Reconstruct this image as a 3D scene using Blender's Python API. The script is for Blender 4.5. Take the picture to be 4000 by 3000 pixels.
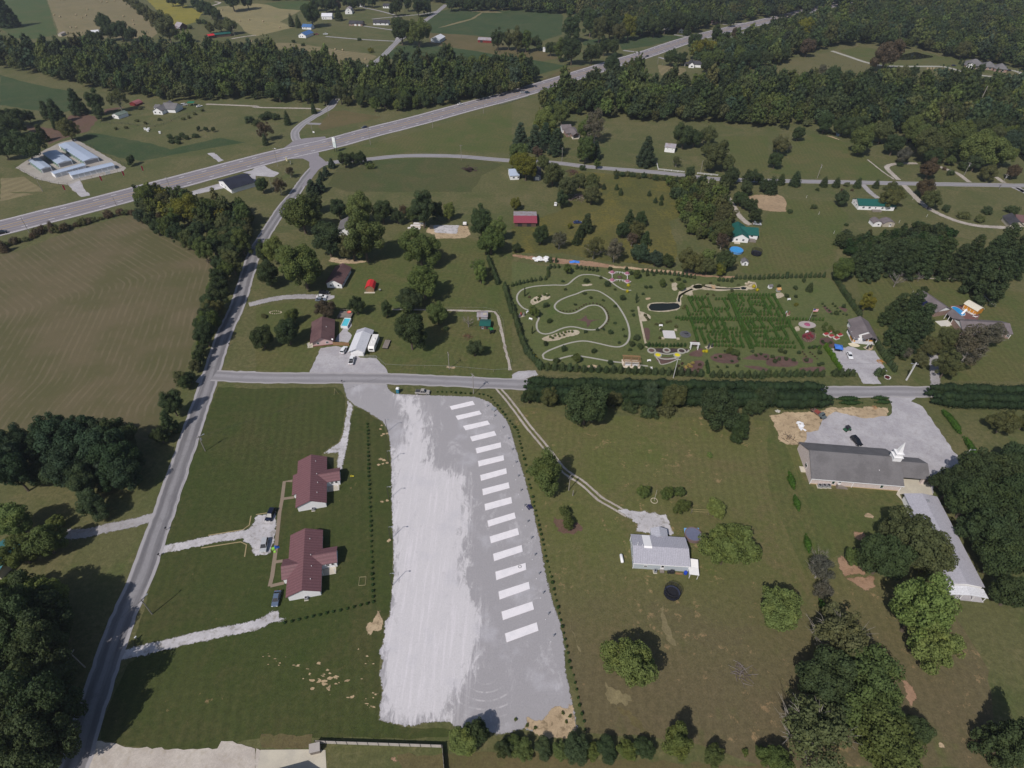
import bpy,bmesh,math,random
import numpy as np
from mathutils import Vector,Matrix
from mathutils.geometry import delaunay_2d_cdt
for o in list(bpy.data.objects):bpy.data.objects.remove(o)
SC=bpy.context.scene
COL=SC.collection
R=math.radians
# ------ camera
FPX,PITCH,ROLL,CAMH=2331.0,R(41.0),R(0.8),152.0
_fw=np.array([0,math.cos(PITCH),-math.sin(PITCH)])
_r0=np.array([1.0,0,0]);_u0=np.cross(_r0,_fw)
_rt=_r0*math.cos(ROLL)+_u0*math.sin(ROLL);_up=-_r0*math.sin(ROLL)+_u0*math.cos(ROLL)
cam=bpy.data.cameras.new('camera');cam_o=bpy.data.objects.new('camera',cam);COL.objects.link(cam_o)
cam.sensor_width=36;cam.lens=36*FPX/4000;cam.clip_end=20000;cam.clip_start=0.5
mw=Matrix(((_rt[0],_up[0],-_fw[0],0),(_rt[1],_up[1],-_fw[1],0),(_rt[2],_up[2],-_fw[2],CAMH),(0,0,0,1)))
cam_o.matrix_world=mw
SC.camera=cam_o
SC.render.resolution_x,SC.render.resolution_y=1024,768
# ------ light
HAZE=.00009
SUN_AZ,SUN_EL=R(35.0),R(48.0)
world=bpy.data.worlds.new('World');SC.world=world;world.use_nodes=True
wn=world.node_tree.nodes;wl=world.node_tree.links
sky=wn.new('ShaderNodeTexSky');sky.sky_type='NISHITA';sky.sun_disc=False
sky.sun_elevation=SUN_EL;sky.sun_rotation=SUN_AZ+math.pi
sky.air_density=1.0;sky.dust_density=1.2
wl.new(sky.outputs[0],wn['Background'].inputs[0]);wn['Background'].inputs[1].default_value=0.075
sun=bpy.data.lights.new('sun','SUN');sun.energy=3.5;sun.angle=R(0.53);sun.color=(1.0,0.95,0.885)
sun_o=bpy.data.objects.new('sun',sun);COL.objects.link(sun_o)
sd=Vector((math.sin(SUN_AZ)*math.cos(SUN_EL),math.cos(SUN_AZ)*math.cos(SUN_EL),-math.sin(SUN_EL)))
sun_o.rotation_euler=sd.to_track_quat('-Z','Y').to_euler();sun_o.location=(-60,-60,300)
SC.view_settings.view_transform='Standard';SC.view_settings.look='None'
SC.view_settings.exposure=0.10;SC.view_settings.gamma=1.0
SC.cycles.max_bounces=5;SC.cycles.volume_bounces=0;SC.cycles.transparent_max_bounces=6
SC.cycles.use_denoising=True
# ------ photo pixels -> ground
def g(x,y,z=0.0):
 d=_fw+_rt*(x-2000)/FPX-_up*(y-1500)/FPX
 t=(z-CAMH)/d[2]
 return(float(d[0]*t),float(d[1]*t),z)
def proj(P):
 v=np.array(P)-np.array([0,0,CAMH]);z=v@_fw
 return 2000+FPX*(v@_rt)/z,1500-FPX*(v@_up)/z
def ppm(P):
 return FPX/float((np.array(P)-np.array([0,0,CAMH]))@_fw)
def q(t,x,y):
 if t=='F':return x*4000/2212,y*4000/2212
 return 1000*(t%4)+x/2.212,750*(t//4)+y/2.212
def S(s):return[tuple(float(a)for a in p.split(','))for p in s.split()]
def W(*a,z=0.0):
 out=[]
 for i in range(0,len(a),2):
  for x,y in S(a[i+1]):out.append(g(*q(a[i],x,y),z))
 return out
def w1(t,x,y,z=0.0):return g(*q(t,x,y),z)
# ------ node helper
class NT:
 def __init__(s,name):
  s.m=bpy.data.materials.new(name);s.m.use_nodes=True
  s.t=s.m.node_tree;s.N=s.t.nodes;s.L=s.t.links
  s.b=s.N['Principled BSDF'];s.b.inputs['Specular IOR Level'].default_value=0.25
  s._pos=None
 def set(s,sock,v):
  if isinstance(v,bpy.types.NodeSocket):s.L.new(v,sock)
  elif isinstance(v,tuple)and len(v)==3 and sock.type=='RGBA':sock.default_value=(*v,1)
  else:sock.default_value=v
 def pos(s):
  if s._pos is None:s._pos=s.N.new('ShaderNodeNewGeometry').outputs['Position']
  return s._pos
 def obj(s):return s.N.new('ShaderNodeTexCoord').outputs['Object']
 def uv(s):return s.N.new('ShaderNodeTexCoord').outputs['UV']
 def noise(s,scale,detail=2,rough=.55,vec=None,dist=0):
  n=s.N.new('ShaderNodeTexNoise');s.set(n.inputs['Vector'],vec or s.pos())
  n.inputs['Scale'].default_value=scale;n.inputs['Detail'].default_value=detail;n.inputs['Roughness'].default_value=rough;n.inputs['Distortion'].default_value=dist
  return n.outputs['Fac']
 def math(s,op,a,b=0.0,clamp=False):
  n=s.N.new('ShaderNodeMath');n.operation=op;s.set(n.inputs[0],a);s.set(n.inputs[1],b);n.use_clamp=clamp
  return n.outputs[0]
 def ramp(s,v,lo,hi,a=0.0,b=1.0):
  n=s.N.new('ShaderNodeMapRange');n.interpolation_type='SMOOTHSTEP'
  s.set(n.inputs[0],v)
  for i,x in enumerate((lo,hi,a,b)):n.inputs[1+i].default_value=x
  return n.outputs[0]
 def mix(s,f,a,b,mode='MIX'):
  n=s.N.new('ShaderNodeMix');n.data_type='RGBA';n.blend_type=mode
  s.set(n.inputs[0],f);s.set(n.inputs[6],a);s.set(n.inputs[7],b)
  return n.outputs[2]
 def scale(s,c,f):
  n=s.N.new('ShaderNodeVectorMath');n.operation='SCALE';s.set(n.inputs[0],c);s.set(n.inputs[3],f)
  return n.outputs[0]
 def mapping(s,vec,rot=0.0,sc=(1,1,1)):
  n=s.N.new('ShaderNodeMapping');s.set(n.inputs[0],vec);n.inputs['Rotation'].default_value=(0,0,rot);n.inputs['Scale'].default_value=sc
  return n.outputs[0]
 def sep(s,v,i):
  n=s.N.new('ShaderNodeSeparateXYZ');s.set(n.inputs[0],v);return n.outputs[i]
 def attr(s,name,out='Fac',typ='GEOMETRY'):
  n=s.N.new('ShaderNodeAttribute');n.attribute_name=name;n.attribute_type=typ;return n.outputs[out]
 def bump(s,h,strength=.3,dist=.05):
  n=s.N.new('ShaderNodeBump');n.inputs['Strength'].default_value=strength;n.inputs['Distance'].default_value=dist
  s.set(n.inputs['Height'],h);s.L.new(n.outputs[0],s.b.inputs['Normal'])
 def out(s,col,rough=.85,metal=0.0):
  s.set(s.b.inputs['Base Color'],col);s.set(s.b.inputs['Roughness'],rough);s.b.inputs['Metallic'].default_value=metal
  return s.m
def m_grass(name,c1,c2,dry,drya=.5,stripe=None,bare=None,sat=(1.0,1.08,.84),south=None):
 n=NT(name);c1,c2,dry=[tuple(k*f for k,f in zip(c,sat))for c in(c1,c2,dry)]
 a=n.noise(.018,3,.6);b=n.noise(.11,4,.65);c=n.noise(.7,3,.65);d=n.noise(2.2,4,.75)
 col=n.mix(n.ramp(n.math('ADD',a,n.math('MULTIPLY',b,.7)),.66,1.0),c1,c2)
 e=n.noise(.045,5,.72,dist=.8)
 col=n.mix(n.math('MULTIPLY',n.ramp(n.math('ADD',e,n.math('MULTIPLY',n.math('SUBTRACT',c,.5),.45)),.44,.70),drya),col,dry)
 if south:col=n.mix(n.math('MULTIPLY',n.ramp(n.math('ADD',n.sep(n.pos(),1),n.math('MULTIPLY',e,60.0)),south[0]+30,south[1]+30,1.0,0.0),.75),col,south[2])
 col=n.mix(n.math('MULTIPLY',n.ramp(n.noise(.07,4,.7,n.mapping(n.pos(),.6,(1,.6,1))),.56,.72),.45),col,(c1[0]*.72,c1[1]*.98,c1[2]*.62))
 if bare:
  h=n.noise(.3,6,.75);k=n.noise(.03,2,.5)
  col=n.mix(n.math('MULTIPLY',n.ramp(n.math('ADD',h,n.math('MULTIPLY',k,.35)),bare[1]+.1,bare[1]+.2),bare[2]),col,bare[0])
 v=n.math('ADD',n.math('MULTIPLY',n.math('SUBTRACT',c,.5),.8),n.math('MULTIPLY',n.math('SUBTRACT',d,.5),1.1))
 v=n.math('ADD',v,1.0)
 if stripe:
  ang,wd,st=stripe
  x=n.sep(n.mapping(n.pos(),ang),0)
  ph=n.math('ADD',n.math('MULTIPLY',x,2*math.pi/wd),n.math('MULTIPLY',b,2.0))
  v=n.math('MULTIPLY',v,n.math('ADD',1.0,n.math('MULTIPLY',n.math('SINE',ph),n.math('MULTIPLY',n.ramp(a,.35,.6),st*1.6))))
 n.bump(d,.6,.10)
 return n.out(n.scale(col,v),.95)
def m_gravel(name,c1,c2,dirt=None,dirta=.0,fine=4.0,fade=None,fw=1.0):
 """fade: 'edge' dissolves the sheet along its outline (attribute, metres), 'uv' along a strip's two sides"""
 n=NT(name)
 a=n.noise(.12,4,.65);b=n.noise(fine,3,.75);c=n.noise(1.1,3,.6)
 col=n.mix(n.ramp(a,.35,.68),c1,c2)
 if dirt:col=n.mix(n.math('MULTIPLY',n.ramp(n.noise(.5,5,.75),.5,.64),dirta),col,dirt)
 v=n.math('ADD',1.0,n.math('ADD',n.math('MULTIPLY',n.math('SUBTRACT',b,.5),.7),n.math('MULTIPLY',n.math('SUBTRACT',c,.5),.35)))
 n.bump(b,.5,.05)
 if fade:
  if fade=='edge':e=n.math('DIVIDE',n.attr('edge'),fw)
  else:e=n.math('MULTIPLY',n.math('SUBTRACT',.5,n.math('ABSOLUTE',n.math('SUBTRACT',n.sep(n.uv(),0),.5))),4.0)
  f=n.math('ADD',e,n.math('MULTIPLY',n.math('SUBTRACT',n.noise(1.3,5,.78),.52),2.4))
  n.set(n.b.inputs['Alpha'],n.ramp(f,.25,.55))
 return n.out(n.scale(col,v),.95)
def m_road(name,c,dark,shoulder,nl=2,sh=.12,patch=.3):
 """UV: x 0..1 across, y metres along"""
 n=NT(name);uv=n.uv();x=n.sep(uv,0)
 st=n.mapping(uv,0,(6,.05,1))
 a=n.noise(1.0,4,.65,st);b=n.noise(.25,4,.6);f=n.noise(7,2,.7)
 tr=n.math('ABSOLUTE',n.math('SINE',n.math('MULTIPLY',n.math('SUBTRACT',x,.5),math.pi*2*nl)))
 col=n.mix(n.math('MULTIPLY',n.ramp(n.math('ADD',n.math('MULTIPLY',tr,.5),n.math('MULTIPLY',a,.8)),.55,1.0),.85),c,dark)
 col=n.mix(n.math('MULTIPLY',n.ramp(b,.52,.7),patch),col,dark)
 ck=n.math('ABSOLUTE',n.math('SUBTRACT',n.noise(.35,6,.8,dist=.8),.5))
 col=n.mix(n.ramp(ck,.0,.012,.55,0.0),col,dark)
 e=n.math('ABSOLUTE',n.math('SUBTRACT',x,.5))
 e=n.math('ADD',e,n.math('MULTIPLY',n.math('SUBTRACT',n.noise(.5,3),.5),.06))
 col=n.mix(n.ramp(e,.5-sh-.03,.5-sh+.03),col,shoulder)
 v=n.math('ADD',.8,n.math('MULTIPLY',n.math('ADD',f,n.noise(1.2,4,.7)),.2))
 return n.out(n.scale(col,v),.8)
def m_plain(name,c,rough=.7,var=.15,sc=1.2,metal=0.0,c2=None,coord='o'):
 n=NT(name);vec=n.obj()if coord=='o' else n.pos()
 a=n.noise(sc,4,.65,vec);b=n.noise(sc*9,2,.6,vec)
 v=n.math('ADD',1.0,n.math('ADD',n.math('MULTIPLY',n.math('SUBTRACT',a,.5),var*2),n.math('MULTIPLY',n.math('SUBTRACT',b,.5),var)))
 col=n.mix(n.ramp(a,.4,.65),c,c2)if c2 else c
 return n.out(n.scale(col,v),rough,metal)
def m_ribbed(name,c,axis=0,pitch=.45,depth=.16,rough=.45,metal=.0,c2=None):
 n=NT(name);v=n.obj();x=n.sep(v,axis)
 w=n.math('SINE',n.math('MULTIPLY',x,2*math.pi/pitch))
 a=n.noise(.35,4,.65,v);b=n.noise(3,3,.6,v)
 f=n.math('ADD',1.0,n.math('ADD',n.math('MULTIPLY',w,depth*.5),n.math('MULTIPLY',n.math('SUBTRACT',n.math('ADD',a,b),1.0),.7)))
 col=n.mix(n.ramp(a,.38,.66),c,c2 or tuple(k*.85 for k in c))
 n.bump(w,.4,.03)
 return n.out(n.scale(col,f),rough,metal)
def m_shingle(name,c,c2=None):
 n=NT(name);v=n.obj()
 br=n.N.new('ShaderNodeTexNoise');n.set(br.inputs['Vector'],n.mapping(v,0,(1.2,1.2,6)));br.inputs['Scale'].default_value=1.6;br.inputs['Detail'].default_value=4
 a=n.noise(.22,4,.65,v);b=n.noise(6,2,.7,v)
 f=n.math('ADD',.62,n.math('ADD',n.math('MULTIPLY',br.outputs['Fac'],.45),n.math('MULTIPLY',b,.3)))
 col=n.mix(n.ramp(a,.38,.66),c,c2 or tuple(k*.72 for k in c))
 return n.out(n.scale(col,f),.9)
def m_brick(name,c,c2,mortar):
 n=NT(name);b=n.N.new('ShaderNodeTexBrick');v=n.obj()
 sw=n.N.new('ShaderNodeCombineXYZ');n.set(sw.inputs[0],n.math('ADD',n.sep(v,0),n.sep(v,1)));n.set(sw.inputs[1],n.sep(v,2))
 n.set(b.inputs['Vector'],sw.outputs[0]);n.set(b.inputs['Color1'],c);n.set(b.inputs['Color2'],c2);n.set(b.inputs['Mortar'],mortar)
 b.inputs['Scale'].default_value=3.2;b.inputs['Mortar Size'].default_value=.02
 f=n.math('ADD',.72,n.math('MULTIPLY',n.noise(1.1,4,.7,v),.55))
 return n.out(n.scale(b.outputs['Color'],f),.9)
def m_siding(name,c,pitch=.2):
 n=NT(name);v=n.obj();z=n.sep(v,2)
 w=n.math('FRACT',n.math('DIVIDE',z,pitch))
 f=n.math('ADD',.9,n.math('ADD',n.math('MULTIPLY',w,.08),n.math('MULTIPLY',n.math('SUBTRACT',n.noise(.8,3,.6,v),.5),.14)))
 n.bump(w,.5,.02)
 return n.out(n.scale(c,f)if 0 else n.scale(n.mix(0.0,c,c),f),.6)
def m_foliage(name,vcol=False,trans=.30):
 n=NT(name)
 if vcol:base=n.attr('tint','Color')
 else:base=n.N.new('ShaderNodeObjectInfo').outputs['Color']
 isl=n.N.new('ShaderNodeNewGeometry').outputs['Random Per Island']
 cl=n.noise(.55,3,.6)
 v=n.math('ADD',.55,n.math('ADD',n.math('MULTIPLY',isl,.55),n.math('MULTIPLY',cl,.7)))
 warm=n.mix(n.ramp(n.noise(.22,3,.6),.45,.8),(1,1,1),(1.16,1.04,.82))
 col=n.mix(1.0,n.scale(base,v),warm,'MULTIPLY')
 n.set(n.b.inputs['Base Color'],col);n.b.inputs['Roughness'].default_value=.75;n.b.inputs['Specular IOR Level'].default_value=.15
 tr=n.N.new('ShaderNodeBsdfTranslucent');n.set(tr.inputs[0],n.mix(1.0,col,(1.1,1.25,.5),'MULTIPLY'))
 mx=n.N.new('ShaderNodeMixShader');mx.inputs[0].default_value=trans
 n.L.new(n.b.outputs[0],mx.inputs[1]);n.L.new(tr.outputs[0],mx.inputs[2]);n.L.new(mx.outputs[0],n.N['Material Output'].inputs[0])
 return n.m
def m_glass(name,c=(.02,.025,.03)):
 n=NT(name);n.b.inputs['Specular IOR Level'].default_value=.6
 return n.out(c,.08)
_paint={}
def paint(c,rough=.6,var=.12,sc=1.2,metal=0.0,c2=None):
 k=(c,rough,var,sc,metal,c2)
 if k not in _paint:_paint[k]=m_plain('paint_%02d'%len(_paint),c,rough,var,sc,metal,c2)
 return _paint[k]
 # ------ mesh helpers
class MB:
 def __init__(s):s.v=[];s.f=[]
 def add(s,vs,fs):
  o=len(s.v);s.v+=[tuple(v)for v in vs];s.f+=[tuple(i+o for i in f)for f in fs];return s
 def box(s,x0,x1,y0,y1,z0,z1):
  return s.add([(x0,y0,z0),(x1,y0,z0),(x1,y1,z0),(x0,y1,z0),(x0,y0,z1),(x1,y0,z1),(x1,y1,z1),(x0,y1,z1)],
  [(0,3,2,1),(4,5,6,7),(0,1,5,4),(1,2,6,5),(2,3,7,6),(3,0,4,7)])
 def prism(s,pts,z0,z1):
  n=len(pts)
  return s.add([(*p[:2],z0)for p in pts]+[(*p[:2],z1)for p in pts],
  [tuple(range(n-1,-1,-1)),tuple(range(n,2*n))]+[(i,(i+1)%n,n+(i+1)%n,n+i)for i in range(n)])
 def ext(s,pts,axis,a,b):
  n=len(pts)
  P=(lambda u,z,t:(t,u,z))if axis=='x' else(lambda u,z,t:(u,t,z))
  return s.add([P(u,z,a)for u,z in pts]+[P(u,z,b)for u,z in pts],
  [tuple(range(n)),tuple(range(2*n-1,n-1,-1))]+[(i,n+i,n+(i+1)%n,(i+1)%n)for i in range(n)])
 def cyl(s,x,y,z0,z1,r,r2=None,n=10):
  r2=r if r2 is None else r2
  return s.tube([(x,y,z0),(x,y,z1)],[r,r2],n)
 def tube(s,pts,rad,n=6,caps=True):
  if not isinstance(rad,(list,tuple)):rad=[rad]*len(pts)
  P=[Vector(p)for p in pts];base=len(s.v);k=len(P)
  for i,p in enumerate(P):
   d=(P[min(i+1,k-1)]-P[max(i-1,0)])
   d=d.normalized()if d.length>1e-9 else Vector((0,0,1))
   a=d.cross(Vector((0,0,1))if abs(d.z)<.9 else Vector((1,0,0))).normalized();b=d.cross(a)
   for j in range(n):
    t=2*math.pi*j/n
    s.v.append(tuple(p+(a*math.cos(t)+b*math.sin(t))*rad[i]))
  for i in range(k-1):
   for j in range(n):
    s.f.append((base+i*n+j,base+i*n+(j+1)%n,base+(i+1)*n+(j+1)%n,base+(i+1)*n+j))
  if caps:
   s.f.append(tuple(base+j for j in range(n-1,-1,-1)));s.f.append(tuple(base+(k-1)*n+j for j in range(n)))
  return s
 def lathe(s,prof,n=16,c=(0,0)):
  base=len(s.v)
  for r,z in prof:
   for j in range(n):
    t=2*math.pi*j/n;s.v.append((c[0]+r*math.cos(t),c[1]+r*math.sin(t),z))
  for i in range(len(prof)-1):
   for j in range(n):
    s.f.append((base+i*n+j,base+i*n+(j+1)%n,base+(i+1)*n+(j+1)%n,base+(i+1)*n+j))
  return s
 def mesh(s,name,mat,smooth=False):
  m=bpy.data.meshes.new(name);m.from_pydata(s.v,[],s.f)
  if mat:m.materials.append(mat)
  bm=bmesh.new();bm.from_mesh(m);bmesh.ops.recalc_face_normals(bm,faces=bm.faces);bm.to_mesh(m);bm.free()
  if smooth:
   for p in m.polygons:p.use_smooth=True
  return m
 def obj(s,name,mat,parent=None,smooth=False,**kw):
  return link(name,s.mesh(name,mat,smooth),parent,**kw)
def link(name,mesh,parent=None,loc=None,rz=0,**kw):
 o=bpy.data.objects.new(name,mesh);COL.objects.link(o)
 if parent:o.parent=parent
 if loc:o.location=loc
 if rz:o.rotation_euler=(0,0,rz)
 if kw:tag(o,**kw)
 return o
def tag(o,label=None,cat=None,group=None,kind=None):
 if label:o['label']=label
 if cat:o['category']=cat
 if group:o['group']=group
 if kind:o['kind']=kind
 return o
def empty(name,loc=(0,0,0),rz=0,label=None,cat=None,group=None):
 o=bpy.data.objects.new(name,None);COL.objects.link(o);o.empty_display_size=.5
 o.location=loc;o.rotation_euler=(0,0,rz)
 return tag(o,label,cat,group)
def copy_tree(o,parent=None,loc=None,rz=None,sc=None):
 c=o.copy();COL.objects.link(c);c.parent=parent
 if loc is not None:c.location=loc
 if rz is not None:c.rotation_euler=(0,0,rz)
 if sc is not None:c.scale=sc
 for ch in o.children:copy_tree(ch,c)
 return c
 # ------ ground sheets
FADES=set()
def catmull(P,step=2.0):
 P=[np.array(p[:2])for p in P]
 P=[2*P[0]-P[1]]+P+[2*P[-1]-P[-2]]
 out=[]
 for i in range(1,len(P)-2):
  p0,p1,p2,p3=P[i-1:i+3];n=max(1,int(np.linalg.norm(p2-p1)/step))
  for k in range(n):
   t=k/n
   out.append(.5*((2*p1)+(-p0+p2)*t+(2*p0-5*p1+4*p2-p3)*t*t+(-p0+3*p1-3*p2+p3)*t**3))
 out.append(P[-2]);return out
def rough(pts,step,amp,seed=0,closed=True,smooth=False):
 rng=random.Random(seed+len(pts));out=[]
 P=[np.array(p[:2])for p in pts]
 if smooth:
  P=catmull(P+[P[0],P[1]],step)[:];P=P[:-max(1,int(np.linalg.norm(np.array(pts[1][:2])-np.array(pts[0][:2]))/step))]
 n=len(P)
 for i in range(n if closed else n-1):
  a,b=P[i],P[(i+1)%n];d=b-a;L=np.linalg.norm(d)
  if L<1e-6:continue
  k=max(1,int(L/step));nrm=np.array([-d[1],d[0]])/L
  for j in range(k):
   out.append(a+d*(j/k)+nrm*rng.uniform(-amp,amp)+d/L*rng.uniform(-.2,.2)*step*(amp>0))
 return out
def sheet(name,pts,z,mat,step=3.0,amp=.35,grid=None,attrs=None,seed=1,smooth=False,parent=None,kind='structure',label=None,cat=None):
 ol=rough(pts,step,amp,seed,smooth=smooth)
 A=np.array(ol);inner=[]
 if mat.name in FADES and not grid:grid=max(.35,min(.8,float(np.ptp(A,axis=0).min())/6))
 if grid:
  x0,y0=A.min(0);x1,y1=A.max(0)
  gx,gy=np.meshgrid(np.arange(x0+grid/2,x1,grid),np.arange(y0+grid/2,y1,grid))
  pp=np.stack([gx.ravel(),gy.ravel()],1);inner=pp[inside(pp,A)]
  inner=[p for p in inner]
 vs=[Vector((float(p[0]),float(p[1])))for p in list(ol)+list(inner)];n=len(ol)
 r=delaunay_2d_cdt(vs,[(i,(i+1)%n)for i in range(n)],[],1,1e-4)
 m=bpy.data.meshes.new(name);m.from_pydata([(v.x,v.y,z)for v in r[0]],[],[tuple(f)for f in r[2]])
 bm=bmesh.new();bm.from_mesh(m)
 for f in bm.faces:
  f.normal_update()
  if f.normal.z<0:f.normal_flip()
 bm.to_mesh(m);bm.free()
 m.materials.append(mat)
 if getattr(mat,'name','')in FADES:attrs=dict(attrs or{},edge=lambda c:segdist(c,ol))
 if attrs:
  co=np.empty(len(m.vertices)*3);m.vertices.foreach_get('co',co);co=co.reshape(-1,3)
  for k,fn in attrs.items():
   at=m.attributes.new(k,'FLOAT','POINT');at.data.foreach_set('value',fn(co).astype(np.float32))
 return link(name,m,parent,label=label,cat=cat,kind=kind if parent is None else None)
def inside(pp,A):
 x,y=pp[:,0],pp[:,1];r=np.zeros(len(pp),bool);n=len(A)
 for i in range(n):
  x1,y1=A[i];x2,y2=A[(i+1)%n]
  if y1==y2:continue
  c=((y1>y)!=(y2>y))&(x<(x2-x1)*(y-y1)/(y2-y1)+x1)
  r^=c
 return r
def segdist(pp,A,closed=True):
 A=np.array([a[:2]for a in A]);n=len(A);best=np.full(len(pp),1e9)
 for i in range(n if closed else n-1):
  a,b=A[i],A[(i+1)%n];d=b-a;L=d@d
  if L<1e-9:continue
  t=np.clip(((pp[:,:2]-a)@d)/L,0,1)
  best=np.minimum(best,np.linalg.norm(pp[:,:2]-(a+t[:,None]*d),axis=1))
 return best
def softin(pp,A,f):
 A=np.array([a[:2]for a in A]);d=segdist(pp,A);s=inside(pp[:,:2],A)
 return np.clip(.5+np.where(s,d,-d)/f,0,1)
def strip(name,pts,width,z,mat,step=2.5,amp=.12,smooth=True,parent=None,kind='structure',seed=3,w2=None):
 P=catmull(pts,step)if smooth else[np.array(p[:2])for p in pts]
 rng=random.Random(seed);v=[];f=[];uv=[];L=0
 for i,p in enumerate(P):
  d=P[min(i+1,len(P)-1)]-P[max(i-1,0)];d=d/np.linalg.norm(d);nn=np.array([-d[1],d[0]])
  if i:L+=np.linalg.norm(p-P[i-1])
  w=width if w2 is None else width+(w2-width)*i/(len(P)-1)
  a=p+nn*(w/2+rng.uniform(-amp,amp));b=p-nn*(w/2+rng.uniform(-amp,amp))
  v+=[(a[0],a[1],z),(p[0],p[1],z),(b[0],b[1],z)];uv+=[(0,L),(.5,L),(1,L)]
  if i:
   k=3*i;f+=[(k-3,k,k+1,k-2)[::-1],(k-2,k+1,k+2,k-1)[::-1]]
 m=bpy.data.meshes.new(name);m.from_pydata(v,[],f);m.materials.append(mat)
 ul=m.uv_layers.new(name='UVMap');idx=np.empty(len(m.loops),np.int32);m.loops.foreach_get('vertex_index',idx)
 ul.data.foreach_set('uv',np.array(uv,np.float32)[idx].ravel())
 bm=bmesh.new();bm.from_mesh(m)
 for fc in bm.faces:
  fc.normal_update()
  if fc.normal.z<0:fc.normal_flip()
 bm.to_mesh(m);bm.free()
 return link(name,m,parent,kind=kind if parent is None else None)
def offset_line(pts,off,step=2.5):
 P=catmull(pts,step);out=[]
 for i,p in enumerate(P):
  d=P[min(i+1,len(P)-1)]-P[max(i-1,0)];d=d/np.linalg.norm(d);out.append(p+np.array([-d[1],d[0]])*off)
 return out
 # ================================================================== THE SETTING
BARE=(.36,.235,.125)
G_base=m_grass('grass_base',(.076,.080,.036),(.098,.090,.046),(.135,.108,.066),.7)
G_lawn=m_grass('grass_lawn',(.043,.054,.017),(.054,.058,.022),(.072,.058,.031),.5,(R(-12),2.9,.045),(BARE,.74,.5))
G_yard=m_grass('grass_yard',(.070,.082,.030),(.088,.086,.037),(.118,.092,.050),.6,(R(8),2.6,.035))
G_upper=m_grass('grass_upper',(.058,.068,.030),(.072,.070,.034),(.10,.078,.046),.55)
G_dry=m_grass('grass_dry',(.094,.095,.037),(.108,.098,.046),(.124,.090,.056),.65,(R(8),2.6,.03),(BARE,.66,.5),south=(58,106,(.112,.086,.050)))
G_brown=m_grass('grass_brown',(.10,.078,.045),(.12,.088,.052),(.075,.070,.03),.5)
G_hill=m_grass('grass_hill',(.098,.090,.046),(.115,.098,.055),(.14,.108,.068),.6)
G_tan=m_grass('grass_stubble',(.17,.132,.088),(.19,.145,.10),(.135,.112,.075),.5,(R(30),7.0,.06))
G_tan2=m_grass('grass_stubble_pale',(.20,.16,.105),(.23,.18,.115),(.15,.125,.08),.5,(R(60),9.0,.07))
G_crop=m_grass('crop_green',(.034,.056,.022),(.044,.064,.026),(.085,.080,.04),.45,sat=(1,1.05,.95))
G_past=m_grass('pasture_green',(.050,.075,.030),(.062,.080,.034),(.10,.085,.05),.5)
G_soy=m_grass('soybean_yellow',(.19,.155,.035),(.22,.175,.04),(.13,.12,.045),.6)
G_gold=m_grass('meadow_rough',(.075,.072,.028),(.10,.085,.035),(.16,.12,.03),.55)
M_litter=m_grass('leaf_litter',(.115,.070,.052),(.13,.08,.058),(.085,.062,.045),.5,sat=(1,1,1))
def faded(*a,**k):m=m_gravel(*a,**k);FADES.add(m.name);return m
M_soil=faded('bare_soil',(.37,.275,.175),(.47,.36,.235),(.16,.12,.07),.7,3,fade='edge',fw=.55)
M_soils=faded('bare_soil_spot',(.38,.275,.165),(.48,.36,.225),(.16,.12,.07),.5,3,fade='edge',fw=.16)
M_patch=faded('tan_patch',(.30,.215,.135),(.36,.26,.165),(.17,.13,.08),.6,2,fade='edge',fw=1.0)
M_redsoil=faded('red_soil',(.27,.165,.105),(.34,.22,.145),(.15,.095,.06),.6,3,fade='edge',fw=.6)
M_gravel=m_gravel('gravel_grey',(.34,.322,.345),(.42,.402,.42),(.28,.255,.25),.4)
M_gravel2=faded('gravel_drive',(.42,.40,.415),(.53,.505,.52),(.16,.14,.10),.55,fade='edge',fw=.8)
M_drive=m_gravel('gravel_strip',(.41,.39,.405),(.52,.495,.51),(.16,.14,.10),.6,fade='uv')
M_driveb=m_gravel('gravel_strip_buff',(.34,.30,.265),(.42,.375,.335),(.2,.16,.11),.5,fade='uv')
M_driveg=m_gravel('gravel_strip_grey',(.29,.275,.285),(.36,.34,.35),(.2,.17,.14),.4,fade='uv')
M_gravelb=m_gravel('gravel_buff',(.42,.37,.33),(.49,.44,.39),(.3,.25,.18),.4)
M_conc=m_plain('concrete',(.46,.42,.35),.9,.12,.25,c2=(.50,.455,.37),coord='w')
M_pad=m_plain('concrete_new',(.76,.725,.75),.85,.13,.45,c2=(.66,.635,.66))
M_hwy=m_road('highway_asphalt',(.245,.222,.24),(.16,.145,.16),(.27,.245,.26),4,.10,.15)
M_co=m_road('county_asphalt',(.25,.24,.252),(.12,.114,.122),(.34,.322,.335),1,.13,.25)
M_lane=m_road('lane_asphalt',(.29,.277,.292),(.20,.19,.20),(.34,.32,.325),1,.10,.3)
M_white=paint((.78,.77,.76),.5,.05);M_yel=paint((.55,.36,.06),.6,.1)
M_stone=m_gravel('stone_edge',(.38,.32,.235),(.47,.41,.31),(.2,.16,.1),.6,3)
M_mulch=m_gravel('mulch_red',(.095,.058,.05),(.125,.075,.064),(.08,.04,.03),.5,5)
M_mulchd=m_gravel('mulch_dark',(.045,.032,.032),(.065,.045,.045),None,0,5)
M_path=m_plain('path_concrete',(.34,.325,.285),.9,.10,.5,coord='w')
M_walk=m_plain('walk_concrete',(.23,.18,.135),.9,.12,.6,coord='w')
_wn=NT('pond_water');_wn.b.inputs['Specular IOR Level'].default_value=.5;_wn.bump(_wn.noise(1.5,3),.05,.02);M_water=_wn.out((.012,.014,.008),.06)
gm=bpy.data.meshes.new('ground');N=24;e=5000
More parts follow.
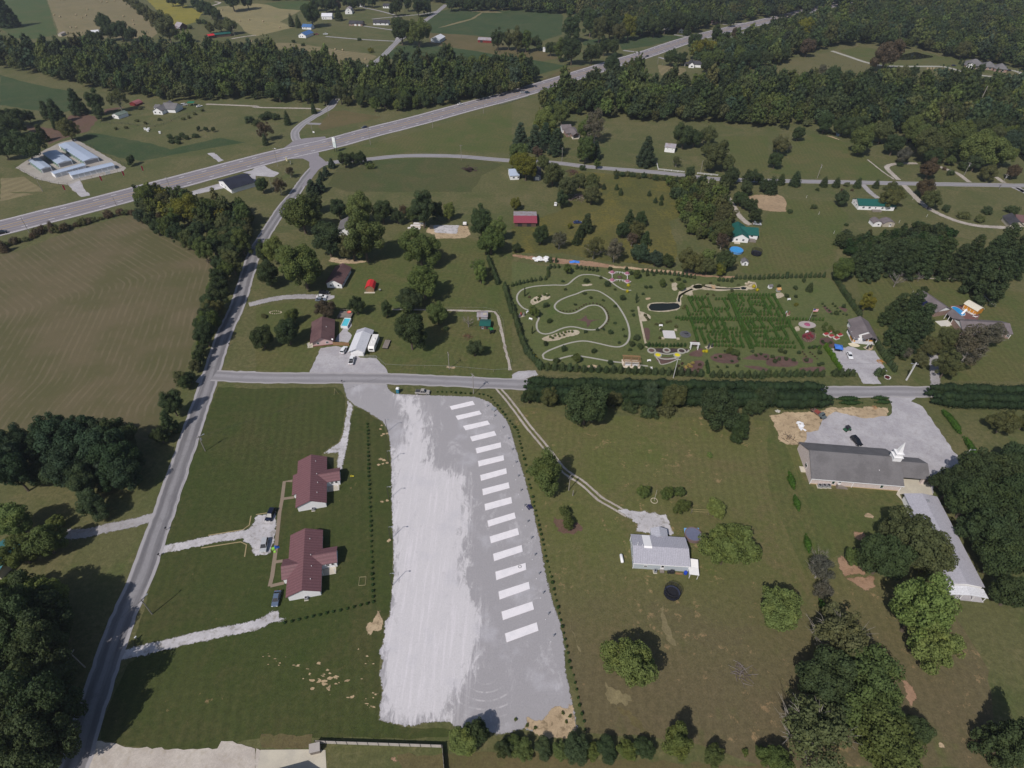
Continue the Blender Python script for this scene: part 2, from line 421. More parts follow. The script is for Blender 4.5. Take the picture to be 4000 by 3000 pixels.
gm.from_pydata([(-e+2*e*i/N,-e+2*e*j/N,0)for j in range(N+1)for i in range(N+1)],[],[(j*(N+1)+i,j*(N+1)+i+1,(j+1)*(N+1)+i+1,(j+1)*(N+1)+i)for j in range(N)for i in range(N)])
gm.materials.append(G_base);link('ground',gm,kind='structure')
# ---- large mown hay field with swaths that follow its edges
hp=W(4,'0,545 200,492 500,378 800,278 1130,200 1200,240 1400,360 1650,490 1850,600 1800,750 1740,1000 1670,1300 1620,1500 1540,1659',8,'1400,190 1385,330 1250,520 1180,460 1000,370 500,400 0,400')
hp+=[(-400,200,0),(-420,285,0)]
hn=NT('hay_field_swaths')
dd=hn.attr('edge');wob=hn.noise(.05,3,.6)
ph=hn.math('ADD',hn.math('MULTIPLY',dd,2*math.pi/2.9),hn.math('MULTIPLY',wob,3.2))
sw=hn.ramp(hn.math('SINE',ph),.25,1.0)
brk=hn.ramp(hn.noise(.09,4,.65),.38,.62)
hb=hn.mix(hn.ramp(hn.noise(.03,4,.65),.36,.64),(.088,.083,.036),(.120,.098,.054))
hb=hn.mix(hn.math('MULTIPLY',hn.math('MULTIPLY',sw,brk),.5),hb,(.165,.132,.082))
sp=hn.ramp(hn.noise(.055,2,.4),.76,.80)
hb=hn.mix(hn.math('MULTIPLY',sp,.7),hb,(.16,.10,.065))
hv=hn.math('ADD',.72,hn.math('MULTIPLY',hn.noise(3.0,4,.75),.56))
M_hay=hn.out(hn.scale(hb,hv),.95)
sheet('hay_field',hp,.02,M_hay,4,.4,grid=4.0,attrs={'edge':lambda c:segdist(c,hp[4:16],False)})
# ---- far fields
sheet('field_green_pasture',W(0,'0,0 400,-5 440,120 495,300 300,335 100,330 0,225'),.02,G_past,8,.6)
sheet('field_bales_brown',W(0,'405,-5 500,265 510,320 700,318 1000,330 1300,335 1360,290 1290,170 1090,-5'),.025,G_tan,8,.6)
sheet('field_soybean',W(0,'1262,-5 1330,60 1440,180 1480,235 1600,215 1700,190 1745,110 1600,40 1410,-5'),.02,G_soy,6,.8)
sheet('field_bales_pale',W(0,'1870,60 1905,150 2065,205 2125,280 2212,315',1,'60,300 340,232 200,190 390,90 380,70 0,30'),.025,G_tan2,8,.6)
sheet('field_far_green',W(1,'70,30 240,10 460,10 430,70 400,90 200,75'),.03,G_past,8,.5)
sheet('field_crop_west',W(0,'0,645 200,705 450,760 655,795 600,960 500,980 250,945 0,905'),.02,G_crop,6,.5)
sheet('field_crop_far',W(1,'1430,200 1500,150 1570,100 1665,80 1900,58 2150,98 2212,85',2,'0,72 400,92 440,140 430,300 260,352 80,300',1,'2212,250 2050,325 1800,300 1490,282'),.02,G_crop,8,.6)
sheet('field_crop_far_east',W(2,'600,350 800,335 930,320 1100,300 1420,310 1470,325 1200,395 960,430 920,380 620,390'),.02,G_crop,8,.6)
sheet('field_crop_strip',W(1,'1112,492 1230,392 1500,392 1900,440 2212,500',2,'0,490 250,530 490,570 250,640 0,690',1,'2212,700 1500,620'),.02,G_crop,6,.5)
sheet('field_tan_strip',W(1,'620,415 760,440 960,460 1050,485 940,560 700,560 640,480'),.03,G_tan,6,.4)
sheet('field_tan_strip',W(1,'1500,285 1800,300 2060,325 2212,430',2,'0,420 250,440 430,500 260,530 0,490',1,'2212,490 1900,440 1500,375 1490,300'),.018,G_brown,6,.4)
sheet('field_tan_strip',W(1,'0,370 300,370 600,412 640,470 400,440 0,410'),.018,G_tan,6,.4)
sheet('field_dirt_track',W(1,'1560,245 1700,215 1880,165 1960,110 2130,110 2050,90 1820,80 1870,100 1950,105 1860,160 1690,205'),.03,G_tan,6,.6)
sheet('field_stubble_right',W(2,'1260,560 1500,590 1500,620 1330,700 1270,620'),.02,G_tan,5,.4)
sheet('verge_tan',W(2,'180,720 480,585 760,555 600,610 500,640 300,700'),.02,G_brown,5,.4)
sheet('hill_meadow',W(3,'0,590 200,510 480,465 560,440 620,390 800,365 1050,375 1300,410 1600,490 1700,500 2100,590 2212,620 2212,690 1870,655 1640,640 1400,720 1310,720 900,640 640,690 400,670 100,640'),.02,G_hill,8,.7)
sheet('hill_lawn',W(3,'600,440 800,400 1000,440 1300,430 1500,490 1690,500 2080,590 2060,640 1800,630 1500,570 1000,570 760,500'),.03,G_yard,8,.7)
sheet('meadow_east',W(3,'40,1470 180,1230 380,1160 600,1200 800,1300 900,1375 1000,1480 1080,1555 600,1545 160,1530 0,1510'),.02,G_yard,6,.4)
sheet('meadow_tan_edge',W(2,'1830,1180 2212,1170 2212,1480 1950,1490 1890,1330'),.018,G_yard,6,.4)
sheet('leaf_litter_bank',W(0,'590,1000 720,985 860,1010 760,1140 640,1160 420,1250 380,1190 190,1100 240,1080 430,1110 560,1080'),.02,M_litter,3,.8)
sheet('leaf_litter_bank',W(0,'900,945 1000,930 1080,925 900,985'),.02,M_litter,3,.5)
sheet('wet_meadow',W(0,'660,1200 760,1150 900,1160 1300,1240 1480,1290 1900,1190 2130,1230 1700,1300 1230,1390 1060,1370 860,1310'),.02,G_crop,4,.7)
sheet('straw_patch',W(0,'0,1540 200,1530 330,1600 380,1659 0,1659',4,'300,20 0,80'),.02,G_tan,4,.8)
sheet('brush_patch',W(1,'640,960 760,955 1100,1010 940,1050 780,1080 560,1130 540,1090'),.02,G_brown,3,.6)
sheet('soil_ring',W(1,'1785,1465 1850,1445 1890,1465 1850,1490'),.02,M_mulch,1.5,.4)
sheet('meadow_gold',W(2,'480,1470 800,1500 1250,1560 1580,1590 1620,1659 700,1659',6,'1650,0 1700,90 1350,260 1430,480 1400,650 700,580 420,530 0,530 0,300 420,160 480,0'),.02,G_gold,4,.5)
sheet('bare_patch',W(6,'2020,40 2110,22 2212,20',7,'60,15 130,35 170,90 160,175 60,172 0,166',6,'2212,166 2140,155 2090,100'),.04,M_patch,1.5,.3)
# ---- near lawns
lawn=W(8,'1880,25 2212,40',9,'0,40 700,30 740,60 780,130 745,430 710,500 560,605 690,750 850,195 950,240 1090,335 1150,480 1165,700 1165,1000 1185,1659',13,'1170,100 1150,350 1100,560 1060,850 1090,1000 1050,1250 1200,1290 1700,1330 1650,1400 0,1400',12,'1900,1490 1500,1500 1050,1470 870,1400 900,1200 1100,760 1180,720 1150,600 1300,100',8,'1330,1600 1500,1150 1680,560')
sheet('lawn_duplexes',lawn,.02,G_lawn,2.2,.3)
sheet('field_paddock',W(10,'0,200 200,200 450,280 850,270 1600,290 2212,320',11,'60,260 300,540 340,860 640,1659',15,'1400,0 1900,800 2000,1659 0,1659',14,'1700,1480 1200,1400 640,1350 330,0',10,'270,1500 120,800'),.018,G_dry,3,.4)
sheet('lawn_church',W(11,'340,870 600,900 1130,930 1200,1150 850,1350 600,1480 420,1560 330,1100 230,700'),.03,G_yard,2,.3)
sheet('lawn_green_strip',W(11,'0,300 60,300 230,700 330,1100 420,1560 300,1600 0,900'),.026,G_yard,2,.3)
sheet('yard_middle',W(5,'0,1000 400,930 680,940 720,780 620,610 1000,600 1250,330 1500,400 1850,400 2212,540',6,'0,560 0,1540',5,'2212,1620 1150,1570 450,1560 0,1540'),.022,G_yard,3,.3)
sheet('field_upper',W(1,'960,1390 1500,1365 2000,1380 2130,1420 1950,1520 1860,1659 800,1659 620,1600 700,1450 900,1440'),.02,G_upper,5,.5)
sheet('field_highway_side',W(1,'540,1300 1000,1240 1500,1110 1960,985 2212,900 2212,1320 1400,1310 800,1360 560,1360'),.018,G_yard,6,.4)
sheet('lawn_green_strip',W(7,'0,180 170,60 560,80 700,200 640,330 560,640 380,720 0,715',6,'2212,720 1970,700 1950,550 2120,430 2212,180'),.02,G_yard,4,.4)
sheet('lawn_east_house',W(7,'760,700 1100,690 1700,720 2000,850 2212,870 2212,1640 1500,1630 1300,1400 950,1250 830,1100'),.02,G_yard,3,.4)
gard=W(6,'0,600 300,640 850,660 1600,730 1950,740 2212,745',7,'0,745 530,740 800,1090 1120,1580 0,1600',6,'2212,1600 1400,1600 240,1540 130,1400 60,1180 0,960')
sheet('lawn_garden',gard,.024,m_grass('grass_garden',(.082,.094,.039),(.094,.10,.046),(.118,.10,.056),.5),3,.2)
sheet('soil_bank',W(6,'0,535 300,565 700,600 900,635 1400,680 1750,720 1950,730 1900,750 1500,720 1000,665 600,640 380,620 0,560'),.03,M_redsoil,1.5,.6)
sheet('soil_bank_pale',W(6,'830,630 1100,655 1480,690 1480,710 1100,675 830,650'),.04,M_soil,1.2,.5)
# ---- bare soil and litter patches near the camera
sheet('soil_patch',W(13,'1040,295 1085,300 1100,380 1105,450 1080,510 1020,480 1005,520 955,520 950,410 980,385 1010,390'),.04,M_soil,.9,.35)
sheet('soil_patch',W(14,'470,820 495,930 525,1090 545,1180 575,1330 480,1400 350,1420 100,1330 130,1200 210,1230 290,1220 340,1140 380,1110 480,1130 490,960'),.065,M_soil,.8,.4)
sheet('soil_patch',W(11,'0,270 160,240 400,235 560,200 900,195 1050,200 1040,280 840,330 700,280 480,300 430,420 330,520 220,540 90,500 60,380'),.04,M_soil,1.0,.5)
sheet('soil_patch',W(11,'830,1120 870,1105 930,1150 900,1168 830,1150'),.04,M_soil,.7,.2)
sheet('soil_patch',W(11,'740,1270 840,1275 850,1340 770,1355 735,1320'),.04,M_redsoil,.7,.25)
sheet('soil_patch',W(11,'590,1530 650,1440 700,1540 850,1560 860,1659 660,1659',15,'930,0 925,120 830,130 650,20'),.04,M_redsoil,1.0,.4)
sheet('soil_patch',W(15,'1050,870 1180,890 1270,960 1300,1060 1240,1160 1190,1050 1170,930'),.04,M_redsoil,.8,.3)
sheet('soil_patch',W(15,'1455,1440 1490,1420 1540,1465 1530,1500 1470,1490'),.04,M_soil,.6,.15)
sheet('soil_patch',W(13,'1145,1570 1200,1550 1245,1590 1190,1620'),.04,M_redsoil,.6,.2)
sheet('soil_patch',W(10,'350,1150 560,1200 620,1260 500,1300 400,1270'),.03,M_litter,.8,.5)
sheet('dry_strip',W(14,'480,380 540,520 600,700 580,620'),.028,G_tan,.8,.3)
sheet('dry_strip',W(14,'800,920 900,980 1040,1060 1000,1110 830,1090'),.028,G_tan,.6,.5)
sheet('dry_strip',W(14,'900,1130 1020,1150 1120,1290 1230,1380 1180,1400 1060,1290'),.028,G_brown,.6,.5)
sheet('dry_strip',W(14,'1300,250 1350,420 1420,600 1350,580 1290,420'),.028,G_tan,1.0,.4)
sheet('soil_patch',W(5,'650,560 900,590 980,600 880,620 700,620 620,600'),.04,M_soil,.9,.3)
sheet('soil_patch',W(5,'1460,350 1500,280 1830,290 1860,370 1800,400 1550,405 1540,370'),.04,M_soil,.9,.3)
sheet('soil_patch',W(5,'1640,1500 1740,1510 1720,1530 1640,1525'),.04,M_soil,.6,.2)
sheet('dry_strip',W(14,'0,1530 400,1560 1200,1600 2212,1640 2212,1700 -900,1700 -1000,1540'),.028,G_brown,1.5,.5)
rng=random.Random(8)
for cx,cy,n,sx,sy in((600,900,34,190,90),(950,780,16,60,160),(1000,1100,14,60,130),(150,720,12,140,60)):
 for k in range(n):
  x=cx+rng.gauss(0,sx*.55);y=cy+rng.gauss(0,sy*.5)+(x-cx)*.35*(cx==600);r=rng.uniform(.12,.55)*(1.5 if cx==600 else 1)
  p=w1(13,x,y);a=rng.uniform(0,6)
  sheet('soil_spot',[(p[0]+r*(1+.8*(i%2))*math.cos(a+i*.9)*rng.uniform(.5,1.3),p[1]+r*.6*math.sin(a+i*.9)*rng.uniform(.5,1.3),0)for i in range(7)],.045+.0004*k,M_soils,.5,.06)
for x,y in S('1085,360 1075,390 1110,430 1085,445 1130,430 1075,650 1110,660 1095,690 1130,680 1060,700 1130,1010 1090,1020 1150,1355'):
 p=w1(9,x,y)
 sheet('soil_spot',[(p[0]+rng.uniform(.4,1.1)*math.cos(i*.9),p[1]+rng.uniform(.2,.8)*math.sin(i*.9),0)for i in range(7)],.046+rng.random()*.01,M_soils,.4,.06)
 # ---- the gravel campsite lot
lotp=W(9,'735,-25 1130,-12 1150,45 1200,82 1500,95 1900,108 2010,150 2080,210 2170,310 2212,420',10,'50,600 100,760 150,950 200,1130 240,1330 270,1480 300,1659',14,'350,200 420,400 460,620 470,820 500,960 540,1140 570,1330 350,1400 100,1330',13,'2080,1380 1950,1330 1720,1320 1650,1262 1500,1272 1300,1310 1150,1270 1050,1250 1060,1130 1090,1000 1060,850 1090,740 1050,660 1100,560 1110,380 1150,350 1170,100 1185,0',9,'1175,1300 1165,1000 1165,700 1150,480 1130,390 1090,330 950,235 860,192 785,130')
lite=W(9,'1225,100 1380,105 1420,200 1480,400 1500,650 1560,740 1780,760 1810,900 1840,1100 1830,1200 1790,1400 1800,1659',13,'1860,180 1940,350 1930,500 1870,830 1750,960 1640,1250 1200,1260 1080,1000 1100,500 1185,0',9,'1165,1000 1165,560 1290,520 1290,300')
lite2=W(13,'1750,960 2000,940 2200,1000 2190,1180 1900,1220 1720,1100')
ln=NT('campsite_gravel')
uvx=ln.mapping(ln.pos(),R(-3),(1.1,.05,1));stx=ln.noise(1.0,5,.7,uvx)
wisp=ln.noise(.5,5,.75,ln.mapping(ln.pos(),R(35),(1,.35,1)),.6)
lt=ln.attr('lite')
f1=ln.math('ADD',lt,ln.math('MULTIPLY',ln.math('SUBTRACT',wisp,.5),2.2))
lc=ln.mix(ln.ramp(f1,.35,.7),(.315,.30,.313),(.54,.515,.53))
lc=ln.mix(ln.math('MULTIPLY',ln.ramp(stx,.48,.66),ln.math('MULTIPLY',lt,.8)),lc,(.62,.585,.61))
lc=ln.mix(ln.math('MULTIPLY',ln.ramp(ln.noise(.09,4,.6),.52,.72),.5),lc,(.46,.445,.48))
scf=ln.noise(.16,6,.78,ln.mapping(ln.pos(),R(-20),(1,.5,1)),.5)
lc=ln.mix(ln.math('MULTIPLY',ln.ramp(scf,.54,.66),.5),lc,(.50,.478,.50))
lc=ln.mix(ln.math('MULTIPLY',ln.ramp(ln.noise(.45,6,.8),.58,.70),.3),lc,(.24,.225,.235))
arcs=ln.ramp(ln.math('SINE',ln.math('MULTIPLY',ln.attr('arc'),2.6)),.72,.98)
lc=ln.mix(ln.math('MULTIPLY',ln.math('MULTIPLY',arcs,ln.attr('arcm')),ln.ramp(wisp,.42,.62,.0,.6)),lc,(.56,.53,.545))
lv=ln.math('ADD',.74,ln.math('MULTIPLY',ln.noise(2.6,5,.8),.52));ln.bump(ln.noise(9,2,.7),.5,.05)
ln.set(ln.b.inputs['Alpha'],ln.ramp(ln.math('ADD',ln.attr('edge'),ln.math('MULTIPLY',ln.math('SUBTRACT',ln.noise(1.1,5,.78),.5),1.8)),.15,.4))
M_lot=ln.out(ln.scale(lc,lv),.95)
ac=np.array(w1(13,1985,850)[:2]);ac2=np.array(w1(9,1560,1130)[:2])
def _arc(c):
 return np.minimum(np.linalg.norm(c[:,:2]-ac,axis=1),1e9)
sheet('gravel_lot',lotp,.06,M_lot,1.3,.12,grid=1.4,attrs={
'edge':lambda c:segdist(c,lotp),'lite':lambda c:softin(c,lite,9.0),'arc':lambda c:np.where(np.linalg.norm(c[:,:2]-ac,axis=1)<22,np.linalg.norm((c[:,:2]-ac)*[1,1.25],axis=1),np.linalg.norm(c[:,:2]-ac2,axis=1)),
'arcm':lambda c:np.maximum(softin(c,lite2,3.0),np.clip(1-abs(np.linalg.norm(c[:,:2]-ac2,axis=1)-8.5)/2.5,0,1)*(c[:,1]<ac2[1]))})
# ---- roads
HW=W(4,'-300,385 0,312 400,210 800,110',0,'2212,1392',1,'300,1318 640,1240 1000,1142 1400,1040 1800,930 2212,822',2,'500,670 850,560 1150,470 1500,352 1800,272 2160,190',3,'430,72 700,10')
hwy=strip('highway',HW,22.4,.07,M_hwy,6,.25)
for off,nm in((10.0,'edge_line'),(-10.0,'edge_line')):strip(nm,offset_line(HW,off,6),.35,.085,M_white,smooth=False,amp=0,parent=hwy)
for off in(1.9,-1.9):strip('centre_line',offset_line(HW,off,6),.3,.085,M_yel,smooth=False,amp=0,parent=hwy)
for off in(5.9,-5.9):
 L=offset_line(HW,off,3);mb=MB()
 for i in range(0,len(L)-2,4):
  a,b=L[i],L[i+1];d=(b-a)/np.linalg.norm(b-a);n_=np.array([-d[1],d[0]])*.16;a2=a+d*3.0
  mb.add([(*(a+n_),.085),(*(a-n_),.085),(*(a2-n_),.085),(*(a2+n_),.085)],[(0,1,2,3)])
 mb.obj('lane_dash',M_white,hwy)
CR=W(12,'560,1859 640,1659 760,1250 900,830 1040,420 1222,0',8,'1400,1160 1530,780 1700,280 1790,20',4,'1830,1560 1880,1400 1950,1200 2045,1000 2130,740 2190,550',5,'60,400 235,130 330,20',1,'400,1580 470,1490 520,1420 480,1330')
strip('county_road',CR,6.9,.066,M_co,2.0,.2)
ROADX=W(4,'1850,1585',5,'0,1605 500,1608 1000,1612 1500,1628 2212,1660',10,'900,20 2000,60',11,'0,65 600,68 1300,68 2212,70 2600,72')
strip('cross_road',ROADX,6.6,.068,M_lane,2.5,.25)
UP=W(1,'560,1420 700,1400 960,1378 1200,1352 1500,1345 1800,1355 2150,1385',2,'340,1405 700,1445 1250,1490 1650,1535 1800,1550',3,'180,1566 800,1578 1500,1592 2212,1604 2500,1608')
strip('upper_road',UP,6.0,.068,M_lane,4,.2)
NR=W(1,'360,1230 335,1150 400,1075 500,1010 630,935 700,850 900,640 1090,490 1220,362 1330,280 1440,195 1570,100 1640,40')
strip('north_road',NR,6.4,.069,M_lane,5,.3)
sheet('junction',W(1,'330,1215 420,1195 600,1180 640,1270 540,1300 545,1350 600,1395 640,1410 560,1450 500,1520 440,1600 390,1620 470,1480 460,1400 400,1370 280,1375 200,1380 240,1280'),.072,m_plain('junction_asphalt',(.235,.215,.235),.8,.12,.2,coord='w'),3,.3)
sheet('junction',W(4,'1690,1640 1760,1560 1840,1545 2212,1550 2212,1570 1960,1570 1880,1620 1840,1659 1720,1659'),.05,M_gravel,1.2,.3)
for nm,pts,wd,mt in(
('gravel_lane',W(0,'1780,900 2212,918',1,'0,928 470,938 560,945'),3.6,M_driveb),
('driveway',W(1,'450,1068 560,1072'),4,M_lane),('driveway',W(1,'600,315 900,340 1210,357'),4,M_driveg),
('driveway',W(1,'930,225 1040,240 1180,260'),4,M_driveg),('driveway',W(1,'1000,165 1200,145 1440,122 1560,98'),4,M_driveg),
('driveway',W(1,'920,65 1050,90 1200,130'),4,M_driveg),('driveway',W(0,'2000,335 2120,315 2212,305'),4,M_driveb),
('driveway',W(0,'1840,48 1900,25 1860,15'),5,M_driveb),
('driveway',W(1,'1240,300 1210,357'),5,M_driveg),('driveway',W(2,'960,436 1100,452'),5,M_driveg),
('driveway',W(2,'1270,495 1340,515'),5,M_driveg),('driveway',W(2,'1820,210 1960,205 2100,190'),5,M_driveg),
('driveway',W(2,'1400,300 1530,320'),5,M_driveg),('driveway',W(2,'1870,330 2000,280 2130,255'),6,M_driveg),
('driveway',W(3,'550,440 700,490 850,540 1000,568 1200,574 1480,575 1580,590 1700,625 1870,655 2050,668 2170,665 2195,640 2140,615 2080,605'),5.0,M_path),
('driveway',W(3,'1130,1555 1040,1470 1030,1440 1080,1420 1180,1412 1290,1412'),4.2,M_driveb),('driveway',W(3,'1740,1575 1640,1500 1560,1470 1480,1440'),4,M_driveb),
('driveway',W(3,'2040,1580 1970,1530'),4,M_driveb),('driveway',W(3,'2100,1610 2212,1659'),4.5,M_driveg),('driveway',W(7,'2150,-45 2260,30'),4.5,M_driveg),
('driveway',W(3,'1160,1585 1230,1659',7,'1260,30 1320,90 1420,160 1600,240 1800,290 2080,310'),4.5,M_driveb),
('driveway',W(3,'820,1595 880,1659',7,'950,55'),4.5,M_driveg),
('driveway',W(2,'1700,1560 1760,1620',6,'1830,10 1900,100 1950,190 2020,260 2060,285'),4.4,M_driveb),
('driveway',W(5,'-60,975 150,925 330,905 520,905 640,900'),4.8,M_driveg),
('driveway',W(8,'1345,1145 1150,1200 950,1240 740,1290 560,1300'),4.4,M_driveg),
('driveway',W(8,'1340,1440 1600,1395 1850,1340 2100,1300 2212,1270'),3.6,M_drive),
('driveway',W(12,'1020,690 1200,650 1450,590 1700,530 2000,470 2212,425',13,'120,365'),3.6,M_drive),
('driveway',W(7,'1450,1690 1440,1560 1430,1430 1400,1340 1390,1280'),4.4,M_driveg),
('driveway',W(3,'860,1380 1000,1490 1090,1550'),1.4,M_driveb)):
 strip(nm,pts,wd,.062,mt,.8,.16)
trk=W(9,'2060,0 2130,80 2212,180',10,'150,380 300,560 440,740 600,850 760,990 880,1060 1000,1130')
for off in(.85,-.85):strip('farm_track',offset_line(trk,off,1.5),1.0,.05,M_driveb,smooth=False,amp=.1)
sheet('gravel_apron',W(10,'860,1060 1000,1080 1130,1090 1350,1130 1370,1200 1380,1270 1450,1310 1230,1310 1060,1285 1070,1210 950,1130'),.055,M_gravel2,.9,.45)
sheet('driveway_court',W(9,'0,1130 90,1115 190,1110 175,1330 120,1480 -20,1490',8,'2180,1470 2150,1390 2080,1370 2100,1290 2170,1220'),.06,M_gravel2,.9,.3)
sheet('driveway_court',W(13,'0,380 120,310 160,280 200,300 210,350 270,360 280,390 0,448'),.06,M_gravel2,.8,.3)
sheet('driveway_court',W(9,'790,130 850,190 830,260 805,480 780,600 750,745 690,745 700,600 560,608 620,570 715,500 745,420 775,250'),.058,M_gravel2,.9,.25)
sheet('driveway_court',W(5,'560,1350 460,1565 1150,1580 1120,1520 1050,1450 1040,1440 900,1430 700,1330'),.06,M_gravel,1.2,.25)
sheet('driveway_court',W(5,'680,1290 800,1300 830,1240 790,1200 830,1150 810,1110 740,1200 700,1250'),.06,M_gravel,1.0,.2)
sheet('driveway_court',W(5,'520,890 680,895 675,915 600,945 520,945'),.061,M_gravel,1.0,.2)
sheet('driveway_court',W(7,'525,1355 670,1345 690,1335 740,1340 800,1370 920,1370 1030,1550 920,1560 975,1659 820,1659 770,1560 640,1555'),.06,M_gravel,1.2,.2)
sheet('church_lot',W(11,'600,50 1300,50 1280,110 1240,150 1340,200 1430,330 1560,520 1680,680 1700,760 1560,740 1450,830 1420,960 1300,700 320,520 330,420 430,400 480,300 580,240 850,300 1060,270 1070,175 1020,100 600,100'),.056,M_gravel,1.2,.35)
sheet('church_apron',W(11,'1110,950 1160,820 1390,820 1420,960 1140,960 1160,1010'),.068,M_conc,2,.02)
sheet('concrete_yard',W(13,'30,1503 600,1497 594,1720 5,1720'),.065,M_conc,3,.01)
sheet('gravel_drive_south',W(12,'835,1425 960,1435 1050,1470 1500,1497 1880,1495 1920,1420 2050,1440 2212,1490 2212,1750 600,1750 750,1640'),.06,M_gravelb,1.0,.25)
sheet('gravel_drive_south',W(13,'0,1490 40,1500 10,1720 -10,1720'),.061,M_gravelb,1.0,.1)
sheet('brown_yard',W(13,'40,1370 480,1375 470,1490 40,1490'),.03,G_brown,1.0,.3)
sheet('storage_yard',W(0,'140,1450 260,1370 400,1290 520,1230 650,1200 880,1330 1090,1450 1060,1480 700,1560 740,1659 640,1659 590,1600 440,1580 300,1540'),.05,m_gravel('storage_gravel',(.30,.275,.25),(.36,.33,.30),(.24,.2,.16),.4),3,.4)
sheet('storage_drive',W(4,'640,0 760,0 780,30 700,45',0,'590,1600 690,1560 740,1659 640,1659'),.066,M_gravel,3,.3)
sheet('parking_pad',W(1,'0,1440 70,1430 130,1470 205,1495 150,1530 0,1520',0,'2212,1520 2100,1490 2180,1470'),.055,M_gravel,2,.3)
sheet('parking_pad',W(0,'2212,1500 1960,1570 1700,1640',4,'1480,60 1500,90 1700,20',0,'2212,1560'),.056,M_gravel,2,.3)
sheet('road_spur',W(0,'1790,1325 1850,1320 1930,1385 1890,1400'),.06,M_gravel,2,.3)
sheet('building_pad',W(5,'1525,285 1760,285 1740,365 1540,355'),.07,M_gravel2,1.5,.15)
sheet('turnout',W(6,'0,1580 60,1545 200,1540 220,1580 0,1660',5,'2212,1600'),.05,M_gravel,1.2,.3)
def walk(pts,w,nm='walk',mt=None,z=.075):return strip(nm,pts,w,z,mt or M_walk,1.0,.03,smooth=False)
walk(W(9,'315,838 245,845 225,1000 205,1110 185,1300 165,1480 140,1659',13,'118,90'),1.1)
walk(W(9,'330,980 235,993'),1.0,z=.079);walk(W(9,'230,1530 158,1540'),1.0,z=.079);walk(W(13,'245,60 125,88'),1.0,z=.079)
for p in(W(9,'180,1108 80,1118 0,1130'),W(8,'2170,1140 2155,1220 2100,1260 1800,1310'),W(8,'1740,1418 2080,1365 2130,1390 2115,1495')):
 walk(p,.35,'timber_edging',paint((.30,.24,.13)),.10)
 # ================================================================== VEGETATION
M_leaf=m_foliage('foliage');M_leafv=m_foliage('foliage_mass',True)
M_bark=m_plain('bark',(.11,.085,.065),.9,.3,2.0);M_bark2=m_plain('bark_pale',(.26,.235,.21),.9,.3,2.0)
TINT={'g':(.084,.110,.034),'d':(.048,.068,.029),'b':(.048,.072,.042),'y':(.135,.135,.025),'o':(.088,.096,.040),'r':(.082,.062,.040),
'l':(.122,.155,.048),'p':(.034,.056,.028),'G':(.065,.125,.012),'x':(.10,.095,.07),'Y':(.42,.36,.02),'m':(.22,.05,.07),'h':(.030,.060,.018),'k':(.024,.042,.018),'v':(.045,.095,.014)}
def lobeset(kind,sd):
 r=random.Random(sd);L=[]
 def fib(n,rx,rz,zc,k,rl,lo=-.75):
  for i in range(n):
   u=lo+(1-lo)*(i+.5)/n;a=i*2.39996+r.uniform(-.4,.4);s=math.sqrt(max(0,1-u*u));j=r.uniform(.68,1.2)*(1+.16*math.sin(2*a+sd)+.1*math.sin(3*a+sd*2))
   L.append((rx*k*s*j*math.cos(a),rx*k*s*j*math.sin(a),zc+rz*k*u*j,rl*r.uniform(.55,1.4)))
 if kind=='round':L.append((0,0,6.0,3.0));fib(34,5,4.8,6.3,.74,1.25)
 elif kind=='oval':L+=[(0,0,6.2,2.8),(0,0,9.2,2.4)];fib(38,5,7,8,.74,1.25)
 elif kind=='spread':L.append((0,0,5.0,2.4));fib(34,5,3.6,5.4,.74,1.15)
 elif kind=='loose':fib(20,5,5,6.6,.74,1.15);fib(7,2.6,2.6,6.6,.7,1.2)
 elif kind=='pine':
  L+=[(0,0,4,2.2),(0,0,8,1.8),(0,0,11.5,1.2)]
  for k in range(9):
   z=1.8+k*1.55;R0=4.3*(1-(k/9.6)**1.25)
   m=max(3,int(R0*2.2))
   for i in range(m):
    a=i*2*math.pi/m+k*.7+r.uniform(-.3,.3);rr=R0*r.uniform(.62,.95)
    L.append((rr*math.cos(a),rr*math.sin(a),z-.12*rr+r.uniform(-.4,.4),r.uniform(.7,1.15)))
  L.append((0,0,14.6,.8))
 elif kind=='cedar':
  for k in range(9):
   z=.8+k*1.15;rr=2.0*(1-(k/9.5)**1.6)
   L.append((0,0,z,rr*.85+.2))
   for i in range(4):
    a=i*1.57+k*.8+r.uniform(-.3,.3);L.append((rr*.6*math.cos(a),rr*.6*math.sin(a),z,rr*.42+.15))
 elif kind=='bush':L.append((0,0,1.0,1.3));fib(14,2,1.4,1.1,.68,.62,-.5)
 elif kind=='ball':L.append((0,0,.5,.5))
 elif kind=='cone':
  for k in range(7):
   z=.25+k*.29;L.append((0,0,z,.56*(1-(k/7.4)**1.5)+.06))
 elif kind=='column':
  for k in range(9):L.append((0,0,.3+k*.34,.5 if k<6 else.5-(k-5)*.1))
 return np.array(L)
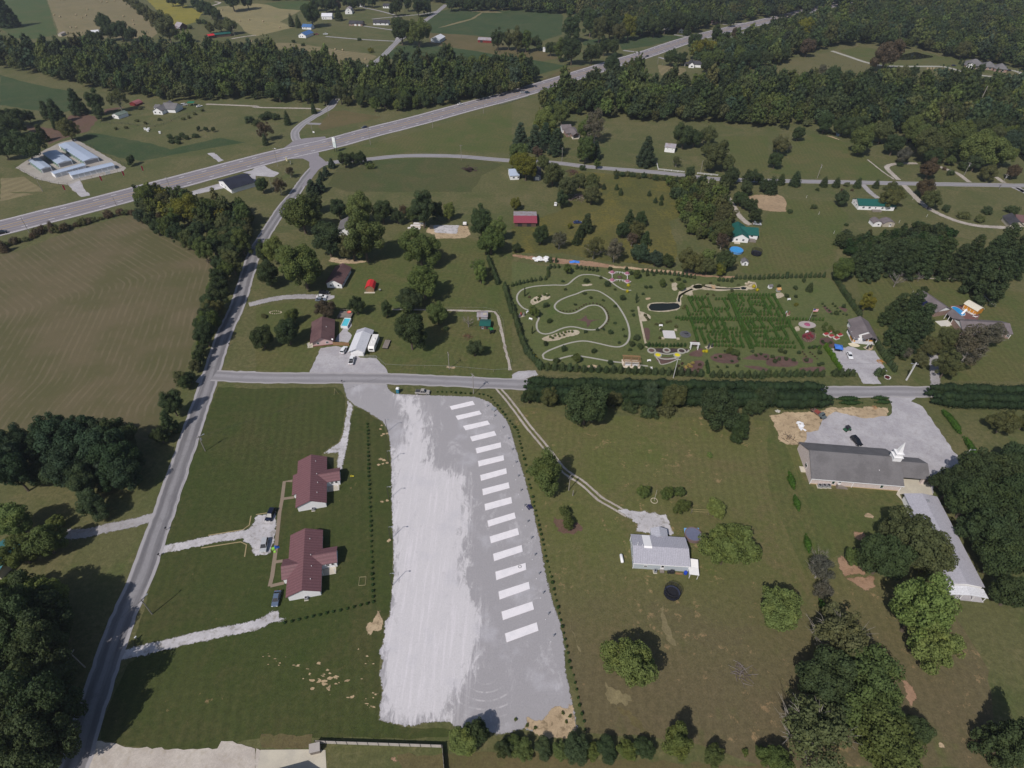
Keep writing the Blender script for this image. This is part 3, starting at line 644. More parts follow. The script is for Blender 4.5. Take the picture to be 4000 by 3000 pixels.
def leaves(L,n,size,sd,keep=.8,flat=.75):
 r=np.random.default_rng(sd);p=L[:,3]**2;p/=p.sum();P=[];D=[];c=0
 while c<n:
  m=int((n-c)*2.2)+50
  i=r.choice(len(L),m,p=p);d=r.normal(size=(m,3));d/=np.linalg.norm(d,axis=1)[:,None]
  x=L[i,:3]+d*(L[i,3]*r.uniform(.82,1.1,m))[:,None]
  dist=np.linalg.norm(x[:,None,:]-L[None,:,:3],axis=2)/L[None,:,3]
  ok=(dist.min(1)>keep)&(x[:,2]>.05)
  P.append(x[ok]);D.append(d[ok]);c+=ok.sum()
 P=np.concatenate(P)[:n];D=np.concatenate(D)[:n]
 nr=D+r.normal(size=(n,3))*flat*.8;nr[:,2]+=.25;nr/=np.linalg.norm(nr,axis=1)[:,None]
 t=np.cross(nr,r.normal(size=(n,3)));t/=np.linalg.norm(t,axis=1)[:,None];b=np.cross(nr,t)
 s=(size*r.uniform(.55,1.35,n))[:,None];e=r.uniform(.5,.9,n)[:,None]
 V=np.stack([P-t*s*.5,P-b*s*e*.5+t*s*.1,P+t*s*.5,P+b*s*e*.5+t*s*.1],1).reshape(-1,3)
 return V
ICO=None
def ico(sub=1):
 bm=bmesh.new();bmesh.ops.create_icosphere(bm,subdivisions=sub,radius=1)
 v=np.array([x.co[:]for x in bm.verts]);f=np.array([[x.index for x in fc.verts]for fc in bm.faces]);bm.free();return v,f
ICV,ICF=ico(1)
def crown_np(kind,sd,n,size,core=.68):
 L=lobeset(kind,sd);V=leaves(L,n,size,sd);nq=len(V)//4
 big=L[L[:,3]>.35*L[:,3].max()]
 CV=np.concatenate([l[:3]+ICV*l[3]*core for l in big]);CF=np.concatenate([ICF+i*len(ICV)for i in range(len(big))])
 CV[:,2]=np.maximum(CV[:,2],.03)
 return V,nq,CV,CF
def np_mesh(name,V,Q,T,mat,tint=None):
 m=bpy.data.meshes.new(name);nv=len(V);m.vertices.add(nv);m.vertices.foreach_set('co',V.astype(np.float32).ravel())
 ls=np.concatenate([np.asarray(Q).ravel(),np.asarray(T).ravel()]).astype(np.int32);m.loops.add(len(ls));m.loops.foreach_set('vertex_index',ls)
 st=np.concatenate([np.arange(len(Q))*4,len(Q)*4+np.arange(len(T))*3]).astype(np.int32)
 m.polygons.add(len(st));m.polygons.foreach_set('loop_start',st)
 m.update(calc_edges=True);m.validate()
 if mat:m.materials.append(mat)
 if tint is not None:
  a=m.attributes.new('tint','FLOAT_COLOR','POINT');a.data.foreach_set('color',np.concatenate([tint,np.ones((nv,1))],1).astype(np.float32).ravel())
 return m
def crown_mesh(kind,sd,n,size,core=.72):
 V,nq,CV,CF=crown_np(kind,sd,n,size,core)
 return np_mesh('crown',np.concatenate([V,CV]),np.arange(nq*4).reshape(-1,4),CF+nq*4,M_leaf)
def trunk_mesh(h,r,crown_r,zc,sd,limbs=7,mat=None,fine=0):
 q_=random.Random(sd);mb=MB()
 mb.tube([(0,0,0),(.1,.05,h*.3),(-.05,.1,h*.65),(0,0,h)],[r*1.25,r,r*.7,r*.25],8)
 for i in range(limbs):
  a=i*2.4+q_.uniform(-.4,.4);z=h*q_.uniform(.25,.75);l=crown_r*q_.uniform(.55,.85)
  p1=(l*.5*math.cos(a),l*.5*math.sin(a),z+l*.35);p2=(l*math.cos(a),l*math.sin(a),z+l*q_.uniform(.5,.9))
  mb.tube([(0,0,z),p1,p2],[r*.4,r*.25,r*.08],5)
  for k in range(fine):
   b=a+q_.uniform(-1,1);ll=l*q_.uniform(.3,.7);s=(p1[0]*.6+p2[0]*.4,p1[1]*.6+p2[1]*.4,p1[2]*.6+p2[2]*.4)
   mb.tube([s,(s[0]+ll*.5*math.cos(b),s[1]+ll*.5*math.sin(b),s[2]+ll*.5),(s[0]+ll*math.cos(b),s[1]+ll*math.sin(b),s[2]+ll*q_.uniform(.4,1.1))],[r*.14,r*.09,r*.04],4)
 return mb.mesh('trunk',mat or M_bark)
PROTO={}
def proto(k,name,R0,zc,var,n,size,tr,core=.68):
 PROTO[k]=dict(name=name,R0=R0,zc=zc,crowns=[crown_mesh(k,11*i+len(k)*7+3,n,size,core)for i in range(var)]if n else[None],trunk=tr)
proto('round','broadleaf_tree',5.1,6.0,4,9500,.40,trunk_mesh(7,.3,4,6,1))
proto('oval','tall_broadleaf_tree',5.1,7.8,3,10000,.42,trunk_mesh(10,.3,4,7,2))
proto('spread','spreading_tree',5.0,5.2,3,9000,.39,trunk_mesh(6,.28,4,5,3))
proto('loose','thin_crowned_tree',5.1,6.4,3,5200,.38,trunk_mesh(8,.26,5,6,4,14,M_bark2,4),.5)
proto('pine','pine_tree',4.6,7.4,4,8500,.42,trunk_mesh(13,.24,2.5,7,5,6))
proto('cedar','cedar_tree',2.2,5.0,3,1500,.36,trunk_mesh(6,.12,1,5,6,2))
proto('bush','bush',2.1,1.2,4,800,.30,None)
proto('bare','bare_tree',4.6,5.5,1,0,0,trunk_mesh(7.5,.22,5.2,6,7,18,m_plain('twigs',(.20,.175,.165),.9,.3,2),7))
for k in('ball','cone','column'):
 PROTO[k]=dict(name={'ball':'shrub','cone':'conifer_bush','column':'column_cypress'}[k],R0={'ball':.55,'cone':.6,'column':.55}[k],zc={'ball':.45,'cone':1.0,'column':1.6}[k],
 crowns=[crown_mesh(k,5+i,110 if k!='column' else 200,.26,.85)for i in range(3)],trunk=None)
NT_COUNT=[0]
trng=random.Random(77)
def put_tree(P,sc,kind,tint,label,group=None,zs=1.0,cat=None):
 pr=PROTO[kind];NT_COUNT[0]+=1
 c=TINT[tint]if isinstance(tint,str)else tint;j=trng.uniform(.85,1.15)
 col=(c[0]*j*trng.uniform(.92,1.08),c[1]*j,c[2]*j*trng.uniform(.9,1.1),1)
 cr=trng.choice(pr['crowns']);rz=trng.uniform(0,6.28);cat=cat or{'bush':'bush','shrub':'shrub','conifer_bush':'bush'}.get(pr['name'],'tree')
 if pr['trunk']is None:
  o=link(pr['name'],cr,loc=(P[0],P[1],0),rz=rz,label=label,cat=cat,group=group);o.scale=(sc,sc,sc*zs);o.color=col
  return o
 e=empty(pr['name'],(P[0],P[1],0),rz,label,cat,group);e.scale=(sc,sc,sc*zs)
 link('trunk',pr['trunk'],e)
 if cr:link('crown',cr,e).color=col
 return e
def locate(px,wpx,kind,zs=1.0):
 pr=PROTO[kind];zc=pr['zc']
 for _ in range(4):
  P=g(px[0],px[1],zc);sc=(wpx/2/ppm(P))/pr['R0'];zc=pr['zc']*sc*zs
 return P,sc
def tree(t,x,y,w,kind,tint,label,group=None,zs=1.0):
 if kind=='cedar':zs*=.72
 if kind=='pine' and t in(0,1,2,3,6):zs*=.8
 k=4000/2212 if t=='F' else 1/2.212
 P,sc=locate(q(t,x,y),w*k,kind,zs)
 return put_tree(P,sc,kind,tint,label,group,zs)
def shrubs(t,s,w,kind,tint,label,group,zs=1.0):
 for x,y in S(s):tree(t,x,y,w,kind,tint,label,group,zs)
 # ---- woods: the largest trees stand as individuals, the rest is one mass per wood
def low_protos():
 out=[]
 for k,sd in(('round',2),('oval',5),('round',9),('spread',4),('pine',3),('oval',8)):
  V,nq,CV,CF=crown_np(k,sd,620,1.0,.82);out.append((k,V,nq,CV,CF))
 return out
LOW=low_protos()
def wood(name,label,polys,spacing,rr,pal,n_ind,ind_label,group,seed=1,kinds=('round','oval','round','spread'),t='F',zc=7.0,holes=(),hs=1.0):
 r=random.Random(seed);pts=[]
 for s in polys:
  A=np.array([p[:2]for p in W(t,s,z=zc)])
  x0,y0=A.min(0);x1,y1=A.max(0);y=y0;row=0
  cand=[]
  while y<y1:
   x=x0+(row%2)*spacing/2
   while x<x1:
    cand.append((x+r.uniform(-.38,.38)*spacing,y+r.uniform(-.38,.38)*spacing));x+=spacing
   y+=spacing*.87;row+=1
  C=np.array(cand);C=C[inside(C,A)]
  for h in holes:
   H=np.array([p[:2]for p in W(t,h,z=zc)]);C=C[~inside(C,H)]
  pts+=[tuple(c)for c in C]
 vis=[]
 for p in pts:
  px,py=proj((p[0],p[1],7))
  if-250<px<4250 and py>-260:vis.append((p,ppm((p[0],p[1],7))))
 vis.sort(key=lambda a:-a[1])
 big=[];rest=[]
 for i,(p,s)in enumerate(vis):
  sc=r.uniform(*rr)/5.0;ti=r.choice(pal)
  if i<n_ind:put_tree(p,sc,r.choice(kinds),ti,ind_label,group,r.uniform(.9,1.25)*hs)
  else:rest.append((p,sc,ti))
 if not rest:return
 VV=[];QQ=[];TT=[];CC=[];o=0
 for p,sc,ti in rest:
  lows=[l for l in LOW if l[0]in kinds]or LOW
  k,V,nq,CV,CF=r.choice(lows if r.random()>.06 else LOW);a=r.uniform(0,6.28);c,s=math.cos(a),math.sin(a);zs=sc*r.uniform(.75,1.4)*hs
  X=np.concatenate([V,CV]);X=np.stack([(X[:,0]*c-X[:,1]*s)*sc+p[0],(X[:,0]*s+X[:,1]*c)*sc+p[1],X[:,2]*zs],1)
  VV.append(X);QQ.append(np.arange(nq*4).reshape(-1,4)+o);TT.append(CF+nq*4+o);o+=len(X)
  tc=np.array(np.array(TINT[ti])*.85 if r.random()>.04 else(.075,.085,.035))*r.uniform(.65,1.35)*np.array([r.uniform(.9,1.12),1,r.uniform(.85,1.1)]);CC.append(np.tile(tc,(len(X),1)))
 m=np_mesh(name,np.concatenate(VV),np.concatenate(QQ),np.concatenate(TT),M_leafv,np.concatenate(CC))
 link(name,m,label=label,cat='wood',kind='stuff')
wood('woodland_north','long dense broadleaf wood between the highway and the hay fields',
['-20,108 60,100 150,98 270,100 330,95 430,103 560,108 640,115 700,125 735,142 728,200 700,208 620,204 520,195 430,200 350,200 290,194 220,178 130,160 60,142 -20,128',
'745,150 830,140 900,135 960,130 1060,128 1110,132 1150,150 1155,166 1100,188 1000,203 920,214 840,226 780,220 735,206'],8.4,(3.0,6.6),'ddgbgdggdgdo',30,
'broadleaf tree at the sunny front of the long wood along the highway','front trees of the wood along the highway',1)
wood('woodland_middle','deep dark wood between the highway and the upper road',
['1158,225 1170,205 1240,188 1300,172 1370,150 1400,178 1470,180 1560,158 1640,172 1700,180 1800,172 1900,178 2000,174 2100,172 2240,185 2240,325 2150,300 2080,295 1960,272 1880,258 1790,250 1700,262 1620,255 1540,248 1420,243 1300,236 1230,232'],
8.6,(3.2,7.2),'dddgbdgogd',30,'broadleaf tree at the near edge of the deep dark wood','edge trees of the deep wood',2)
wood('woodland_hill','dense far wood covering the hill behind the brick house',
['1500,112 1560,100 1610,85 1660,92 1670,50 1780,30 1900,15 2020,5 2240,-5 2240,140 2120,120 2050,108 1980,92 1850,84 1780,92 1720,108 1680,130 1590,132 1520,130'],
10.5,(4.8,7.2),'dddgbdgog',8,'broadleaf tree at the edge of the wood on the brick house hill','edge trees of the hill wood',3)
wood('woodland_far','far dark wood beyond the green crop fields',['965,5 1100,12 1240,20 1260,50 1330,66 1400,62 1480,55 1560,40 1640,32 1640,-8 1300,-14 965,-10'],
11.5,(5,7),'ddgbdgo',4,'broadleaf tree at the edge of the far wood by the crop fields','edge trees of the far wood',4)
wood('woodland_hill_top','distant wooded hillside at the top of the photo',['1660,30 1760,10 1900,-4 2240,-16 2240,-34 1640,-30 1640,20','420,-12 960,-4 960,-22 400,-26','960,-8 1640,-12 1640,-30 960,-30'],13,(6,8),'ddgbd',0,'','',5)
wood('pine_grove','dense dark grove of young pines beside the long green-roofed house',['600,390 700,345 1000,350 1250,290 1450,265 1580,320 1640,430 1540,530 1200,570 900,600 740,560 640,470'],
4.6,(2.6,3.6),'dhdd',24,'young pine in the grove beside the long green-roofed house','pines in the grove',6,('pine','round'),t=7,zc=3,hs=.62)
wood('thicket_middle','dense green thicket beside the green-roofed white house',['1440,385 1500,392 1560,402 1580,450 1560,520 1500,510 1470,460'],4.2,(2.0,3.0),'ggdol',14,
'young tree in the thicket beside the green-roofed white house','young trees in the thicket',7,('round','oval'),zc=3)
wood('pine_stand','dark stand of tall pines west of the county road',['0,950 60,945 130,930 200,925 260,945 280,985 255,1020 190,1045 120,1050 60,1050 0,1040'],6.4,(4.2,5.4),'pdbp',40,
'tall pine in the stand between the hay field and county road','pines west of the county road',8,('round','oval'),zc=7)
wood('roadside_thicket','mixed thicket between the hay field corner and county road',['300,418 350,412 420,428 470,442 530,446 555,462 535,500 500,540 470,520 420,480 350,460 300,440'],5.6,(2.8,4.4),'ggddooy',18,
'small tree in the thicket at the hay field corner','trees at the hay field corner',9,zc=4)
wood('shade_wood','heavy shaded trees beside the county road at the lower edge',['-40,1230 60,1250 110,1290 135,1360 148,1420 155,1480 142,1540 122,1600 88,1720 -60,1720'],7.0,(5.0,6.6),'ddd',22,
'tall shade tree crowding the county road at the photo corner','shade trees at the lower corner',10,('round','oval'),zc=9,hs=1.12)
# ---- trees one by one ------------
T=tree
rowA='row of trees between bale field and soybean field'
for x,y,w in((1110,5,70),(1165,40,85),(1220,85,95),(1275,120,95),(1335,165,100),(1395,165,90),(1380,225,100),(1440,240,170)):T(0,x,y,w,'oval','o','tree in the dark row between brown bale field and yellow soybean field',rowA)
for x,y,w in((1480,-5,90),(1560,0,100),(1690,30,80),(1750,60,100),(1820,95,110),(1870,125,90),(2000,-10,160),(2130,0,120)):T(0,x,y,w,'round','d','tree in the row behind the yellow soybean field','row of trees behind the soybean field')
for x,y,w in((890,190,140),(930,265,130),(1040,265,140),(1120,295,110),(780,310,90),(850,320,80)):T(0,x,y,w,'round','d','dark tree in the clump below the brown bale field','clump at the end of the bale field')
T(0,25,95,190,'pine','p','huge dark pine at the corner of the far green pasture')
for x,y,w in((1715,185,60),(1765,188,60),(1640,235,50)):T(0,x,y,w,'bush','d','dark bush beside the old grey barn','bushes by the old barn')
for x,y,w in((1810,240,90),(1900,215,110),(1980,220,130)):T(0,x,y,w,'spread','o','willow-like tree over the red and teal sheds','trees over the red and teal sheds')
gA='pines by the west crop field'
for x,y,w in((650,880,160),(470,960,150),(390,950,110),(480,1050,100),(350,1150,110)):T(0,x,y,w,'pine','d','pine on the brown leaf-littered bank below the west crop field',gA)
for x,y,w in((240,1005,100),(130,1015,150),(50,1010,130),(60,1110,190),(150,1090,120),(20,1180,150)):T(0,x,y,w,'round','d','broadleaf tree at the photo edge below the west crop field','trees below the west crop field')
T(0,820,880,140,'oval','d','tall dark tree at the corner of the west crop field');T(0,850,970,110,'round','d','dark tree beside the small green-roofed outbuilding')
T(0,1010,850,170,'loose','o','thin olive tree beside the pink shed at the wood edge');T(0,585,1110,180,'round','o','olive round tree behind the storage units')
T(0,220,1260,290,'spread','d','broad spreading tree shading the storage yard corner');T(0,30,1290,160,'round','d','dark tree at the photo edge beside the storage yard')
T(0,1125,1385,80,'round','d','lone small tree between storage units and highway')
shrubs(0,'1712,1110 1780,1115 1842,1118',38,'round','d','small orchard tree in the lawn by the bean meadow','three small orchard trees')
shrubs(0,'1465,1180 1530,1190 1570,1165 1610,1185 1690,1170 1540,1225 1480,1220',62,'bush','d','dark bush in the cluster on the wet meadow','bushes on the wet meadow')
shrubs(0,'1000,1108 1090,1100 1180,1040 1255,1062 1210,935 1375,1030 1580,1025 1630,1010 1680,980 1745,950',40,'bush','o','low shrub around the fenced yard of the grey-roofed house','shrubs around the fenced yard')
for x,y,w in((2150,1030,90),(2212,1060,90)):T(0,x,y,w,'bush','d','bush in the clump by the pond near the side road','clump near the side road')
shrubs(1,'60,1010 110,990 160,1005',90,'bush','d','bush in the clump by the pond near the side road','clump near the side road')
T(1,70,1120,150,'loose','r','brownish tree beside the side road bend');T(1,75,1205,60,'cedar','d','small cedar under the brownish tree by the side road')
T(1,265,1020,70,'cedar','d','cedar standing alone in the lawn by the side road');T(1,495,935,55,'cedar','d','cedar at the mouth of the gravel lane')
T(1,475,120,170,'round','d','big dark tree beside the far white barn');T(1,710,120,80,'pine','d','dark pine between white barn and gambrel house')
for x,y,w in((520,20,110),(600,30,120),(660,40,100),(840,20,110),(780,10,90),(920,0,90),(1000,5,90)):T(1,x,y,w,'round','d','tree behind the far white barn and gambrel house','trees behind the far farmhouses')
T(1,705,50,70,'round','r','rust coloured tree by the gambrel house');shrubs(1,'300,175 360,185',60,'cedar','d','small cedar at the corner of the pale bale field','two cedars by the pale bale field')
T(1,1205,65,110,'round','d','broad tree at the far crossroads');T(1,1310,30,80,'oval','d','slim tree at the far crossroads')
T(1,1400,50,110,'oval','d','tall dark tree before the far crossroads field');T(1,1475,60,80,'oval','d','smaller dark tree at the edge of the far crossroads field')
shrubs(1,'1685,30 1760,25 1850,30 1940,25 2030,30 2130,20',100,'round','d','tree in the line behind the far green crop field','tree line behind the far crop field')
T(1,1255,265,190,'round','d','dark half of the big tree pair over the far driveway');T(1,1400,275,200,'round','g','green half of the big tree pair over the far driveway')
T(1,2090,335,120,'oval','d','dark tree beside the far red barn');T(1,2185,340,110,'oval','o','olive tree behind the far red barn')
shrubs(1,'990,435',60,'bush','y','yellowish bush beside the far driveway strip',None);shrubs(1,'890,338 325,355 405,385',40,'bush','d','low dark bush in the far lawn of the blue-roofed house','bushes in the far lawn')
gB='cluster of trees before the far east crop field'
for x,y,w,k,c in((40,340,130,'oval','o'),(120,350,120,'oval','g'),(215,370,100,'round','d'),(335,420,100,'round','d'),(410,430,120,'oval','g'),(520,420,170,'oval','d'),(690,460,150,'round','d'),(800,400,100,'oval','d'),(880,400,110,'oval','d')):
 T(2,x,y,w,k,c,'tree in the broken row between brown strip and green crop field',gB)
for x,y,w in((40,610,130),(130,600,140),(200,620,90)):T(2,x,y,w,'round','d','tree in the clump at the highway end of the long wood','clump at the highway end')
T(2,510,230,160,'oval','d','tall dark tree standing in the far crop field')
for x,y,w,k,c in((680,190,150,'oval','d'),(760,250,140,'oval','o'),(850,220,150,'oval','d'),(1010,230,140,'oval','y'),(930,280,140,'round','o'),(1120,220,150,'round','d'),(1230,230,140,'round','d'),(1330,190,160,'round','d'),(1450,190,150,'round','d'),(1560,180,150,'round','d'),(1640,170,120,'round','d')):
 T(2,x,y,w,k,c,'tree at the front of the far wood beside the highway houses','front trees beside the highway houses')
T(2,1520,250,80,'pine','d','pine beside the far red-roofed white house');T(2,1895,185,70,'round','d','dark tree beside the far maroon-roofed house')
T(2,1935,285,80,'round','r','brown tree beside the far highway');T(2,1770,290,100,'oval','d','dark tree beside the far side of the highway bend');T(2,1580,360,120,'round','d','dark tree at the highway above the white cottage')
for x,y,w,c in((1640,420,160,'y'),(1700,430,130,'y'),(1380,490,130,'d'),(1465,510,90,'d'),(1490,480,60,'d'),(1690,560,120,'d'),(1820,340,110,'d'),(1870,420,150,'d'),(1960,430,130,'d'),(2060,320,150,'d'),(2130,400,150,'d'),(2180,320,120,'o'),(2180,260,100,'d'),(1780,490,120,'g'),(2100,500,140,'d'),(1990,520,120,'d')):
 T(2,x,y,w,'round',c,'tree in the loose grove around the white cottage by the highway' if c!='y' else 'yellow-green tree behind the white cottage by the highway','grove around the white cottage')
T(2,870,560,160,'round','d','dark round tree screening the highway edge');T(2,720,680,110,'oval','o','tall thin olive tree in front of the highway')
T(2,290,1060,220,'round','l','light green round tree beside the brown-roofed house');T(2,430,980,150,'oval','g','green tree behind the brown-roofed house');T(2,330,970,110,'round','d','small dark tree behind the light green round tree')
T(2,720,1090,230,'loose','x','grey half-bare tree beside the brown-roofed house');T(2,640,1110,140,'oval','g','green tree touching the brown-roofed house')
for x,y,w in((70,1180,170),(200,1200,170),(290,1150,130)):T(2,x,y,w,'pine','b','blue-green spruce in the clump on the upper road bend','spruces on the upper road bend')
T(2,385,1230,170,'pine','b','big spruce in front of the brown-roofed house');T(2,640,1290,160,'oval','g','broad green tree by the upper road verge');T(2,725,1300,120,'pine','b','spruce leaning on the broad green tree by the upper road')
T(2,1165,1310,190,'pine','b','lone blue-green spruce in the open lawn');T(2,790,920,110,'pine','b','spruce at the foot of the deep wood')
T(2,735,1415,60,'oval','g','small green tree on the upper road verge');T(2,610,1450,70,'bush','d','dark bush on the upper road verge');T(2,1425,1390,85,'loose','o','thin young tree below the white shed')
for x,y,w,c in((120,1440,210,'y'),(60,1330,170,'g'),(270,1400,120,'o'),(30,1400,120,'y')):T(2,x,y,w,'round',c,'yellowing tree in the clump over the white house on the upper road','clump over the white house')
T(2,220,1310,80,'round','r','rust topped tree over the white house on the upper road')
T(2,355,1500,210,'spread','o','olive spreading tree beside the dark garage on the upper road')
for x,y,w,c in((1490,1170,190,'d'),(1580,1190,140,'d'),(1700,1170,150,'o'),(1760,1340,230,'o'),(1870,1400,140,'o'),(1690,1290,120,'o')):T(2,x,y,w,'round',c,'tree in the clump between white shed and meadow','clump beside the white shed')
for x,y,w in((1850,1570,150),(1900,1510,140),(2060,1530,130),(2140,1540,90),(2030,1620,120),(2190,1600,110)):T(2,x,y,w,'round','d','dark evergreen in the row along the gravel drive','evergreens along the gravel drive')
for i in range(15):T(2,900+i*48,1495+i*5+6*math.sin(i*2),62,'bush','od'[i%2],'shrub in the hedgerow below the upper road','hedgerow below the upper road',1.2)
T(2,1540,1500,90,'oval','d','dark tree at the end of the upper hedgerow');T(2,1640,1590,110,'oval','d','dark tree by the gravel drive gate')
T(3,1030,470,230,'round','r','big russet oak in front of the hill pond');T(3,345,410,130,'round','r','brown tree at the end of the hill driveway');T(3,330,240,170,'round','y','yellow-green tree at the edge of the hill wood')
T(3,125,470,120,'round','d','dark tree at the edge of the hill meadow');T(3,80,400,150,'round','d','tall dark tree beside the hill meadow edge tree');T(3,155,230,80,'round','r','small brown tree in the hill wood clearing');T(3,1690,430,130,'round','o','olive tree behind the brick mansion')
T(3,570,640,130,'round','d','dark tree at the lower edge of the hill meadow');T(3,415,620,60,'loose','o','thin small tree on the hill meadow edge');T(3,480,600,90,'loose','x','half-bare tree on the hill meadow edge')
T(3,1255,620,85,'oval','d','slim dark tree below the hill driveway');T(3,1150,640,150,'spread','o','low olive tree below the hill driveway');T(3,840,645,60,'bush','d','bush on the lower hill meadow edge');T(3,1805,640,110,'pine','d','pointed evergreen in front of the brick mansion')
for x,y,w in((1665,530,28),(1690,545,28),(1845,590,40),(1865,580,40),(1750,570,26),(1985,605,26),(2060,600,24)):T(3,x,y,w,'cedar','d','clipped evergreen against the brick mansion','clipped evergreens at the mansion')
T(3,105,1250,150,'round','o','olive tree at the corner of the sloping meadow');T(3,65,1385,125,'round','d','dark round tree between meadow and drive');T(3,180,1270,70,'loose','x','bare shrub beside the meadow corner tree')
T(3,265,1155,110,'round','d','dark tree at the top of the sloping meadow');T(3,500,1060,160,'round','d','dark tree at the meadow head by the creek');T(3,820,1200,230,'round','g','broad green tree at the meadow and creek corner')
T(3,1090,1250,160,'round','d','dark tree behind the grey-green willow');T(3,1175,1340,135,'round','x','grey-green round willow inside the loop drive');T(3,1145,1420,60,'bush','d','small dark bush under the grey-green willow')
for x,y,w,c in((1330,1190,200,'g'),(1420,1260,250,'o'),(1560,1180,260,'g'),(1250,1110,200,'g'),(1640,1290,170,'d'),(1430,1350,160,'d'),(1000,1130,190,'o'),(760,1090,180,'d'),(650,1090,150,'d')):T(3,x,y,w,'round',c,'tree in the grove along the dark creek','grove along the creek')
T(3,1860,1280,330,'spread','l','huge pale green spreading tree by the creek');T(3,2030,1330,220,'spread','g','green spreading tree at the photo edge by the creek')
T(3,1400,1460,170,'spread','r','russet low tree on the lawn by the loop drive');T(3,1578,1490,75,'bush','d','round dark bush beside the gravel drive');T(3,1525,1455,45,'bush','r','small brownish bush beside the gravel drive')
T(3,1580,1385,90,'spread','g','small green tree behind the round dark bush');T(3,1700,1440,120,'bush','d','dark low tree on the east lawn');T(3,1910,1490,150,'spread','o','olive low tree on the east lawn');T(3,1800,1400,160,'spread','d','dark spreading tree below the pale green tree');T(3,2130,1480,120,'round','r','dark maroon tree at the photo edge beside the upper road')
for x,y,w in((120,1550,80),(245,1545,110),(35,1600,130),(490,1570,75),(598,1575,75),(782,1580,75),(940,1588,65)):T(3,x,y,w,'cedar','d','evergreen in the row along the upper road','evergreens along the upper road',.7)
T(3,680,1592,60,'bush','o','round olive bush in the evergreen row');T(3,428,1635,42,'bush','d','small bush below the evergreen row');shrubs(3,'640,1640 727,1640',34,'bush','r','small reddish bush below the evergreen row','reddish bushes')
T(3,1360,1620,170,'spread','r','brownish low tree at the upper road gate');T(3,1080,1645,150,'spread','o','olive low tree behind the long green-roofed house')
for x,y,w,c in((1250,50,190,'g'),(1420,80,150,'o'),(1200,200,110,'b'),(1350,300,130,'d'),(1270,130,130,'o')):T(4,x,y,w,'round',c,'tree at the hay field corner beside the highway','trees at the highway hay field corner')
for x,y,w,c in((1300,250,110,'d'),(1440,300,140,'g'),(1540,360,150,'d'),(1620,410,130,'o'),(1500,240,130,'g'),(1700,340,150,'d')):T(4,x,y,w,'oval',c,'slim tree at the hay field corner thicket edge','thicket edge trees at the hay field')
T(4,1600,150,270,'spread','y','bright yellow spreading tree at the hay field corner');T(4,1800,130,170,'round','g','green tree behind the bright yellow tree');T(4,1380,210,60,'oval','r','slim red-leaved tree at the hay field corner')
gC='tree line between hay field and county road'
for i,(x,y)in enumerate(S('2080,430 2030,500 1960,540 2000,600 1900,630 1940,690 1880,740 1900,800 1840,840 1880,900 1830,960 1850,1010 1790,1060 1810,1110 1760,1150 1770,1230 1740,1300 1740,1370 1710,1430 1690,1500 2050,300 2100,200 1700,430 1840,470 1760,500 2060,390 1600,1640 1560,1610 1640,1600')):
 T(4,x,y,trng.uniform(120,185)*(1 if y<1250 else.75),'round' if i%3 else 'oval','gddodgdd'[i%8],'tree in the line between hay field and county road',gC)
T(8,1480,170,190,'oval','d','tall tree at the lower end of the county road tree line');T(8,1450,330,150,'pine','d','dark pine at the lower end of the county road tree line');T(8,1380,440,160,'round','d','dark tree joining the pine stand to the tree line')
for p in catmull(W(4,'0,505 120,450 250,415 400,335 520,345 700,285 850,245 960,212 1080,195 1140,190'),2.6):put_tree(p+np.array([trng.uniform(-1,1),trng.uniform(-1,1)]),trng.uniform(.8,1.5),'bush','rro'[trng.randrange(3)],'brown weed clump in the highway fence row','weed clumps along the highway fence',trng.uniform(.8,1.4))
T(4,440,300,75,'cedar','r','dead rust-brown cedar in the highway fence row',zs=.8);T(4,20,470,90,'cedar','r','rust-brown cedar at the photo edge fence row',zs=.7)
for x,y,w in((650,1410,80),(560,1520,75),(600,1480,80),(480,1620,130),(550,1600,110)):T(1,x,y,w,'pine','b','blue-green evergreen in the row along the county road by the highway','evergreens by the highway junction',.8)
for x,y,w in((770,1380,120),(840,1370,90),(900,1360,110)):T(1,x,y,w,'round','d','dark tree in the hedge clump by the pylon sign','hedge clump by the pylon sign')
T(1,990,1430,90,'bush','g','low green bush below the hedge clump');T(1,290,1480,90,'loose','r','dark red bare tree inside the junction');T(1,200,1600,140,'loose','r','reddish scrub behind the black-roofed building');T(1,50,1600,120,'round','d','dark tree behind the black-roofed building')
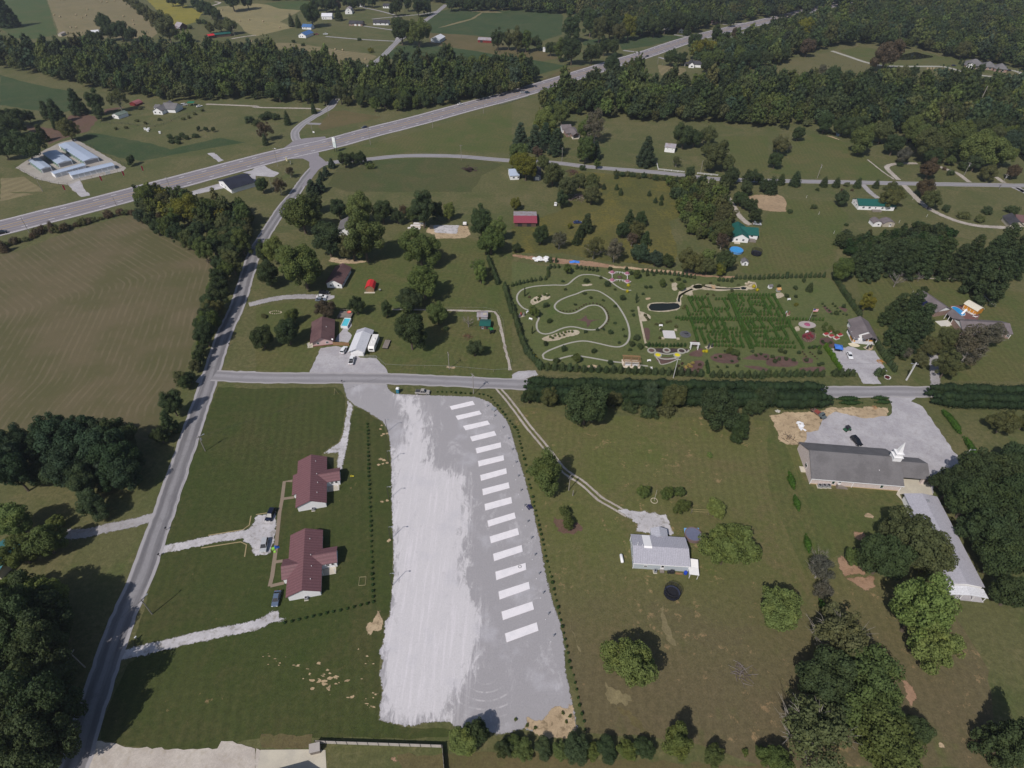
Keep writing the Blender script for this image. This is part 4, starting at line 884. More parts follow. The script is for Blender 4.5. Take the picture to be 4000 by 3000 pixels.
for x,y,w,c,k,l in((390,180,330,'g','round','large green tree beside the county road above the hidden house'),(890,150,260,'l','round','light yellow-green tree over the hidden grey-roofed house'),(710,140,170,'d','round','dark tree between the two big yard trees'),(1090,170,190,'d','round','dark tree beside the light yellow-green yard tree'),
(930,380,330,'g','oval','tall green tree shading the hidden grey-roofed house'),(620,410,290,'d','round','wide dark tree in front of the hidden grey-roofed house'),(830,470,240,'o','round','olive lower tree in front of the hidden house'),(490,90,180,'d','round','dark tree behind the large roadside tree'),(150,500,200,'l','round','yellow-green tree on the county road verge'),
(400,640,390,'g','round','largest green tree above the white driveway cars'),(100,710,210,'d','round','dark tree at the county road by the gravel driveway'),(250,560,180,'l','round','light green tree behind the largest yard tree'),(1220,210,120,'d','round','dark tree by the orange bush beside the gravel pad'),
(1440,150,230,'d','oval','dark broad tree behind the white gravel pad'),(1560,160,120,'d','oval','narrow dark tree behind the white gravel pad'),(1670,165,110,'l','oval','light green tree at the end of the gravel pad row'),(1345,190,100,'g','oval','green tree at the start of the gravel pad row'),(1270,150,90,'r','loose','brownish bare tree by the gravel pad row'),
(1420,490,310,'g','round','upper of the two big round lawn trees'),(1450,770,310,'g','round','lower of the two big round lawn trees'),(1945,260,210,'d','oval','dark tree at the corner of the gravel pad'),(2090,320,150,'l','oval','pale green tree beside the gravel pad corner'),(2030,420,250,'g','spread','spreading green tree below the gravel pad corner'),
(1920,640,150,'l','loose','thin light green tree in the middle lawn'),(1940,710,120,'l','oval','small light green tree under the thin tree'),(870,980,130,'d','oval','slim dark tree beside the pool deck'),(1125,1010,110,'d','oval','small dark pear tree on the middle lawn'),(600,1010,180,'r','spread','brownish low tree behind the maroon-roofed pink house'),
(1330,930,230,'d','spread','dark upper crown behind the biggest lawn tree'),(1330,1180,300,'d','oval','biggest dark lawn tree beside the travel trailer'),(1570,1050,200,'g','round','green round tree beside the biggest dark lawn tree'),(270,1210,230,'d','round','dark round tree beside the maroon-roofed pink house'),(50,1260,200,'d','round','dark round tree at the county road corner lawn'),
(300,1080,140,'g','round','green tree top behind the dark round tree'),(1890,1350,150,'d','round','small dark tree on the fenced lawn'),(1835,1110,120,'x','bare','bare grey tree beside the animal sheds'),(70,1070,60,'o','bush','small olive bush beside the rock-edged bed'),(1640,1180,60,'d','bush','low dark bush below the green round tree')):
 T(5,x,y,w,k,c,l)
shrubs(5,'40,480 40,530',90,'oval','d','slim dark tree on the county road verge','slim trees on the verge')
for x,y,w,c,k,l in((35,100,100,'y','round','small yellow tree beside the barn with the two-tone roof'),(430,60,110,'d','oval','dark tree beside the parked white cart'),(690,20,160,'o','round','olive tree above the brush pile'),(250,370,150,'d','round','dark tree below the barn with the two-tone roof'),(650,270,130,'d','pine','dark cedar beside the blue car in the meadow'),(590,340,90,'d','pine','smaller cedar below the blue car'),(560,400,90,'d','pine','dark evergreen in the meadow hollow'),(500,290,50,'y','round','tiny yellow tree by the blue car'),
(410,410,150,'x','loose','grey half-bare tree in the meadow hollow'),(710,480,170,'o','loose','olive half-bare tree on the soil bank'),(890,500,190,'x','loose','brown half-bare tree on the soil bank'),(1110,520,170,'b','round','blue-green dense tree on the soil bank'),(1240,570,140,'b','round','low blue-green tree on the soil bank'),(1340,590,120,'d','round','small dark tree on the soil bank'),(1020,210,90,'d','pine','slim evergreen on top of the meadow thicket'),(1120,230,110,'d','round','dark tree on top of the meadow thicket'),(960,330,130,'d','round','dark bushy tree in the meadow thicket'),(1080,330,150,'o','round','olive bushy tree in the meadow thicket'),(1160,400,100,'d','pine','slim dark evergreen of the meadow thicket'),(1040,400,120,'r','loose','brown scrub in the meadow thicket'),
(1700,540,140,'l','bush','pale green bush at the corner of the thicket'),(1810,660,110,'y','round','yellow-green tree at the garden corner'),(1850,590,190,'d','round','dark tree beside the round blue pool'),(1550,600,200,'o','round','olive tree at the foot of the thicket'),(1690,640,150,'o','round','olive tree beside the yellow-green garden corner tree'),(1850,200,200,'o','round','olive tree against the green-roofed house'),(1820,330,200,'o','round','olive tree hiding the corner of the green-roofed house'),(1450,20,180,'d','bush','wide dark thicket bush in the gold meadow'),(40,480,90,'d','round','small dark tree above the garden wall'),(1820,420,140,'r','loose','bare brown tree by the green-roofed house')):
 T(6,x,y,w,k,c,l)
shrubs(6,'1187,10 1240,70 1295,45 1290,90 940,5 420,20',42,'cedar','d','small cedar scattered in the gold meadow','cedars in the gold meadow',.7)
shrubs(2,'903,1518 795,1610 905,1615 940,1650 1432,1595 1498,1635',44,'cedar','d','small cedar scattered in the gold meadow','cedars in the gold meadow',.7)
for x,y,w in((590,1560,120),(700,1560,130),(480,1620,180),(690,1640,120)):T(2,x,y,w,'round','o','olive tree on the upper edge of the gold meadow','trees at the gold meadow edge')
T(6,2020,90,110,'round','d','dark evergreen beside the gravel drive bend');T(6,1970,60,120,'round','d','evergreen above the gravel drive bend');T(6,2075,120,90,'oval','d','slim evergreen beside the gravel drive bend');T(6,2100,200,110,'oval','d','dark evergreen next to the silver vehicle at the green-roofed house')
for x,y,w,c,k,l in((640,50,130,'d','round','round dark tree before the long green-roofed house'),(395,125,62,'d','bush','round bush in the lawn before the long green-roofed house'),(190,165,58,'d','bush','round bush beside the bare field patch'),(680,283,42,'d','bush','small bush at the corner of the pine grove'),(1070,50,190,'o','spread','olive tree behind the end of the long green-roofed house'),
(1420,60,170,'o','spread','olive shrub tree beside the curving gravel drive'),(1540,140,90,'d','bush','dark bush beside the curving gravel drive'),(1700,200,110,'o','bush','olive bush below the far east lawn'),(1830,235,100,'o','bush','low brownish bush below the far east lawn'),(1900,155,110,'d','bush','round dark bush in the far east lawn'),(2110,150,115,'d','bush','second round bush in the far east lawn'),
(650,670,200,'g','round','round green tree at the garden hedge corner'),(860,945,130,'y','oval','yellow-green tree on the lawn beside the garden hedge'),(1120,750,140,'x','bare','bare grey tree below the pine grove'),(1315,730,80,'x','bare','smaller bare tree below the pine grove'),(1350,845,80,'d','spread','small dark tree beside the solar panels'),
(1390,1330,190,'o','round','olive tree at the gravel drive of the large house'),(1540,1290,190,'o','oval','brown-green tree beside the gravel drive'),(1560,1490,200,'o','oval','lower brown-green tree beside the gravel drive'),(1760,1330,320,'x','loose','wide thin grey-green tree in front of the large house'),(1950,1230,230,'x','loose','thin tree in front of the large house end'),(1200,1390,110,'x','loose','small pale tree under the great evergreens'),(1320,1450,130,'o','round','small olive tree at the drive mouth')):
 T(7,x,y,w,k,c,l)
for x,y,w in((1120,1010,230),(1250,1000,250),(1330,1120,270),(1180,1180,260),(1280,1230,250),(1150,1330,170),(1060,1050,170)):T(7,x,y,w,'pine','d','great dark evergreen in the clump before the large house','great evergreens before the large house',.8)
for x,y,w in((1340,560,260),(1500,570,260),(1640,600,230),(1760,550,260),(1930,560,280),(1960,720,340),(1880,660,260),(2050,450,260),(2150,600,220),(2180,480,220),(1100,570,230),(1200,600,220),(900,610,230),(780,590,190)):T(7,x,y,w,'pine','d','tall pine in the dense row behind the large house','tall pines behind the large house',.85)
for t_,x,y,w,c,k,l in((10,640,190,380,'d','round','wide dark tree standing before the long hedge'),(10,1790,200,380,'d','round','second wide dark tree standing before the long hedge'),(10,150,100,140,'d','round','dark tree at the farm track end of the hedge'),(10,330,110,170,'o','round','brownish tree beside the dark tree at the track'),(10,1200,90,190,'b','round','blue-green tree in the middle of the long hedge'),(10,1400,110,220,'o','round','olive tree in the middle of the long hedge'),(10,1020,200,150,'d','bush','dark bush at the foot of the hedge'),(10,1180,240,170,'d','bush','low dark bush before the blue-green tree'),(10,1330,230,160,'o','bush','low olive bush before the olive hedge tree'),(10,880,130,150,'o','round','small olive tree between the wide dark trees'),(10,1960,380,220,'d','round','low front crown of the second wide dark tree'),(10,2090,200,170,'d','round','dark tree beside the second wide dark tree'),(10,2180,110,180,'d','round','dark rounded tree at the church end of the hedge'),
(10,285,770,320,'g','oval','tall olive-green tree beside the farm track'),(10,1140,930,125,'g','round','small round tree beside the flagpole'),(10,1340,945,120,'g','round','dark green tree of the trio near the gravel apron'),(10,1450,930,110,'g','round','rear tree of the trio near the gravel apron'),(10,1465,1060,140,'g','round','front tree of the trio near the gravel apron'),(10,455,1100,105,'g','round','upper small tree of the pair in the west paddock'),(10,485,1205,115,'g','round','lower small tree of the pair in the west paddock'),(10,1760,1080,180,'l','round','pale green bushy tree by the clothes line'),(10,1710,610,65,'l','bush','tiny sapling alone in the big paddock'),(10,1860,1400,450,'l','round','large light green tree beside the silver-roofed house'),
(14,1005,735,450,'l','round','large round tree alone in the lower paddock'),(14,1430,1440,270,'g','oval','green tree in the lower fence row'),(14,1750,1550,190,'g','round','smaller green tree in the lower fence row'),(14,2150,1520,110,'g','round','small bush tree at the end of the lower fence row'),(14,2015,1520,70,'g','bush','tiny bush at the end of the lower fence row'),
(15,100,270,400,'l','round','large light green tree between paddock and church lawn'),(15,1330,280,520,'l','oval','great pale green tree beside the metal annex'),(15,1430,600,420,'l','round','lower crown of the great pale green trees'),(15,620,520,560,'o','loose','brown-green sycamore with bare limbs'),(15,800,860,560,'g','round','dense green tree in the lower corner grove'),(15,520,980,560,'d','round','dark dense tree in the lower corner grove'),(15,900,1180,560,'g','round','middle dense tree of the lower corner grove'),(15,1000,1450,600,'g','round','green tree at the bottom edge of the corner grove'),(15,400,1350,680,'o','loose','olive tree with thin crown in the corner grove'),(15,1290,1330,240,'d','round','dark smaller tree beside the corner grove'),(15,60,1580,260,'g','round','green tree at the bottom edge of the fence row'),(15,2130,1400,420,'d','pine','dark pine at the lower photo corner'),(15,2110,150,330,'d','round','dark tree at the photo edge below the great oaks'),
(15,480,120,180,'x','loose','thin grey tree on the church lawn edge'),(11,460,1590,250,'x','loose','thin brownish tree on the church lawn edge'),(11,450,1490,170,'x','bare','silver-grey bare tree beside the hedge row'),(11,740,1490,160,'g','round','small green tree on the soil patch by the annex'),(11,1240,1330,520,'o','round','great olive tree in front of the metal annex'),(11,1000,1500,420,'d','round','dark lower tree in front of the metal annex'),(11,1410,1500,400,'o','round','olive lower crown beside the metal annex'),
(11,2040,330,240,'o','spread','olive low tree on the lawn behind the church lot'),(11,2212,340,140,'o','spread','brownish low tree at the photo edge of the lawn')):
 T(t_,x,y,w,k,c,l)
for x,y,w in((1600,860,330),(1800,750,360),(2000,800,380),(2150,650,300),(1750,1000,380),(1950,1050,420),(2130,950,380),(1900,1250,400),(2100,1280,400),(2000,1480,400),(2180,1500,350)):T(11,x,y,w,'round','do'[int(x)%2],'great oak in the dark grove beside the church annex','oaks beside the church annex',1.1)
for i,(x,y,w)in enumerate(((90,1500,200),(270,1490,170),(420,1510,160),(560,1490,260),(700,1520,150),(820,1500,200),(1000,1500,190),(1140,1490,200),(0,1450,180))):T(14,x,y,w,'round','gd'[i%2],'bushy sapling in the fence row below the gravel lot','saplings in the lower fence row',.62)
T(13,1790,1430,260,'round','l','light green bushy tree beside the board fence');T(13,1890,1360,260,'round','d','dark bushy tree beside the board fence');T(13,2150,1500,160,'round','d','small dark tree near the board fence end')
shrubs(14,'440,1180 500,1210 470,1260 30,1240 130,1290 200,1310',36,'bush','g','weed tuft on the pale soil corner of the lot','weed tufts at the lot corner')
for x,y,w,c in((100,1180,330,'l'),(380,1350,330,'g'),(170,1450,300,'g'),(480,1200,150,'l')):T(8,x,y,w,'round',c,'sunlit green tree beside the county road driveway','sunlit trees by the county road driveway')
for x,y,w in((620,480,420),(820,560,420),(1000,620,380),(1080,780,300),(380,560,360),(560,720,360)):T(8,x,y,w,'round','p','broad dark pine at the county road side of the stand','broad pines at the county road')
T(8,800,1050,260,'round','d','dark low tree between pine stand and side driveway');T(12,350,200,420,'round','l','large sunlit tree at the photo edge by the county road');T(12,90,120,300,'round','g','green tree hiding the teal roof')
gW='clipped shrubs along the duplex lawn'
for x,y in S('960,345 962,370 963,400 963,430 965,465 966,492 966,523 967,555 968,588 970,622 970,657 971,692 972,727 973,760 974,795 976,832 978,868 979,907 980,944 982,983 984,1022 985,1062 987,1103 988,1143 990,1184 990,1225 991,1268 992,1312 994,1358 995,1403 997,1450 1000,1495 1000,1540 1001,1590 1003,1640'):T(9,x+trng.uniform(-2,2),y,(20+.004*y)*trng.uniform(.75,1.2),'ball','h','small clipped shrub in the straight row beside the duplex lawn',gW,trng.uniform(.8,1.2))
for x,y in S('1005,25 1008,75 1008,128 1010,178 1013,222 960,237 903,250 845,265 787,282 728,295 667,307 608,320 550,335 490,347 430,360 370,375 308,390 245,402'):T(13,x,y,28,'ball','h','small clipped shrub in the straight row beside the duplex lawn',gW,trng.uniform(.8,1.2))
gE='clipped shrubs along the lot edge'
for t_,s,w in((9,'1568,67 1605,70 1645,70 1687,70 1722,73 1765,78 1808,80 1850,83 1930,85 1965,88 2003,98 2028,118 2045,140 2062,163 2085,187 2108,213 2128,243 2150,267 2168,292 2190,320',18),(10,'0,345 22,370 48,397 55,425 62,457 66,490 73,520 80,550 88,583 97,615 105,648 118,700 128,760 140,820 150,870 160,900 178,975 185,1020 193,1052 203,1090 210,1135 226,1180 235,1220 243,1260 250,1302 262,1347 274,1390 283,1437 293,1485 302,1530 318,1580 325,1625',23),(14,'340,10 350,57 362,110 370,165 382,215 400,270 408,325 422,377 437,432 448,490 460,548 472,605 485,663 497,735 510,795 533,853 545,920 560,982 570,1050 585,1115 603,1185 622,1255 633,1325',28)):
 for x,y in S(s):T(t_,x+trng.uniform(-2,2),y+trng.uniform(-4,4),w*trng.uniform(.7,1.2),'ball','h','small clipped shrub along the curved east edge of the gravel lot',gE,trng.uniform(.8,1.2))
 # ================================================================== BUILDINGS
M_glass=m_glass('window_glass');M_wood=paint((.27,.16,.085),.8,.25);M_woodg=paint((.21,.18,.16),.85,.25)
R_maroon=m_ribbed('maroon_metal_roof',(.165,.080,.088),1,.9,.22,.55);R_maroon2=m_shingle('maroon_shingle',(.13,.075,.075),(.10,.055,.058))
R_grey=m_shingle('grey_shingle',(.155,.147,.152),(.125,.118,.122));R_brown=m_shingle('brown_shingle',(.17,.145,.15),(.13,.11,.115));R_dk=m_shingle('charcoal_shingle',(.06,.058,.068))
R_silver=m_ribbed('silver_metal_roof',(.40,.39,.44),0,.5,.14,.4);R_silvery=m_ribbed('silver_metal_roof_cross',(.42,.42,.47),1,.6,.14,.4)
R_sky=m_ribbed('pale_blue_metal_roof',(.40,.46,.58),0,1.0,.08,.35);R_white=m_ribbed('white_metal_roof',(.66,.66,.70),1,.6,.06,.4);R_whitex=m_ribbed('white_metal_roof_x',(.70,.70,.74),0,.6,.06,.4)
R_green=m_ribbed('green_metal_roof',(.018,.10,.085),0,.5,.12,.4);R_greeny=m_ribbed('green_metal_roof_y',(.018,.10,.085),1,.5,.12,.4)
R_blue=m_ribbed('blue_metal_roof',(.07,.16,.36),0,.6,.1,.4);R_black=m_shingle('black_roof',(.025,.028,.045));R_red=paint((.52,.03,.035),.5,.1);R_redm=m_ribbed('faded_red_roof',(.28,.06,.085),0,.6,.15,.5)
R_rust=m_ribbed('weathered_tin',(.34,.32,.36),0,.6,.15,.6,c2=(.24,.19,.18))
W_white=m_siding('white_siding',(.82,.81,.82));W_blue=m_siding('pale_blue_siding',(.46,.50,.54));W_pink=m_siding('pink_siding',(.60,.41,.40));W_brick=m_brick('pale_brick',(.60,.50,.475),(.50,.41,.39),(.64,.58,.56));W_brickb=m_brick('brown_brick',(.27,.17,.14),(.22,.13,.105),(.36,.30,.27))
W_tan=m_siding('tan_siding',(.46,.41,.34));W_red=m_siding('red_boards',(.20,.03,.03),.3);W_grey=m_siding('grey_siding',(.36,.36,.38));W_wood=m_siding('brown_boards',(.24,.15,.09),.3);W_dkwood=m_siding('dark_boards',(.12,.075,.06),.3)
P_white=paint((.76,.75,.76),.5,.06);P_dark=paint((.03,.03,.035),.6,.2);P_grey=paint((.30,.30,.31),.6,.15);P_metal=paint((.42,.43,.46),.35,.12,metal=.5)
def block(root,x0,x1,y0,y1,h,ridge='x',rise=1.6,over=.4,wm=None,rm=None,z0=0.0,hip=0.0,wall=True,th=.14,rm2=None,posts=False,rname='roof',clip=None):
 s=(rise/((y1-y0)/2))if ridge=='x' else(rise/((x1-x0)/2))
 if wall:
  if hip:MB().box(x0,x1,y0,y1,z0,z0+h).obj('wall',wm,root)
  elif ridge=='x':MB().ext([(y0,z0),(y1,z0),(y1,z0+h),((y0+y1)/2,z0+h+rise),(y0,z0+h)],'x',x0,x1).obj('wall',wm,root)
  else:MB().ext([(x0,z0),(x1,z0),(x1,z0+h),((x0+x1)/2,z0+h+rise),(x0,z0+h)],'y',y0,y1).obj('wall',wm,root)
 ze=z0+h-over*s+.03;zr=z0+h+rise+.03
 if hip:
  X0,X1,Y0,Y1=x0-over,x1+over,y0-over,y1+over
  if ridge=='x':k=min(hip*(y1-y0)/2,(x1-x0)/2-.01);r0,r1=(X0+k+over,(y0+y1)/2,zr),(X1-k-over,(y0+y1)/2,zr)
  else:k=min(hip*(x1-x0)/2,(y1-y0)/2-.01);r0,r1=((x0+x1)/2,Y0+k+over,zr),((x0+x1)/2,Y1-k-over,zr)
  v=[(X0,Y0,ze),(X1,Y0,ze),(X1,Y1,ze),(X0,Y1,ze),(X0,Y0,ze+th),(X1,Y0,ze+th),(X1,Y1,ze+th),(X0,Y1,ze+th),(*r0[:2],zr+th),(*r1[:2],zr+th)]
  f=[(0,3,2,1),(0,1,5,4),(1,2,6,5),(2,3,7,6),(3,0,4,7)]
  f+=[(4,5,9,8),(5,6,9),(6,7,8,9),(7,4,8)]if ridge=='x' else[(4,5,8),(5,6,9,8),(6,7,9),(7,4,8,9)]
  return MB().add(v,f).obj(rname,rm,root)
 a,b,m=(y0-over,y1+over,(y0+y1)/2)if ridge=='x' else(x0-over,x1+over,(x0+x1)/2)
 e0,e1=(x0-over,x1+over)if ridge=='x' else(y0-over,y1+over)
 if rm2 is None:
  return MB().ext([(a,ze),(m,zr),(b,ze),(b,ze+th),(m,zr+th),(a,ze+th)],ridge,e0,e1).obj(rname,rm,root)
 MB().ext([(a,ze),(m,zr),(m,zr+th),(a,ze+th)],ridge,e0,e1).obj(rname,rm,root)
 return MB().ext([(m,zr),(b,ze),(b,ze+th),(m,zr+th)],ridge,e0,e1).obj(rname,rm2,root)
def gambrel(root,x0,x1,y0,y1,h,rise,wm,rm,over=.25):
 w=x1-x0;m=(x0+x1)/2
 pr=[(x0,h),(x0+w*.16,h+rise*.62),(m,h+rise),(x1-w*.16,h+rise*.62),(x1,h)]
 MB().ext([(x0,0),(x1,0)]+pr[::-1],'y',y0,y1).obj('wall',wm,root)
 o=[(x0-.2,h-.15)]+pr[1:4]+[(x1+.2,h-.15)];lo=[(x,z+.03)for x,z in o];hi=[(x+(-.08 if i<2 else.08 if i>2 else 0),z+.15)for i,(x,z)in enumerate(o)]
 MB().ext(lo+hi[::-1],'y',y0-over,y1+over).obj('roof',rm,root)
def opening(root,box,side,u,w,z,h,kind='w',mat=None):
 x0,x1,y0,y1=box;d=.06
 def bx(a,b,p,zz0,zz1):
  if side=='F':return MB().box(x0+a,x0+b,y0-p,y0+.02,zz0,zz1)
  if side=='B':return MB().box(x0+a,x0+b,y1-.02,y1+p,zz0,zz1)
  if side=='L':return MB().box(x0-p,x0+.02,y0+a,y0+b,zz0,zz1)
  return MB().box(x1-.02,x1+p,y0+a,y0+b,zz0,zz1)
 if kind=='w':
  f=bx(u-w/2,u+w/2,d,z,z+h).obj('window',P_white,root)
  bx(u-w/2+.1,u+w/2-.1,d+.015,z+.1,z+h-.1).obj('pane',M_glass,f);bx(u-.03,u+.03,d+.03,z+.1,z+h-.1).obj('glazing_bar',P_white,f)
 elif kind=='d':
  f=bx(u-w/2,u+w/2,d,z,z+h).obj('door',mat or P_white,root);bx(u-w/2+.15,u+w/2-.15,d+.02,z+h*.5,z+h-.2).obj('pane',M_glass,f);bx(u+w/2-.2,u+w/2-.1,d+.06,z+.95,z+1.05).obj('handle',P_metal,f)
 elif kind=='g':bx(u-w/2,u+w/2,d,z,z+h).obj('garage_door',mat or P_white,root)
 elif kind=='v':bx(u-w/2,u+w/2,d,z,z+h).obj('vent',mat or P_grey,root)
def site(name,label,cat,A,B,group=None,pv=None):
 a,b=np.array(A[:2]),np.array(B[:2]);d=b-a
 return empty(name,(a[0],a[1],0),math.atan2(d[1],d[0]),label,cat,group),float(np.linalg.norm(d))
def house(name,label,cat,A,B,D,h=2.6,ridge='x',rise=1.6,over=.4,wm=None,rm=None,ops=(),hip=0.0,group=None,rm2=None):
 r,L=site(name,label,cat,A,B,group)
 block(r,0,L,0,D,h,ridge,rise,over,wm or W_white,rm or R_grey,hip=hip,rm2=rm2)
 for o in ops:opening(r,(0,L,0,D),*o)
 return r,L
def ac_unit(P,label,s=.8,group=None,rz=0.0):
 r=empty('air_conditioner',P,rz,label,'air conditioner',group)
 MB().box(-s*.7,s*.7,-s*.7,s*.7,.0,.08).obj('slab',M_conc,r);MB().box(-s*.5,s*.5,-s*.5,s*.5,.08,.95).obj('casing',P_metal,r)
 MB().cyl(0,0,.951,.99,s*.38,n=12).obj('fan_grille',P_dark,r);return r
def dish(P,label,rz=0.0,z=3.0):
 r=empty('satellite_dish',(P[0],P[1],z),rz,label,'satellite dish')
 o=MB().lathe([(0,0),(.2,.02),(.38,.1),(.4,.12),(.36,.12),(.18,.05),(0,.03)],14).obj('reflector',P_white,r);o.rotation_euler=(R(55),0,0);o.location=(0,-.1,.35)
 MB().tube([(0,.05,0),(0,.02,.35)],.03,5).obj('mast',P_metal,r);return r
 # ---- the two maroon-roofed duplexes
def duplex(label,A,B,D,kind):
 r,L=house('duplex_house',label,'house',A,B,D,2.6,'y',1.95,.45,W_white,R_maroon)
 b=(0,L,0,D)
 block(r,L-3.2,L+4.3,8.2,13.0,2.5,'x',1.15,.35,W_white,R_maroon,rname='porch_roof')
 MB().box(L,L+3.9,5.9,8.15,0,.12).obj('porch_slab',M_conc,r)
 for x in(L+.4,L+3.7):MB().box(x-.08,x+.08,6.1,6.26,.12,2.2).obj('porch_post',P_white,r)
 if kind==0:
  MB().ext([(-1.9,1.85),(.6,2.95),(.6,3.08),(-1.9,1.98)],'y',5.2,13.6).obj('porch_roof',R_maroon,r);MB().box(-1.4,-.02,5.6,13.2,0,1.9).obj('wall',W_white,r)
 else:block(r,-1.6,3.4,5.6,11.6,2.45,'x',1.5,.35,W_white,R_maroon,rname='porch_roof')
 for u in(2.2,5.0,15.2,17.0):opening(r,b,'R',u,1.2,.95,1.2)
 opening(r,b,'R',6.6,.95,.1,2.05,'d');opening(r,(L-3.2,L+4.3,8.2,13),'F',6.4,.95,.12,2.05,'d');opening(r,(L-3.2,L+4.3,8.2,13),'F',5.0,.9,1.0,1.1)
 for u,v in((6.2,3.1),(6.3,7.2),(6.0,10.8),(5.6,16.2)):
  s=1.95/(L/2);MB().cyl(u,v,4.55-(u-L/2)*s+.1,4.55-(u-L/2)*s+.55,.09,n=8).obj('roof_vent',P_white,r)
 return r,L
dA,LA=duplex('maroon-roofed white duplex with the straight side porch roof, nearer the crossroads',w1(9,370,1103),w1(9,612,1062),18.6,0)
dB,LB=duplex('maroon-roofed white duplex with gabled porches, beside the blue-grey sedan',w1(13,290,215),w1(13,565,165),19.4,1)
ac_unit(w1(9,497,1090),'grey air conditioner on the ground at the upper duplex gable',rz=.2);ac_unit(w1(13,437,200),'grey air conditioner on the ground at the lower duplex gable',rz=.2)
# ---- silver house in the paddock
r,L=house('bungalow','pale blue bungalow with silver ribbed roof and white roof patch','house',w1(10,1043,1592),w1(10,1515,1622),9.3,2.9,'x',1.45,.25,W_blue,R_silver)
sil=r;b=(0,L,0,9.3)
for y in(0,9.3):
 for x in(0,L):MB().box(x-.09,x+.09,y-.09,y+.09,0,2.85).obj('corner_trim',P_white,r)
MB().box(-.27,L+.27,-.33,-.25,2.72,2.95).obj('gutter',P_white,r)
s=1.45/4.65
MB().ext([(4.1,2.9+4.1*s+.18),(4.65,4.53),(9.4,2.9-.1*s+.18),(9.4,2.9-.1*s+.23),(4.65,4.6),(4.1,2.9+4.1*s+.24)],'x',3.0,5.3).obj('roof_patch',paint((.82,.80,.80),.5,.05),r)
block(r,6.2,10.6,9.3,12.2,2.5,'y',.9,.25,W_blue,R_silvery,rname='porch_roof')
opening(r,b,'F',3.4,.9,1.1,.9);opening(r,b,'F',8.2,1.0,.45,2.05,'d');opening(r,b,'L',2.4,1.2,1.0,1.1);opening(r,b,'L',6.8,1.2,1.0,1.1)
MB().box(7.6,8.8,-1.0,-.08,0,.42).obj('door_step',M_woodg,r)
for x,y in((1.2,4.9),(2.6,4.9),(1.4,5.6)):MB().cyl(x,y,4.35,4.85,.1,n=8).obj('roof_vent',P_white,r)
dish(w1(10,1020,1372),'white satellite dish at the gable of the silver-roofed bungalow',2.0,2.2)
ac_unit(w1(10,1235,1625),'air conditioner on a white slab before the silver-roofed bungalow')
r=empty('canopy_shelter',w1(10,1525,1680),R(-8),'white sheet-roofed shelter at the corner of the silver bungalow','shelter')
for x,y in((.1,.1),(2.3,.1),(.1,4.6),(2.3,4.6)):MB().box(x-.06,x+.06,y-.06,y+.06,0,2.1).obj('post',P_white,r)
MB().ext([(0,2.1),(2.5,2.0),(5.0,2.35),(5.0,2.42),(2.5,2.07),(0,2.17)],'x',-.15,2.55).obj('roof',paint((.80,.78,.78),.5,.06),r);MB().box(-.02,.04,.2,4.5,.6,2.05).obj('side_panel',W_blue,r)
# ---- church
A=w1(11,358,862);B=w1(11,1127,926)
r,L=house('church','long pale brick church with grey shingle roof and white steeple','church',A,B,15.6,3.1,'x',4.4,.45,W_brick,R_grey)
b=(0,L,0,15.6)
MB().box(.0,L,-.04,-.0,.02,.28).obj('foundation_band',paint((.46,.33,.17)),r)
for x in(0,L*.47,L):MB().box(x-.1,x+.1,-.09,-.01,0,3.0).obj('downpipe',P_white,r)
MB().box(-.47,L+.47,-.55,-.45,2.75,3.0).obj('gutter',P_white,r)
for u in(7.0,22.2):
 f=MB().box(u-.5,u+.5,-.06,.0,.9,2.7).obj('window',P_white,r);MB().box(u-.4,u+.4,-.08,0,1.0,2.6).obj('pane',paint((.02,.05,.035),.2),f)
opening(r,b,'F',8.9,1.1,.75,2.1,'d');opening(r,b,'L',6.3,1.6,1.2,1.5);MB().box(-1.5,-.02,4.8,7.2,0,.3).obj('door_step',M_conc,r)
st=MB();st.box(8.2,10.2,-1.2,-.1,.0,.7)
for k in range(4):st.box(10.2+k*.4,10.6+k*.4,-1.2,-.1,0,.7-.16*(k+1))
st.obj('steps',M_woodg,r)
MB().box(8.2,12.0,-1.25,-1.19,.9,1.0).obj('handrail',M_woodg,r);MB().box(8.2,8.28,-1.25,-.1,.7,1.5).obj('handrail',M_woodg,r)
t=MB();cx,cy=L-1.1,7.8
def sq(mb,s0,s1,z0,z1):mb.add([(cx-s0,cy-s0,z0),(cx+s0,cy-s0,z0),(cx+s0,cy+s0,z0),(cx-s0,cy+s0,z0),(cx-s1,cy-s1,z1),(cx+s1,cy-s1,z1),(cx+s1,cy+s1,z1),(cx-s1,cy+s1,z1)],[(0,3,2,1),(4,5,6,7),(0,1,5,4),(1,2,6,5),(2,3,7,6),(3,0,4,7)])
sq(t,1.3,1.3,6.2,8.6);stp=t.obj('steeple',P_white,r)
for s0,s1,z0,z1,nm in((1.5,1.5,8.6,8.78,'cornice'),(1.0,1.0,8.78,10.0,'belfry'),(1.25,1.25,10.0,10.18,'cornice'),(.75,.02,10.18,14.6,'spire')):
 m_=MB();sq(m_,s0,s1,z0,z1);m_.obj(nm,P_white,stp)
block(r,L+.05,L+9.4,3.6,12.2,3.3,'x',2.3,.4,wm=W_brick,rm=R_grey,wall=False,rname='porch_roof')
MB().ext([(3.7,3.31),(12.1,3.31),(7.9,5.5)],'x',L+9.0,L+9.3).obj('porch_gable',W_white,r)
for x,y in((L+8.6,4.2),(L+8.6,11.6)):MB().box(x-.4,x+.4,y-.4,y+.4,0,3.25).obj('porch_pillar',W_brick,r)
MB().box(L+.5,L+9.2,3.65,3.95,2.95,3.28).obj('porch_beam',P_dark,r);MB().box(L+.5,L+9.2,11.85,12.15,2.95,3.28).obj('porch_beam',P_dark,r)
